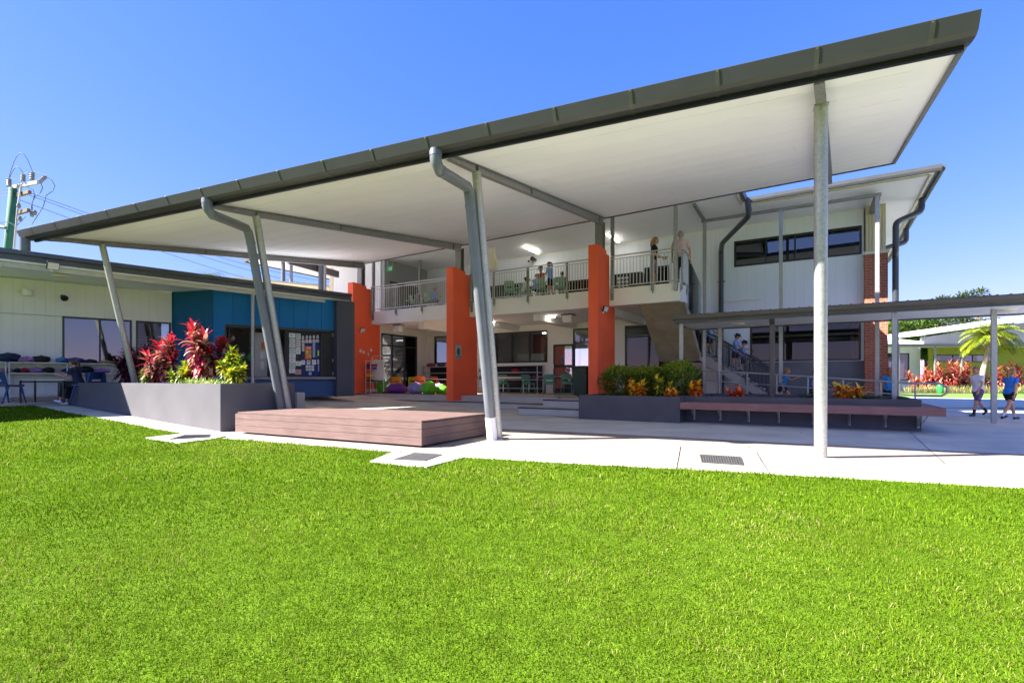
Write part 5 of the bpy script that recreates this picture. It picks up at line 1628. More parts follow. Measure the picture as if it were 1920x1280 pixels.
# open shelves of bags
M_shelf = mat('shelf_pale', (.50, .49, .48), .5, 0, .05, 4)
def shelf(label, P, a0, a1, b0, b1, zb, levels, group='open shelves for school bags', back=None):
    c = P((a0 + a1) / 2, (b0 + b1) / 2, zb)
    r = thing('bag_shelf', label, 'shelf', c, group=group)
    for z in levels:
        mb = MB(); mb.box(P, a0 + .032, a1 - .032, b0, b1, zb + z - .03, zb + z); mb.build('board', M_shelf, r)
    for a in (a0, a1 - .03):
        mb = MB(); mb.box(P, a, a + .03, b0, b0 + .03, zb, zb + levels[-1]); mb.box(P, a, a + .03, b1 - .03, b1, zb, zb + levels[-1]); mb.build('end_frame', M_shelf, r)
    if back:
        mb = MB(); mb.box(P, a0 + .031, a1 - .031, b1 - .02, b1 - .002, zb + .02, zb + levels[-1] - .031); mb.build('dark_backing', back, r)  # dark sheet added so the shelf interior reads dark
    return r
shelf('pale bag shelf at the far left edge behind the blue chair', W, -3.2, -1.12, -.55, -.08, TZ, (.16, .78, 1.07))
shelf('pale bag shelf behind the seated girl', W, -1.08, .12, -.55, -.08, TZ, (.16, .78, 1.07))
shelf('pale bag shelf under the wide window left of the tall planter plants', W, .16, 1.30, -.55, -.08, TZ, (.16, .78, 1.07))
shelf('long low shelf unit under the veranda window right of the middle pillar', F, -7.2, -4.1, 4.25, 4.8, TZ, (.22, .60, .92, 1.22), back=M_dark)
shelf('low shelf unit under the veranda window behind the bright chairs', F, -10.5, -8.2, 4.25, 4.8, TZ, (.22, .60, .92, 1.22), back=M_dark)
def bagm(c): return mat('bag_%d_%d_%d' % tuple(int(x * 255) for x in c), c, .75, 0, .3, 14, bump=.4, bscale=30)
def bag(label, P, a, b, z, L_, D_, H_, c, seed, group='school bags on the shelves', strap=True):
    base = P(a, b, z)
    ax = (P(a + 1, b, z) - P(a, b, z)).normalized(); ay = V((-ax.y, ax.x, 0))
    M = Matrix((ax, ay, V((0, 0, 1)))).transposed()
    rg = random.Random(seed); ph = rg.uniform(0, 6)
    def fn(d):
        p_ = (abs(d.x) ** 3 + abs(d.y) ** 3 + abs(d.z) ** 3) ** (-1 / 3)
        return (.55 + .45 * p_) * (1 + .10 * math.sin(4 * d.x + ph) * math.cos(3 * d.y + ph) + .07 * math.sin(9 * d.z + 5 * d.x + ph))
    mb = MB(); mb.ell(base + V((0, 0, H_ * .5)), (L_ / 2, D_ / 2, H_ / 2), 18, 11, M=M, fn=fn)
    mb.v = [(x, y, max(zz, z + .001)) for x, y, zz in mb.v]
    r = mb.build('school_bag', bagm(c), None, smooth=True)
    if strap:
        mb = MB(); q = base - ay * D_ * .46
        mb.tube([q + ax * -L_ * .25 + V((0, 0, H_ * .75)), q - ay * .05 + V((0, 0, H_ * .45)), q + ax * L_ * .22 + V((0, 0, H_ * .2))], .010, 6)
        mb.tube([base + ax * -.05 + V((0, 0, H_ * .9)), base + V((0, 0, H_ * 1.12)), base + ax * .05 + V((0, 0, H_ * .9))], .008, 6)
        mb.build('strap', bagm(tuple(x * .5 for x in c)), r)
    return tag(r, label, 'bag', group)
T1 = TZ + 1.07; T2 = TZ + .78
def wt(px, b=-.32):
    r = (px - 960) / 960; p = W0 + w2 * b
    return (r * p.y - p.x) / (w1.x - r * w1.y)
for px, z, L_, H_, c, lb in [
    (15, T1, .52, .24, (.012, .02, .06), 'big dark navy patterned bag, topmost at the far left'),
    (51, T1, .42, .15, (.38, .17, .40), 'mauve bag lying flat on the top shelf'),
    (77, T1, .40, .18, (.012, .010, .010), 'black bag with hanging strap on the top shelf by the girl\'s head'),
    (116, T1, .26, .15, (.05, .17, .42), 'sky blue bag on the top shelf behind the girl\'s ponytail'),
    (140, T1, .42, .15, (.04, .07, .28), 'royal blue checked bag on the top shelf below the wide window'),
    (168, T1, .36, .11, (.03, .03, .045), 'flat black and grey bag on the top shelf below the wide window'),
    (199, T1, .34, .09, (.38, .24, .13), 'tan bag at the right end of the top shelf'),
    (9, T2, .36, .12, (.45, .20, .20), 'dusty pink bag on the lower shelf at the far left'),
    (33, T2, .20, .11, (.018, .015, .015), 'small black bag left of the red bag on the lower shelf'),
    (46, T2, .26, .12, (.32, .02, .02), 'red bag on the lower shelf'),
    (68, T2, .34, .14, (.36, .18, .42), 'lilac bag right of the red bag on the lower shelf'),
    (92, T2, .26, .15, (.012, .012, .014), 'black bag on the lower shelf behind the girl\'s shoulder'),
    (130, T2, .34, .14, (.02, .02, .12), 'dark indigo bag on the lower shelf right of the girl'),
    (158, T2, .46, .19, (.010, .010, .012), 'wide black bag in the middle of the right lower shelf'),
    (191, T2, .40, .13, (.30, .18, .48), 'crumpled violet bag at the right end of the lower shelf')]:
    bag(lb, W, wt(px), -.32, z + .002, L_, .36, H_, c, int(px))
def ft(px, b=4.5):
    return (f_at(px, b, 0) - O).dot(e1)
S1 = TZ + .92; S0 = TZ + .60
for px, z, L_, H_, c, lb in [
    (905, S1, .42, .20, (.38, .16, .16), 'dull pink bag on the veranda shelf beside the leaning post'),
    (966, S1, .34, .14, (.45, .03, .05), 'red bag on the veranda shelf above the left table'),
    (984, S1, .34, .16, (.05, .05, .09), 'navy and white bag on the veranda shelf right of the red bag'),
    (900, S0, .30, .16, (.20, .22, .16), 'grey green bag on the lower veranda shelf beside the leaning post'),
    (1005, S0, .34, .18, (.16, .05, .10), 'plum bag at the right end of the lower veranda shelf'),
    (807, TZ + 1.222, .50, .18, (.40, .06, .16), 'pink bag on top of the shelf behind the orange chairs'),
    (826, TZ + 1.222, .40, .16, (.05, .08, .13), 'slate blue bag on top of the shelf near the middle pillar')]:
    bag(lb, F, ft(px), 4.52, z + .002, L_, .36, H_, c, int(px) + 3)
# wheelie bin
bx = f_at(1093, 1.15, TZ)
bin_ = thing('wheelie_bin', 'dark green wheelie bin behind the rightmost orange pillar', 'bin', bx)
M_bin = mat('bin_green', (.018, .045, .028), .5, 0, .1, 5)
mb = MB()
def BN(a, b, z): return bx + e1 * a + e2 * b + V((0, 0, z))
def frustum(mb, P, w0, d0, w1_, d1, z0, z1):
    vs = [P(x * w_ / 2, y * d / 2, z) for z, w_, d in ((z0, w0, d0), (z1, w1_, d1)) for x, y in ((-1, -1), (1, -1), (1, 1), (-1, 1))]
    mb.add(vs, [(3, 2, 1, 0), (4, 5, 6, 7), (0, 1, 5, 4), (1, 2, 6, 5), (2, 3, 7, 6), (3, 0, 4, 7)])
frustum(mb, BN, .46, .52, .56, .68, .06, .98); mb.build('body', M_bin, bin_, bevel=.02)
mb = MB(); frustum(mb, BN, .60, .74, .58, .66, .982, 1.03); frustum(mb, BN, .52, .58, .40, .46, 1.031, 1.06); mb.build('lid', M_bin, bin_, bevel=.012)
for s_ in (-1, 1):
    mb = MB(); mb.tube([BN(s_ * .24, .24, .10), BN(s_ * .29, .24, .10)], .10, 16); mb.build('wheel', M_blackp, bin_)
# poster and cut-outs
ps = thing('poster', 'small blue and green target poster on the middle orange pillar', 'poster', F(-5.35, .45, 2.0))
pa = -5.67 + .32
def PS(a, b, z): return F(pa + .004 + b, a, z)
b0, b1 = .12, .46
mb = MB(); mb.box(PS, .14, .46, .0, .006, 1.78, 2.28); mb.build('sheet', mat('poster_sky', (.25, .42, .60), .5, 0, .2, 20), ps)
for k, (r, cc) in enumerate(((.16, (.62, .70, .66)), (.145, (.08, .30, .12)), (.095, (.02, .14, .16)), (.07, (.01, .03, .16)), (.02, (.1, .4, .6)))):
    c = PS(.30, .0065 + k * .0015, 2.04)
    mb = MB(); mb.prism([c + e2 * (r * .92 * math.cos(t)) + V((0, 0, r * 1.25 * math.sin(t))) for t in [2 * math.pi * i / 24 for i in range(24)]], e1 * .001); mb.build('ring', mat('ring%d' % k, cc, .5), ps)
mb = MB(); mb.box(PS, .15, .45, .0062, .0075, 1.80, 1.87); mb.build('footer', mat('poster_blue', (.05, .22, .45), .5), ps)
def cut(label, a, z, s_, seed):
    rg = random.Random(seed); mb = MB(); c = F(-11 + .32 + .004, a, z)
    n = 14
    mb.prism([c + e2 * (s_ * (1 if i % 2 else .38) * math.cos(t) * rg.uniform(.8, 1.2)) + V((0, 0, s_ * (1 if i % 2 else .38) * math.sin(t) * rg.uniform(.8, 1.2))) for i, t in [(i, 2 * math.pi * i / n) for i in range(n)]], e1 * .006)
    tag(mb.build('cut_out', M_whitep), label, 'decoration', 'white paper cut-outs on the leftmost pillar')
cut('white star shaped cut-out, leftmost on the orange pillar by the easel', .42, 2.22, .11, 1)
cut('white star shaped cut-out touching the leftmost one by the easel', .60, 2.18, .10, 2)
cut('white star shaped cut-out above the whiteboard handle, highest of its group', 1.02, 2.28, .10, 3)
cut('small cream star shaped cut-out low above the easel handle', .86, 2.10, .09, 4)
# ------------------------------------------------------------------ lights and boxes on the building
def floodlight(label, c, d, s_=1.0):
    d = V(d).normalized(); c = V(c)
    r = thing('floodlight', label, 'floodlight', c, group='square floodlights')
    sd = d.cross(V((0, 0, 1))).normalized(); up = sd.cross(d)
    mb = MB(); 
    def Q(a, b, z): return c + sd * a + d * b + up * z
    mb.box(Q, -.11 * s_, .11 * s_, .10, .15, -.09 * s_, .09 * s_); mb.build('housing', M_blackp, r, bevel=.01)
    mb = MB(); mb.box(Q, -.095 * s_, .095 * s_, .151, .156, -.075 * s_, .075 * s_); mb.build('lens', M_whitep, r)
    mb = MB(); mb.bar(Q(0, -.0, 0), Q(0, .1, 0), .03, .03); mb.tube([Q(0, .06, -.09), Q(0, .08, -.16)], [.035, .03], 10); mb.build('sensor', M_whitep, r)
floodlight('square floodlight with sensor high on the leftmost orange pillar', F(-10.68, .45, 3.18), e1 * .8 + V((0, -.3, -.5)))
floodlight('square floodlight with sensor high on the rightmost orange pillar', F(.32, .40, 3.28), e1 * .9 + V((.1, -.5, -.45)))
floodlight('navy spotlight hanging from the gutter edge of the cream wing', RF(.9, -.14, 3.85), V((.7, -.5, -.45)), 1.1)
def spk(label, c, ax, w_, h_, d_):
    c = V(c); ay = V((-ax.y, ax.x, 0))
    r = thing('speaker', label, 'speaker', c)
    def Q(a, b, z): return c + ax * a + ay * b + V((0, 0, z))
    mb = MB(); frustum(mb, Q, w_ * .86, d_ * .9, w_, d_, -h_, 0); mb.build('box', M_whitep, r, bevel=.03)
    mb = MB(); mb.box(Q, -w_ * .55, w_ * .55, -d_ * .5, d_ * .5, .002, .03); mb.build('bracket', M_blackp, r)
spk('white box unit hanging under the balcony left of the wheelie bin', f_at(1066, 2.2, 3.37), e1, .42, .28, .35)
spk('white box unit hanging under the balcony beside the leftmost orange pillar', f_at(747, 1.5, 3.34), e1, .36, .26, .32)
mb = MB(); c = W(-.9, -.10, 3.45); mb.bar(c + w2 * .1, c, .03, .03)
r = thing('wall_light', 'white drum shaped wall light on the cream wing', 'wall light', c); mb.build('bracket', M_whitep, r)
mb = MB(); mb.lathe([(.10, -.10), (.12, -.08), (.12, .06), (.10, .08)], c + w1 * .18 - w2 * .08 - V((0, 0, .04)), 16); mb.build('shade', M_whitep, r)
c = W(.0, -.06, 3.42)
r = thing('wall_light', 'dark round spotlight on the cream wing wall near the leaning post', 'wall light', c)
mb = MB(); mb.tube([c + w2 * .06, c - w2 * .04 - V((0, 0, .03))], .04, 10); mb.build('bracket', M_whitep, r)
mb = MB(); mb.tube([c - w2 * .02 - V((0, 0, .03)), c - w2 * .16 - V((0, 0, .10)) + w1 * .05], [.05, .09], 14); mb.build('hood', M_blackp, r)
mb = MB(); c = RF(1.2, 1.0, 3.77); mb.lathe([(.05, -.05), (.16, -.04), (.18, 0)], c, 20)
tag(mb.build('ceiling_light', M_dome, smooth=True, angle=50), 'cream round ceiling light under the cream wing eave', 'ceiling light')
def tube_light(label, p, q):
    p = V(p); q = V(q); r = thing('tube_light', label, 'ceiling light', (p + q) / 2, group='long tube lights under the ceilings')
    mb = MB(); mb.bar(p + V((0, 0, .03)), q + V((0, 0, .03)), .09, .03); mb.build('fitting', M_whitep, r)
    mb = MB(); mb.bar(p, q, .07, .04); mb.build('diffuser', M_tube, r)
tube_light('lit tube light on the balcony ceiling above the hatted child', f_at(983, 3.2, CZ - .06), f_at(983, 3.2, CZ - .06) + e2 * 1.25)
tube_light('lit tube light on the balcony ceiling right of the rightmost pillar', f_at(1139, 3.2, CZ - .06), f_at(1139, 3.2, CZ - .06) + e2 * 1.25)
tube_light('lit tube light under the balcony seen behind the leaning post', f_at(893, 2.6, 3.36), f_at(893, 2.6, 3.36) + e1 * .9)
tube_light('short lit tube light under the balcony edge above the terrace tables', f_at(1018, 2.0, 3.36), f_at(1018, 2.0, 3.36) + e1 * .35 + e2 * .3)
for px, lb in ((804, 'tiny lit downlight above the left balcony rail'), (935, 'tiny lit downlight above the cream cabinet'), (1099, 'tiny lit downlight left of the rightmost pillar stub')):
    mb = MB(); mb.lathe([(.045, -.03), (.06, -.01), (.06, 0)], f_at(px, .95, CZ), 12)
    tag(mb.build('downlight', M_tube), lb, 'downlight', 'downlights along the balcony ceiling edge')
# exit sign
c = F(-10.45, 1.95, 6.02)
r = thing('exit_sign', 'green running man exit sign hanging at the left end of the balcony', 'exit sign', c)
def XS(a, b, z): return c + e1 * a + e2 * b + V((0, 0, z))
mb = MB(); mb.box(XS, -.20, .20, -.02, .02, -.11, .11); mb.build('panel', mat('exit_green', (.01, .35, .12), .5, 0, .05, 3), r)
mb = MB(); mb.bar(XS(-.06, -.024, .05), XS(.0, -.024, -.02), .03, .004, up=e2); mb.bar(XS(0, -.024, -.02), XS(.07, -.024, -.08), .025, .004, up=e2); mb.bar(XS(0, -.024, -.02), XS(-.07, -.024, -.07), .025, .004, up=e2)
mb.bar(XS(.09, -.024, .08), XS(.09, -.024, -.08), .05, .004, up=e2); mb.build('pictogram', M_whitep, r)
mb = MB(); mb.bar(XS(-.15, 0, .11), XS(-.15, 0, .46), .01, .01); mb.bar(XS(.15, 0, .11), XS(.15, 0, .46), .01, .01); mb.build('hanger', M_whitep, r)
# cream panel on the balcony, cameras
c = f_at(920, 1.9, 5.35)
mb = MB(); mb.box(lambda a, b, z: c + e1 * a + e2 * b + V((0, 0, z)), -.19, .17, 0, .12, 0, .88); mb.box(lambda a, b, z: c + e1 * a + e2 * b + V((0, 0, z)), .172, .27, .0, .1, 0, .42)
tag(mb.build('switchboard', M_creamt, bevel=.006), 'tall cream cabinet on the balcony behind the leaning post', 'cabinet')
c = f_at(993, 4.75, 6.22); mb = MB(); mb.ell(c, .10, 14, 9); r = mb.build('camera_dome', M_whitep, smooth=True); tag(r, 'white dome camera on the upper veranda wall', 'camera')
mb = MB(); mb.ell(c - e2 * .07, .055, 10, 7); mb.build('lens', M_blackp, r)
c = f_at(1000, 4.7, 6.30); mb = MB(); mb.tube([c + e2 * .2, c - e2 * .12], [.06, .10], 12); tag(mb.build('horn_speaker', M_blackp), 'small dark horn speaker beside the white dome camera', 'speaker')
# rack of white rolls behind the balcony rail
rk = thing('rack', 'dark cabinet stacked with white rolls behind the right balcony railing', 'rack', f_at(1172, 3.6, FZ))
c = f_at(1172, 3.6, FZ)
def RK(a, b, z): return c + e1 * a + e2 * b + V((0, 0, z))
mb = MB(); mb.box(RK, -.45, .62, 0, .4, 0, 1.0); mb.build('cabinet', M_frame, rk)
mb = MB()
for i in range(3):
    for j in range(6):
        mb.tube([RK(-.22 + i * .15, -.06, .12 + j * .14), RK(-.22 + i * .15, .02, .12 + j * .14)], .055, 10)
mb.build('roll', M_whitep, rk)
# seating behind the balcony rail
gc = chair(P_greenl, .80, .44, label='mint chair behind the rail, left of the hatted child', loc=f_at(958, 2.0, FZ + .012), rz=E1A + R(190), group='mint chairs on the balcony')
for px, b, rz_, lb in ((985, 2.6, 70, 'mint chair seen side on behind the rail'), (1018, 2.2, 175, 'mint chair under the child in red on the balcony'), (1050, 2.3, 200, 'mint chair under the child in lilac on the balcony'),
                       (806, 2.4, 180, 'mint chair behind the left balcony rail near its post'), (778, 2.6, 150, 'mint chair leftmost behind the left balcony rail'), (822, 3.2, 100, 'mint chair behind the left balcony rail by the middle pillar')):
    copy_tree(gc, f_at(px, b, FZ + .012), E1A + R(rz_), lb)
table('dark legged table on the balcony between the mint chairs', f_at(1000, 3.1, FZ + .012), E1A, 1.6, .7, .72, M_top, M_blackp, 'tables on the balcony')
table('dark legged table behind the left balcony rail', f_at(792, 3.3, FZ + .012), E1A, 1.6, .7, .72, M_top, M_blackp, 'tables on the balcony')

# table and chairs by the left wing
table('grey table at which the girl sits on the left', V((-11.98, 13.25, TZ)), R(4), 1.15, .55, .60, M_top, M_blackp)
bc = chair(P_blue, .72, .42, label='navy blue plastic chair at the left edge with its back to the lawn', loc=V((-12.62, 12.78, TZ)), rz=R(172), group='navy chairs by the left wing')
bc.scale = (1.15, 1.15, 1.1)
copy_tree(bc, V((-11.05, 13.35, TZ)), R(270), 'navy blue plastic chair the girl sits on')
c3_ = copy_tree(bc, V((-11.5, 14.25, TZ)), R(200), 'navy blue plastic chair in front of the shelf right of the girl')
# ------------------------------------------------------------------ people
M_skin = mat('skin_fair', (.52, .27, .18), .5, 0, .06, 20)
M_skin2 = mat('skin_tan', (.40, .19, .12), .5, 0, .06, 20)
M_eye = mat('eye_dark', (.02, .015, .012), .2)
M_lip = mat('lips', (.38, .10, .09), .5)
def cloth(name, c): return mat(name, c, .85, 0, .16, 10, bump=.5, bscale=22)
K_blue = cloth('shirt_sky_blue', (.18, .36, .80)); K_teal = cloth('shirt_teal', (.02, .22, .55)); K_royal = cloth('shirt_royal', (.03, .20, .70))
K_white = cloth('shirt_white_lilac', (.80, .78, .88)); K_black = cloth('cloth_black', (.012, .012, .016)); K_navy = cloth('cloth_navy', (.012, .016, .05))
K_lilac = cloth('skort_mauve', (.14, .10, .20)); K_pink = cloth('shirt_pink_white', (.60, .42, .42)); K_red = cloth('shirt_red', (.40, .07, .07)); K_print = cloth('print_skirt', (.20, .17, .24))
H_blond = mat('hair_blond', (.30, .16, .055), .6, 0, .3, 30, streak=True); H_red = mat('hair_auburn', (.30, .10, .04), .6, 0, .3, 30); H_brown = mat('hair_brown', (.07, .03, .018), .55, 0, .3, 30)
H_grey = mat('hair_grey', (.30, .27, .24), .7, 0, .2, 30); H_dark = mat('hair_black', (.015, .010, .009), .5, 0, .3, 30)
K_sock = cloth('sock_white', (.6, .6, .6)); K_shoe = mat('shoe_black', (.015, .015, .018), .45, 0, .1, 9); K_shoew = mat('shoe_white', (.62, .60, .64), .55, 0, .06, 9)
K_lils = cloth('shirt_lilac', (.26, .22, .42))

def remesh(mb, vox, smooth_it=3):
    me = bpy.data.meshes.new('tmp'); me.from_pydata([tuple(p) for p in mb.v], [], mb.f); me.update()
    o = bpy.data.objects.new('tmp', me); COL.objects.link(o)
    m = o.modifiers.new('r', 'REMESH'); m.mode = 'VOXEL'; m.voxel_size = vox
    s = o.modifiers.new('s', 'SMOOTH'); s.iterations = smooth_it; s.factor = .5
    dg = bpy.context.evaluated_depsgraph_get(); dg.update()
    ev = o.evaluated_get(dg); m2 = ev.to_mesh()
    n = len(m2.vertices); co = np.empty(n * 3); m2.vertices.foreach_get('co', co)
    fs = [tuple(p.vertices) for p in m2.polygons]
    ev.to_mesh_clear(); bpy.data.objects.remove(o); bpy.data.meshes.remove(me)
    out = MB(); out.add([tuple(c) for c in co.reshape(-1, 3)], fs)
    return out

def person(label, loc, heading, H, legs, torso=0, arms=((10, 10, 15), (10, 10, 15)), head=(0, 0), shirt=None, bottom=None, bottom_len=.6, skirt=False,
           sleeve=.5, hair=H_brown, hairstyle='short', hat=None, shoes=K_shoe, socks=None, skin=M_skin, seat_z=None, group=None, bulk=1.0, sock_len=.15, collar=None):
    """local frame: facing +X, left side +Y. legs/arms: (pitch forward, flex) degrees, left then right"""
    r = thing('person', label, 'person', (0, 0, 0), 0, group)
    D = R
    th, sh_, an = .245 * H, .245 * H, .045 * H
    hipw = .052 * H
    pts = []
    for i, (a, k) in enumerate(legs):
        y = hipw if i == 0 else -hipw
        kn = V((math.sin(D(a)) * th, y * 1.05, -math.cos(D(a)) * th)); b = a - k
        ak = kn + V((math.sin(D(b)) * sh_, 0, -math.cos(D(b)) * sh_))
        pts.append((V((0, y, 0)), kn, ak, b))
    low_ = min(p[2].z - an for p in pts)
    hz = (seat_z if seat_z is not None else -low_)
    hip = V((0, 0, hz))
    pts = [(hip + a, hip + b, hip + c, ang) for a, b, c, ang in pts]
    t = D(torso)
    up = V((math.sin(t), 0, math.cos(t))); fw = V((math.cos(t), 0, -math.sin(t)))
    def T(x, y, z): return hip + fw * x * H + V((0, y * H, 0)) + up * z * H
    def loft(mb, secs, n=16, grow=0):
        vs = []; fs = []
        for (z, d, w_, xo) in secs:
            for k in range(n):
                a = 2 * math.pi * k / n
                ca, sa = math.cos(a), math.sin(a)
                vs.append(T(xo + (d * bulk + grow) * (abs(ca) ** .85) * (1 if ca > 0 else -1), (w_ * bulk + grow) * (abs(sa) ** .85) * (1 if sa > 0 else -1), z))
        for j in range(len(secs) - 1):
            for k in range(n):
                fs.append((j * n + k, j * n + (k + 1) % n, (j + 1) * n + (k + 1) % n, (j + 1) * n + k))
        fs.append(tuple(range(n - 1, -1, -1))); fs.append(tuple((len(secs) - 1) * n + k for k in range(n)))
        mb.add(vs, fs)
    SEC = [(-.045, .045, .06, 0), (-.01, .060, .083, -.004), (.04, .060, .084, -.004), (.11, .050, .070, .002), (.18, .056, .078, .004), (.235, .058, .094, 0), (.27, .046, .088, -.004), (.292, .030, .050, -.004)]
    body = MB(); loft(body, SEC)
    body.tube([T(-.006, 0, .27), T(.008, 0, .345)], [.030 * H, .027 * H], 12)
    # head
    yaw, nod = D(head[0]), D(head[1])
    hc = T(.016, 0, .385)
    Rh = Matrix.Rotation(yaw, 3, 'Z') @ Matrix.Rotation(t * .4 + nod, 3, 'Y')
    def HD(x, y, z): return hc + Rh @ (V((x, y, z)) * H)
    def hf(d):
        q = 1.0
        if d.z < -.2: q *= 1 - .16 * (-d.z - .2) * (1 if abs(d.y) > .2 else .5)
        return q
    body.ell(hc, (.058 * H, .048 * H, .070 * H), 18, 12, M=Rh, fn=hf)
    body.ell(HD(.040, 0, -.040), (.020 * H, .022 * H, .020 * H), 10, 7, M=Rh)      # chin and jaw
    body.ell(HD(.058, 0, -.008), (.012 * H, .009 * H, .014 * H), 8, 6, M=Rh)       # nose
    for s_ in (-1, 1):
        body.ell(HD(-.004, s_ * .048, -.008), (.012 * H, .006 * H, .018 * H), 8, 6, M=Rh)
    # legs
    for (a, kn, ak, ang) in pts:
        body.tube([a + V((0, 0, -.0)), a.lerp(kn, .5), kn, kn.lerp(ak, .3), ak.lerp(kn, .1), ak], [.052 * H * bulk, .044 * H * bulk, .031 * H, .033 * H, .020 * H, .020 * H], 12)
    # arms
    AR = []
    for i, (pi_, ab, el) in enumerate(arms):
        s_ = 1 if i == 0 else -1
        S0_ = T(-.004, s_ * .092 * (1 + (bulk - 1) * .6), .252)
        p1 = D(pi_) - t * .0
        dr_ = V((math.sin(p1) * math.cos(D(ab)), s_ * math.sin(D(ab)), -math.cos(p1) * math.cos(D(ab))))
        E0 = S0_ + dr_ * .165 * H
        p2 = p1 + D(el)
        dr2 = V((math.sin(p2), s_ * math.sin(D(ab)) * .3 - s_ * .12 * math.sin(D(el)), -math.cos(p2))).normalized()
        Wr = E0 + dr2 * .145 * H
        AR.append((S0_, E0, Wr, dr2, s_))
        body.tube([S0_, S0_.lerp(E0, .5), E0, E0.lerp(Wr, .35), Wr], [.027 * H * bulk, .024 * H * bulk, .019 * H, .019 * H, .0125 * H], 10)
        body.ell(S0_, .029 * H * bulk, 10, 7)
        side = dr2.cross(V((0, 1, 0))).normalized()
        pc = Wr + dr2 * .028 * H
        Mh = Matrix((dr2, V((0, 1, 0)), side)).transposed()
        body.ell(pc, (.033 * H, .011 * H, .022 * H), 10, 7, M=Mh)
    bd_ = remesh(body, .0085 * H, 2)
    nbody = len(bd_.f)
    # five fingers on each hand, bent
    for (S0_, E0, Wr, dr2, s_) in AR:
        side = dr2.cross(V((0, 1, 0))).normalized(); inn = V((0, -s_, 0))
        for k, (o_, L_) in enumerate(((-.016, .032), (-.005, .038), (.006, .036), (.016, .029))):
            q0 = Wr + dr2 * .052 * H + side * o_ * H
            q1 = q0 + (dr2 * .8 + inn * .25).normalized() * L_ * H * .5; q2 = q1 + (dr2 * .6 + inn * .8).normalized() * L_ * H * .5
            bd_.tube([q0 - dr2 * .012 * H, q0, q1, q2], [.0056 * H, .0056 * H, .005 * H, .0042 * H], 7)
        q0 = Wr + dr2 * .022 * H - side * .018 * H
        q1 = q0 + (dr2 * .5 - side * .8).normalized() * .020 * H; q2 = q1 + (dr2 * .9 - side * .1 + inn * .4).normalized() * .018 * H
        bd_.tube([q0 + side * .008 * H, q0, q1, q2], [.0068 * H, .0065 * H, .0058 * H, .005 * H], 7)
    for s_ in (-1, 1):
        bd_.ell(HD(.0525, s_ * .019, .006), (.004 * H, .0065 * H, .0045 * H), 8, 6, mi=1, M=Rh)
        bd_.ell(HD(.055, s_ * .019, .018), (.004 * H, .011 * H, .0022 * H), 8, 5, mi=3, M=Rh)
    bd_.ell(HD(.0545, 0, -.034), (.005 * H, .013 * H, .0035 * H), 8, 5, mi=2, M=Rh)
    bd_.build('body', [skin, M_eye, M_lip, hair], r, smooth=True)
    # shirt
    if shirt:
        mb = MB(); g = .0095
        loft(mb, [(-.03, .060, .086, -.004), (.0, .062, .088, -.004)] + SEC[2:7] + [(.287, .034, .055, -.004)], grow=g)
        for (S0_, E0, Wr, dr2, s_) in AR:
            if sleeve <= 1: pp = [S0_, S0_.lerp(E0, sleeve)]; rr_ = [.036 * H * bulk, .034 * H * bulk]
            else: pp = [S0_, E0, E0.lerp(Wr, min(.95, sleeve - 1))]; rr_ = [.036 * H * bulk, .029 * H, .022 * H]
            mb.ell(S0_, .037 * H * bulk, 10, 7); mb.tube(pp, rr_, 12)
        remesh(mb, .010 * H, 2).build('shirt', shirt, r, smooth=True)
        mb = MB(); mb.tube([T(-.004, 0, .282), T(.002, 0, .305)], [.040 * H, .034 * H], 14, cap=False); mb.build('collar', collar or shirt, r, smooth=True)
    if bottom:
        mb = MB(); loft(mb, [(-.05, .05, .066, 0)] + SEC[1:3] + [(.055, .057, .080, -.004)], grow=.006)
        for (a, kn, ak, ang) in pts:
            if skirt:
                continue
            if bottom_len <= 1: pp = [a, a.lerp(kn, .5), a.lerp(kn, bottom_len)]; rr_ = [.059 * H * bulk, .056 * H * bulk, .050 * H * bulk]
            else: pp = [a, a.lerp(kn, .5), kn, kn.lerp(ak, bottom_len - 1)]; rr_ = [.058 * H * bulk, .051 * H * bulk, .040 * H, .034 * H]
            mb.tube(pp, rr_, 14)
        if skirt:
            q = (pts[0][1] + pts[1][1]) / 2; qh = hip.lerp(q, bottom_len)
            n = 20; vs = []; fs = []
            for j, (c_, rx, ry) in enumerate(((T(0, 0, .05), .062, .082), (hip, .072, .092), (hip.lerp(qh, .5), .080, .10), (qh, .088, .108))):
                for k in range(n):
                    a = 2 * math.pi * k / n; w_ = 1 + .05 * math.sin(6 * a) * j / 3
                    vs.append(c_ + V((math.cos(a) * rx * H * w_, math.sin(a) * ry * H * w_, 0)))
            for j in range(3):
                for k in range(n): fs.append((j * n + k, j * n + (k + 1) % n, (j + 1) * n + (k + 1) % n, (j + 1) * n + k))
            fs.append(tuple(range(n))); fs.append(tuple(3 * n + k for k in range(n - 1, -1, -1))); mb.add(vs, fs)
        remesh(mb, .010 * H, 2).build('skirt' if skirt else ('trousers' if bottom_len > 1 else 'shorts'), bottom, r, smooth=True)
    for i, (a, kn, ak, ang) in enumerate(pts):
        d = (ak - kn).normalized(); fwd = V((math.cos(D(ang)), 0, math.sin(D(ang)))) if True else None
        # foot: flat when on the ground, toes down when lifted behind
        lift = ak.z - an - (min(p[2].z for p in pts) - an)
        tt = D(-35) if (lift > .03 * H and ak.x < 0) else (D(15) if lift > .02 * H else 0)
        f_ = V((math.cos(tt), 0, math.sin(tt))); u_ = V((-math.sin(tt), 0, math.cos(tt)))
        Mf = Matrix((f_, V((0, 1, 0)), u_)).transposed()
        mb = MB()
        hb = ak + u_ * (-an + .022 * H)
        mb.ell(hb + f_ * .0 * H - V((0, 0, .0)), (.032 * H, .024 * H, .026 * H), 12, 8, M=Mf); mb.ell(hb + f_ * .055 * H - u_ * .004 * H, (.055 * H, .027 * H, .020 * H), 12, 8, M=Mf)
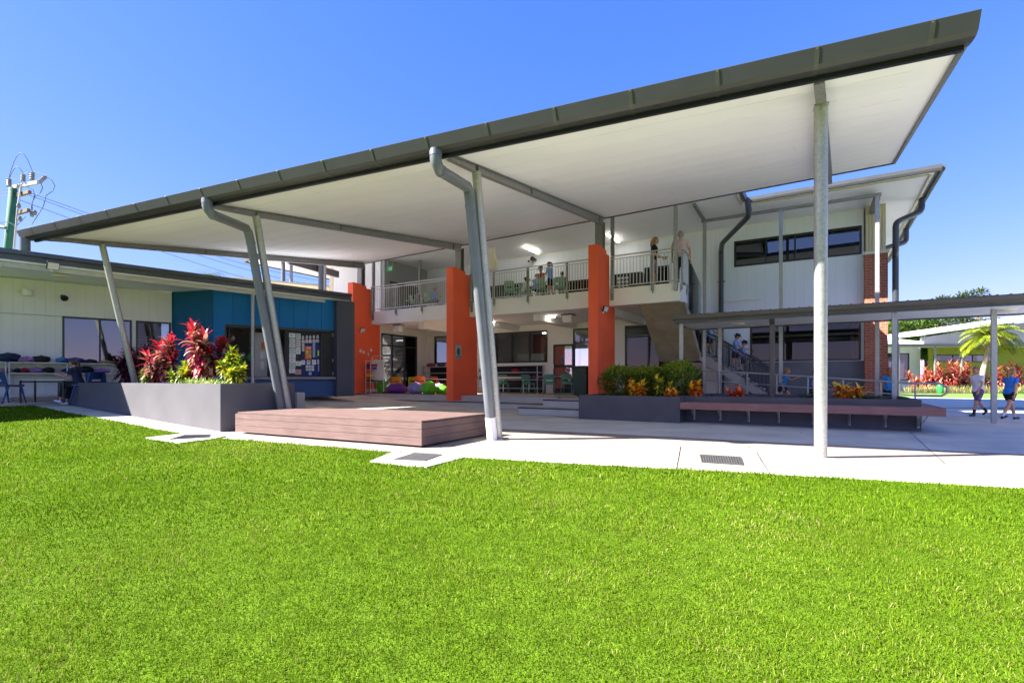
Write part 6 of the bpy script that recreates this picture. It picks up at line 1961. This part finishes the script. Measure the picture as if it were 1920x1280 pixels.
        mb.box(lambda x, y, z: hb + f_ * x + V((0, y, 0)) + u_ * z, -.03 * H, .10 * H, -.021 * H, .021 * H, -.022 * H, -.012 * H)
        remesh(mb, .007 * H, 1).build('shoe', shoes, r, smooth=True)
        if socks:
            mb = MB(); mb.tube([ak - d * (-.012 * H) , ak - d * sock_len * .25 * H, ak - d * sock_len * .5 * H], [.024 * H, .0245 * H, .027 * H], 12); mb.build('sock', socks, r, smooth=True)
    # hair
    mb = MB()
    def hairfn(d):
        face = d.x > .25 and d.z < .42
        ng = .8 if face else 1.0
        return ng * (1 + .03 * math.sin(d.y * 14 + d.z * 9))
    mb.ell(HD(-.006, 0, .012), (.064 * H, .056 * H, .068 * H), 22, 14, M=Rh, fn=hairfn)
    if hairstyle == 'pony':
        mb.tube([HD(-.055, 0, .03), HD(-.085, 0, .015), HD(-.095, 0, -.04), HD(-.085, .005, -.10), HD(-.078, 0, -.135)], [.014 * H, .022 * H, .026 * H, .020 * H, .006 * H], 10)
    if hairstyle == 'long':
        mb.tube([HD(-.03, 0, .02), HD(-.042, 0, -.04), HD(-.048, 0, -.10), HD(-.046, 0, -.15)], [.045 * H, .05 * H, .045 * H, .02 * H], 12)
    remesh(mb, .009 * H, 1).build('hair', hair, r, smooth=True)
    if hat:
        mb = MB(); Mt = Rh
        mb.lathe([(.056 * H, .086 * H), (.062 * H, .075 * H), (.064 * H, .040 * H), (.112 * H, .024 * H), (.114 * H, .020 * H), (.060 * H, .032 * H), (.055 * H, .040 * H)], HD(0, 0, 0), 24, M=Rh)
        mb.build('hat', hat, r, smooth=True, angle=60)
    r.location = loc; r.rotation_euler = (0, 0, R(heading))
    return r

def gpt(px, py, z=0):
    Y = (EYE - z) * FPX / (py - HOR); return V(((px - 960) / FPX * Y, Y, z))
# two children walking on the right, towards the left
q = gpt(1834, 779); q.z = 0
person('child in white shirt and mauve shorts striding left before the right hand palm', q, -168, 1.42, ((28, 12), (-20, 26)), 6, ((22, 10, 12), (-22, 8, 10)), (0, 8), K_white, K_lilac, .95, hair=H_blond, hairstyle='short', socks=K_black, group='children in uniform', sleeve=.55)
q = gpt(1893, 786); q.z = 0
person('child with blond ponytail, blue shirt and black shorts walking right beside the thin post', q, 12, 1.36, ((30, 10), (-24, 14)), 8, ((35, 14, 20), (-25, 10, 12)), (0, 4), K_royal, K_black, .60, hair=H_blond, hairstyle='pony', socks=K_sock, group='children in uniform', sleeve=.55)
# stairs: level of the flight at a
def stz(a): return TZ + max(0, math.ceil((ST[1] - a) / ST[2] - .001)) * ST[3] if a > ST[0] else 1.95
def on_stair(px, b):
    p = f_at(px, b, 0); a = (p - O).dot(e1)
    return V((p.x, p.y, stz(a)))
SH = math.degrees(E1A)
q = on_stair(1330, 4.0)
person('child in blue shirt at the top of the stairs half hidden by the corner post', q, SH, 1.36, ((14, 8), (-10, 8)), 4, ((38, 12, 40), (8, 8, 20)), (0, 15), K_blue, K_navy, .7, hair=H_brown, hat=K_black, socks=K_sock, group='children in uniform', sleeve=.6)
q = on_stair(1378, 4.05)
person('child in dark hat coming down the stairs, left one of a pair', q, SH, 1.34, ((26, 34), (-8, 10)), 6, ((30, 12, 45), (10, 8, 20)), (0, 20), K_blue, K_navy, .7, hair=H_brown, hat=K_black, socks=K_sock, group='children in uniform', sleeve=.6)
q = on_stair(1391, 4.4)
person('child in dark hat coming down the stairs, right one of a pair', q, SH, 1.30, ((20, 28), (-10, 12)), 6, ((20, 10, 30), (10, 8, 20)), (-15, 22), K_blue, K_navy, .7, hair=H_brown, hat=K_navy, socks=K_sock, group='children in uniform', sleeve=.6)
q = f_at(1466, 1.9, .24)
person('fair haired child in teal shirt running right behind the handrail', V((q.x, q.y, .22)), SH, 1.22, ((38, 20), (-30, 40)), 16, ((55, 14, 60), (-30, 10, 50)), (0, 14), K_teal, K_black, .6, hair=H_blond, hairstyle='short', socks=K_sock, group='children in uniform', sleeve=.55)
q = f_at(1520, 1.7, .16)
person('child with dark ponytail and blue shirt bending forward beside the tall post', V((q.x, q.y, .15)), SH, 1.24, ((16, 20), (-16, 14)), 22, ((30, 10, 40), (-20, 10, 30)), (0, 8), K_royal, K_navy, .7, hair=H_dark, hairstyle='pony', socks=K_sock, group='children in uniform', sleeve=.6)
q = f_at(1668, 2.6, 0)
person('auburn haired child in teal shirt behind the walkway post by the brick pier', V((q.x, q.y, 0)), 65, 1.36, ((12, 8), (-12, 10)), 4, ((10, 8, 15), (-8, 8, 15)), (0, 8), K_teal, K_navy, .7, hair=H_red, hairstyle='long', socks=K_sock, group='children in uniform', sleeve=.6)
# adults on the balcony
q = f_at(1226, 1.75, FZ + .012)
person('woman with blond hair and black top at the right balcony rail', q, SH + 15, 1.70, ((3, 2), (-4, 3)), 2, ((14, 8, 70), (6, 8, 60)), (12, 6), K_black, K_print, .95, skirt=True, hair=H_blond, hairstyle='long', sleeve=.7)
q = f_at(1276, 1.85, FZ + .012)
person('grey haired man in pale pink shirt at the balcony corner, back to the court', q, SH + 100, 1.82, ((3, 2), (-4, 3)), 4, ((16, 16, 30), (2, 18, 12)), (10, 10), K_pink, K_black, 1.9, hair=H_grey, sleeve=.7, bulk=1.18)
# children behind the middle rail
q = f_at(1032, 1.9, FZ + .012)
person('standing child in blue shirt and black shorts behind the middle balcony rail', q, SH + 170, 1.38, ((4, 3), (-4, 3)), 5, ((20, 8, 50), (10, 8, 40)), (0, 16), K_blue, K_black, .8, hair=H_brown, hairstyle='pony', socks=K_black, group='children in uniform')
q = f_at(1017, 2.9, FZ + .012)
person('child in red shirt and wide black hat behind the middle balcony rail', q, SH - 100, 1.46, ((4, 3), (-4, 3)), 8, ((30, 8, 50), (30, 8, 40)), (0, 18), K_red, K_black, 1.9, hair=H_dark, hat=K_black)
q = f_at(1004, 2.3, FZ + .012)
person('seated child in blue shirt left of the red shirted child on the balcony', q, SH + 90, 1.36, ((82, 80), (80, 80)), 12, ((50, 8, 50), (45, 8, 50)), (0, 14), K_blue, K_navy, .85, hair=H_blond, seat_z=.50, group='children in uniform')
q = f_at(1052, 2.35, FZ + .012)
person('seated child in lilac shirt at the right of the balcony group', q, SH + 100, 1.30, ((82, 80), (80, 80)), 14, ((50, 8, 50), (45, 8, 50)), (0, 14), K_lils, K_navy, .85, hair=H_brown, seat_z=.50, group='children in uniform')
q = f_at(812, 2.45, FZ + .012)
person('seated child in pale blue shirt behind the left balcony rail', q, SH + 100, 1.30, ((82, 80), (80, 80)), 12, ((50, 8, 50), (45, 8, 50)), (0, 10), K_blue, K_navy, .85, hair=H_red, seat_z=.50, group='children in uniform')
q = f_at(982, 2.7, FZ + .012)
person('seated child in dark hat at the left of the middle balcony group', q, SH + 60, 1.34, ((82, 80), (80, 80)), 14, ((50, 8, 50), (45, 8, 50)), (0, 14), K_white, K_navy, .85, hair=H_dark, hat=K_black, seat_z=.50, group='children in uniform')
q = f_at(782, 2.65, FZ + .012)
person('seated child in lilac shirt, leftmost behind the left balcony rail', q, SH + 120, 1.32, ((82, 80), (80, 80)), 12, ((50, 8, 50), (45, 8, 50)), (0, 10), K_lils, K_navy, .85, hair=H_brown, seat_z=.50, group='children in uniform')
# girl at the table on the left, facing left
person('girl in dark top with brown ponytail writing at the grey table, seated facing left', V((-11.25, 13.30, TZ)), 183, 1.42, ((74, 62), (66, 58)), 14, ((36, 6, 72), (40, 6, 66)), (0, 16), K_navy, K_black, 1.75, hair=H_brown, hairstyle='pony', shoes=K_shoew, seat_z=.50, sleeve=.6)

# ------------------------------------------------------------------ behind: low school block, palm, planting, trees, power pole
fb = thing('classroom_block', 'low lime walled classroom block with white metal roof far behind the right lawn', 'school block', (44, 46, 0))
Id = lambda a, b, z: V((a, b, z))
M_lime = mat('lime_cladding', (.33, .34, .03), .6, 0, .05, 1, groove=((1, 0), .3, .012, .006))
wall('lime_wall', Id, 35.9, 62, 44, 44.2, -.1, 3.7, [(36.2, 41.5, 2.5, 3.12)], M_lime, fb)
window(Id, 36.2, 41.5, 44, 2.5, 3.12, (37.9, 39.6), fb, glass=M_glassd, fw=.07)
wall('pale_wall', Id, 28, 35.88, 45, 45.2, -.1, 3.8, [(32.3, 34.9, .9, 3.3)], M_clad, fb)
window(Id, 32.3, 34.9, 45, .9, 3.3, (33.6,), fb, glass=M_glassd, fw=.07)
mb = MB(); mb.box(Id, 26, 62, 42.2, 44.0, 3.72, 3.80); mb.build('eave', M_soffit, fb)
mb = MB(); mb.box(Id, 26, 62, 42.05, 42.2, 3.7, 3.92); mb.build('gutter', M_char, fb)
mb = MB(); mb.prism([V((35.2, 44, 3.81)), V((62, 44, 3.81)), V((62, 44, 8.4)), V((35.2, 44, 4.6))], (0, .2, 0)); mb.build('gable_wall', mat('gable_grey', (.16, .165, .18), .5, 0, .05, 1, groove=((1, 0), .9, .02, .01)), fb)
M_wroof = mat('white_roof', (.78, .78, .78), .45, 0, .03, 1, groove=((1, .1), .25, .03, .01))
mb = MB(); mb.prism([V((34.8, 43.2, 4.75)), V((62, 43.2, 8.6)), V((62, 54, 8.6)), V((34.8, 54, 4.75))], (0, 0, .28)); mb.build('roof', M_wroof, fb)
mb = MB(); mb.prism([V((27, 43.5, 4.0)), V((35.0, 43.5, 4.0)), V((35.0, 54, 5.6)), V((27, 54, 5.6))], (0, 0, .2)); mb.build('roof', M_wroof, fb)
for x in (32.0, 35.0, 37.2, 43.0, 48.0):
    mb = MB(); mb.box(Id, x - .06, x + .06, 42.3, 42.42, 0, 3.7); mb.build('post', M_galv, fb)
mb = MB(); mb.tube([V((36.2, 50, 5)), V((36.2, 50, 8.1))], .05, 8); mb.build('mast', M_galv, fb)
# lawn strip and teal court
def flat(name, pts, z, m_, kind='structure'):
    mb = MB(); mb.prism([V((x, y, z)) for x, y in reversed(pts)], (0, 0, -.02)); return tag(mb.build(name, m_), kind=kind)
M_lawn2 = mat('back_lawn', (.11, .21, .025), .9, 0, .2, 3, bump=.8, bscale=40)
a = gpt(1690, 733); b = gpt(1800, 741); c = gpt(1925, 748); 
flat('back_lawn', [(22, 30), (24.2, 27.2), (b.x + 2.0, 25.6), (60, 16), (60, 43.9), (28, 43.9), (22, 38)], .006, M_lawn2)
flat('garden_bed', [(27.5, 36.5), (60, 33.0), (60, 41.5), (27.5, 41.5)], .03, M_soil)
flat('teal_court', [(15.2, 18.2), (22.5, 14.5), (60, 8), (60, 13), (22, 18.7)], .003, mat('court_teal', (.06, .24, .24), .8, 0, .05, 3))
mb = MB(); mb.bar((20.0, 19.4, .05), (60, 13.2, .05), .2, .16); tag(mb.build('kerb', M_path), kind='structure')
# palm
pb = V((35.4, 38.5, 0))
pm = thing('palm_tree', 'small palm with yellow green fronds behind the two walking children', 'palm', pb)
mb = MB(); mb.tube([pb, pb + V((-.10, 0, 1.0)), pb + V((.15, 0, 2.2)), pb + V((.45, 0, 3.4)), pb + V((.5, 0, 4.1))], [.26, .20, .17, .15, .20], 12)
mb.build('trunk', mat('palm_trunk', (.30, .25, .19), .85, 0, .2, 3, bump=.4, bscale=8, groove=None), pm, smooth=True)
top = pb + V((.5, 0, 4.1)); rg = random.Random(4)
L_palm = [leafm('palm_yellow', (.40, .42, .03)), leafm('palm_green', (.12, .22, .02)), leafm('palm_lime', (.26, .34, .03))]
lf = MB()
for k in range(34):
    a = k * 2.4; el = rg.uniform(-.1, 1.1); Lr = rg.uniform(1.9, 2.6)
    p = top.copy(); d = V((math.cos(a) * math.cos(el), math.sin(a) * math.cos(el), math.sin(el)))
    n_ = 16; pts_ = []
    for i in range(n_):
        pts_.append(p.copy()); p = p + d * Lr / n_; d = (d + V((0, 0, -.115))).normalized()
    lf.tube(pts_, [.03] * 8 + [.012] * 8, 5, mi=0)
    for i in range(2, n_):
        s_ = (pts_[i] - pts_[i - 1]).normalized(); sd = s_.cross(V((0, 0, 1))).normalized(); ln = .62 * math.sin(math.pi * (i + 1) / (n_ + 2)) + .15
        for sg in (-1, 1):
            for hh_ in (0, .5):
                lf.leaf(pts_[i] - s_ * hh_ * .16, sd * sg + s_ * .5 + V((0, 0, .15)), ln, .07, 1.1, rg.choice((0, 0, 1, 2, 2)), 2)
lf.build('crown', L_palm, pm)
mb = MB(); 
for k in range(16):
    a = rg.uniform(0, 6.28); mb.tube([top - V((0, 0, .2)), top + V((math.cos(a) * .5, math.sin(a) * .5, -rg.uniform(.5, 1.0)))], [.04, .015], 5)
mb.build('fruit_stalk', mat('palm_fruit', (.42, .22, .10), .8, 0, .3, 9), pm)
# shrubs along the far block
lbs = ['red cordyline clump left of the green drum before the far block', 'large crimson cordyline clump in the middle of the far garden bed', 'rust red cordyline clump just left of the palm trunk', 'wine red cordyline clump behind the first walking child',
       'salmon pink cordyline clump between the two walking children', 'crimson cordyline clump at the right edge of the far bed', 'dark red cordyline clump low behind the thin walkway post']
for k, (px, Y, h_, hd) in enumerate(((1742, 39, 2.1, 4), (1772, 38, 2.5, 6), (1808, 38.5, 2.5, 4), (1852, 39, 2.2, 4), (1880, 37, 2.0, 4), (1906, 38, 2.5, 5), (1724, 40, 1.7, 3))):
    b = at(px, Y, 0.03)
    cordyline(lbs[k], b, h_, [leafm('far_red', (.36, .035, .04)), leafm('far_rust', (.48, .15, .06)), leafm('far_wine', (.22, .03, .045)), leafm('far_pink', (.55, .26, .20))], hd + 2, .75, .55, .12, 40, 30 + k, [.35, .25, .25, .15], name='cordyline', group='red shrubs in the far garden bed', low=.3)
for k, (px, Y, ln, lb) in enumerate(((1728, 37.5, 1.9, 'pale grassy clump left of the green drum in the far bed'), (1782, 37, 3.2, 'long pale grassy border below the crimson shrubs'), (1850, 36.5, 2.4, 'pale grassy clump at the palm foot'), (1900, 35.5, 2.2, 'yellow green grassy clump at the right edge of the far bed'))):
    tuft(lb, at(px, Y, .03), .55, [leafm('fartuft_pale', (.50, .48, .22)), leafm('fartuft_straw', (.42, .33, .14)), L_tuft[1]], 520, .55, 60 + k, len_=ln)
mb = MB(); c = at(1763, 36.5, .03); mb.lathe([(.17, 0), (.19, .04), (.19, .54), (.16, .60), (.07, .63)], c, 16)
tag(mb.build('drum', mat('drum_green', (.02, .30, .06), .4, 0, .1, 4), smooth=True, angle=40), 'small bright green drum among the far red shrubs', 'bin')
# trees
def tree(label, base, h, r, n, cols, seed, name='tree', trunk=.25, s=.35, clumps=9, group='trees beyond the buildings'):
    rg = random.Random(seed); base = V(base)
    root = thing(name, label, 'tree', base, group=group)
    mb = MB(); lf = MB(); ctr = base + V((0, 0, h - r[2]))
    mb.tube([base, base + V((.1, 0, h * .35)), base + V((0, .1, h * .6))], [trunk, trunk * .75, trunk * .5], 9)
    cs = []
    for k in range(clumps):
        d = V((rg.gauss(0, 1), rg.gauss(0, 1), rg.gauss(0, .8))); d.normalize()
        c_ = ctr + V((d.x * r[0] * .62, d.y * r[1] * .62, d.z * r[2] * .62)); cs.append((c_, rg.uniform(.32, .55)))
        mb.tube([base + V((0, 0, h * .45)), (base + V((0, 0, h * .5))).lerp(c_, .5) + V((0, 0, .2)), c_], [trunk * .4, trunk * .25, .03], 6)
    for i in range(n):
        c_, q = cs[i % len(cs)]
        d = V((rg.gauss(0, 1), rg.gauss(0, 1), rg.gauss(0, 1))).normalized(); u = rg.random() ** .4
        p = c_ + V((d.x * r[0] * q * u, d.y * r[1] * q * u, d.z * r[2] * q * u * .8))
        lf.leaf(p, (d + V((rg.uniform(-.7, .7), rg.uniform(-.7, .7), rg.uniform(-.3, .7)))).normalized(), s * rg.uniform(.6, 1.4), s * .5, .5, rg.choices(range(len(cols)), [.4, .35, .25][:len(cols)])[0], 2)
    mb.build('trunk', M_stem, root); lf.build('crown', cols, root)
    return root
L_t = [leafm('tree_dark', (.035, .075, .014)), leafm('tree_mid', (.075, .14, .02)), leafm('tree_light', (.17, .25, .035))]
L_t2 = [leafm('gum_dark', (.04, .07, .03)), leafm('gum_mid', (.09, .13, .05)), leafm('gum_light', (.16, .20, .09))]
for k, (px, Y, h, r, cols, lb) in enumerate(((1698, 62, 8.4, (3.2, 3, 3), L_t, 'bright leafy tree right of the brick pier beyond the white roof'), (1735, 66, 8.8, (3.6, 3, 3), L_t, 'broad green tree behind the thin white mast'), (1790, 70, 10.2, (4.5, 3, 3.4), L_t2, 'grey green gum tree behind the palm crown'),
                                              (1660, 60, 8.2, (3, 3, 3), L_t, 'green tree just behind the brick pier'), (1850, 72, 9.8, (4.5, 3, 3.2), L_t2, 'gum tree behind the gable of the far block'), (1910, 74, 9.6, (4, 3, 3.2), L_t, 'green tree at the right edge beyond the far block'),
                                              (1755, 82, 14.6, (4.5, 4, 3.2), L_t2, 'taller gum tree whose tips show above the walkway roof'), (1880, 66, 9.4, (4.2, 3, 3), L_t, 'leafy tree behind the gable between the two walking children'), (1765, 60, 8.6, (4.2, 3, 3), L_t, 'full green tree left of the palm crown'), (1828, 84, 16.2, (3.6, 3.5, 3.4), L_t2, 'tallest wispy gum tree above the walkway roof'), (1700, 84, 13.8, (3.6, 3.5, 2.6), L_t2, 'gum tree with sparse tips left above the walkway roof'))):
    tree(lb, at(px, Y, 0), h, r, 5200 if k < 6 else 2600, cols, 80 + k, s=.42)
tree('green tree seen through the open door behind the building', F(-1.5, 24, 0), 4.4, (3.5, 3, 1.8), 2600, [L_palm[0], L_t[1], L_t[2]], 120, s=.3)
tree('shrubby tree seen through the right glass door behind the building', F(-4.5, 26, 0), 5.0, (3.0, 3, 2.0), 2000, L_t, 121, s=.3)
# palm tip over the left wing
pb2 = at(396, 60, 0)
pm2 = thing('palm_tree', 'distant palm whose tip shows above the cream wing roof', 'palm', pb2)
mb = MB(); mb.tube([pb2, pb2 + V((0, 0, 13.2))], [.2, .12], 8); mb.build('trunk', M_stem, pm2)
lf = MB(); top = pb2 + V((0, 0, 13.2))
for k in range(14):
    a = k * 2.4
    for j in range(5):
        lf.leaf(top + V((math.cos(a), math.sin(a), .3)) * j * .25, V((math.cos(a) + .5 * (j % 2 * 2 - 1), math.sin(a), .2)), 1.0, .08, 1.4, j % 2, 3)
lf.build('crown', L_t2[1:], pm2)
# power pole
PY = 30.0
def PP(px, py, dy=0): return at(px, PY + dy, py=py)
pp = thing('power_pole', 'green power pole with crossarms, insulators and wires behind the cream wing', 'power pole', V((PP(18, 500).x, PY, 0)))
mb = MB(); mb.tube([V((PP(12, 600).x, PY, 0)), PP(16, 470), PP(25, 352)], [.30, .24, .19], 16)
mb.build('pole', mat('pole_green', (.02, .12, .065), .8, 0, .25, 4, streak=True, bump=.3, bscale=12), pp, smooth=True)
M_ins = mat('insulator_grey', (.12, .13, .15), .4, 0, .1, 9); M_arm = mat('timber_arm', (.09, .065, .04), .8, 0, .2, 6); M_wire = mat('wire_grey', (.07, .08, .10), .6, 0, .1, 5)
for p, q, m_ in (((22, 352), (72, 342), M_galv), ((33, 366), (56, 360), M_arm), ((32, 400), (54, 394), M_arm)):
    mb = MB(); mb.bar(PP(*p), PP(*q, -.6), .16, .18); mb.build('crossarm', m_, pp)
for a, b, c_, d in ((17, 350, 17, 334), (43, 340, 44, 326), (60, 338, 61, 322), (74, 341, 86, 331)):
    mb = MB()
    p, q = PP(a, b, -.4), PP(c_, d, -.4)
    pts_ = [p.lerp(q, i / 8) for i in range(9)]
    mb.tube(pts_, [.09, .13, .09, .13, .09, .13, .09, .12, .05], 10); mb.build('insulator', M_ins, pp)
mb = MB(); mb.tube([PP(40, 348, -.4), PP(33, 392, -.4), PP(26, 470, -.4)], .05, 8); mb.build('conduit', M_galv, pp)
for k, (a, b) in enumerate(((35, 386), (37, 410), (60, 402), (65, 399))):
    mb = MB(); p = PP(a, b, -.4); mb.tube([p - V((0, 0, .14)), p, p + V((0, 0, .14))], [.07, .11, .07], 8); mb.build('insulator', M_ins, pp)
def wire(pts, r=.018):
    mb = MB(); mb.tube(pts, r, 5); mb.build('wire', M_wire, pp)
def arc(p, q, sag, n=14, dy=0):
    p, q = PP(*p, -.4), PP(*q, -.4 + dy); return [p.lerp(q, i / n) + V((0, 0, sag * math.sin(math.pi * i / n))) for i in range(n + 1)]
wire(arc((57, 362), (700, 540), -1.0, 20, 30)); wire(arc((55, 366), (700, 552), -1.0, 20, 30)); wire(arc((34, 374), (700, 570), -1.0, 20, 30))
for z_, (a, b) in ((0, (0, 352)), (1, (0, 356)), (2, (0, 370))):
    p = PP(22, 354 + z_ * 6, -.3); q = at(-330, 50, py=330 + z_ * 6); wire([p.lerp(q, i / 10) - V((0, 0, .8 * math.sin(math.pi * i / 10))) for i in range(11)])
wire(arc((12, 350), (61, 322), 1.5)); wire(arc((18, 333), (44, 326), .5)); wire(arc((61, 322), (88, 329), .0)); wire(arc((44, 326), (60, 332), .1)); wire(arc((17, 334), (40, 341), .0))
wire([PP(87, 331, -.4), PP(97, 338, -.4), PP(103, 348, -.4), PP(99, 358, -.4), PP(86, 367, -.4), PP(82, 385, -.4), PP(72, 402, -.4), PP(60, 420, -.4)], .022)
wire([PP(76, 342, -.4), PP(80, 352, -.4), PP(76, 361, -.4), PP(66, 368, -.4), PP(60, 380, -.4), PP(61, 400, -.4)], .022)
wire([PP(50, 350, -.4), PP(62, 356, -.4), PP(65, 366, -.4), PP(59, 385, -.4), PP(58, 402, -.4)], .018)
wire([PP(48, 406, -.4), PP(40, 415, -.4), PP(30, 424, -.4), PP(15, 416, -.4), PP(0, 418, -.4)], .02)
mb = MB(); mb.tube([PP(0, 425, -.4), PP(10, 427, -.4), PP(14, 430, -.4)], [.10, .09, .03], 8); mb.build('lantern', M_ins, pp)
# dry leaves lying on the paving
rg = random.Random(9)
for x, y, lb in ((1070, 812, 'small dry leaf lying on the beige paving right of the leaning post foot'), (1404, 840, 'small dry leaf lying on the beige strip above the mesh grate'),
                 (1215, 793, 'small dry leaf lying in the shade before the hedge planter'), (1500, 812, 'small dry leaf lying in the shade before the bench'),
                 (1308, 793, 'small dry leaf lying at the corner where the bench meets the hedge planter'), (206, 787, 'small dry leaf lying at the lawn edge below the tall planter')):
    q = gp(x, y, .012); mb = MB(); a = rg.uniform(0, 6.28)
    mb.leaf(q, (math.cos(a), math.sin(a), .12), rg.uniform(.05, .09), .03, .3, 0, 3)
    tag(mb.build('fallen_leaf', mat('dry_leaf', (.13, .06, .025), .8, 0, .3, 20)), lb, 'leaf', 'dry leaves on the paving')
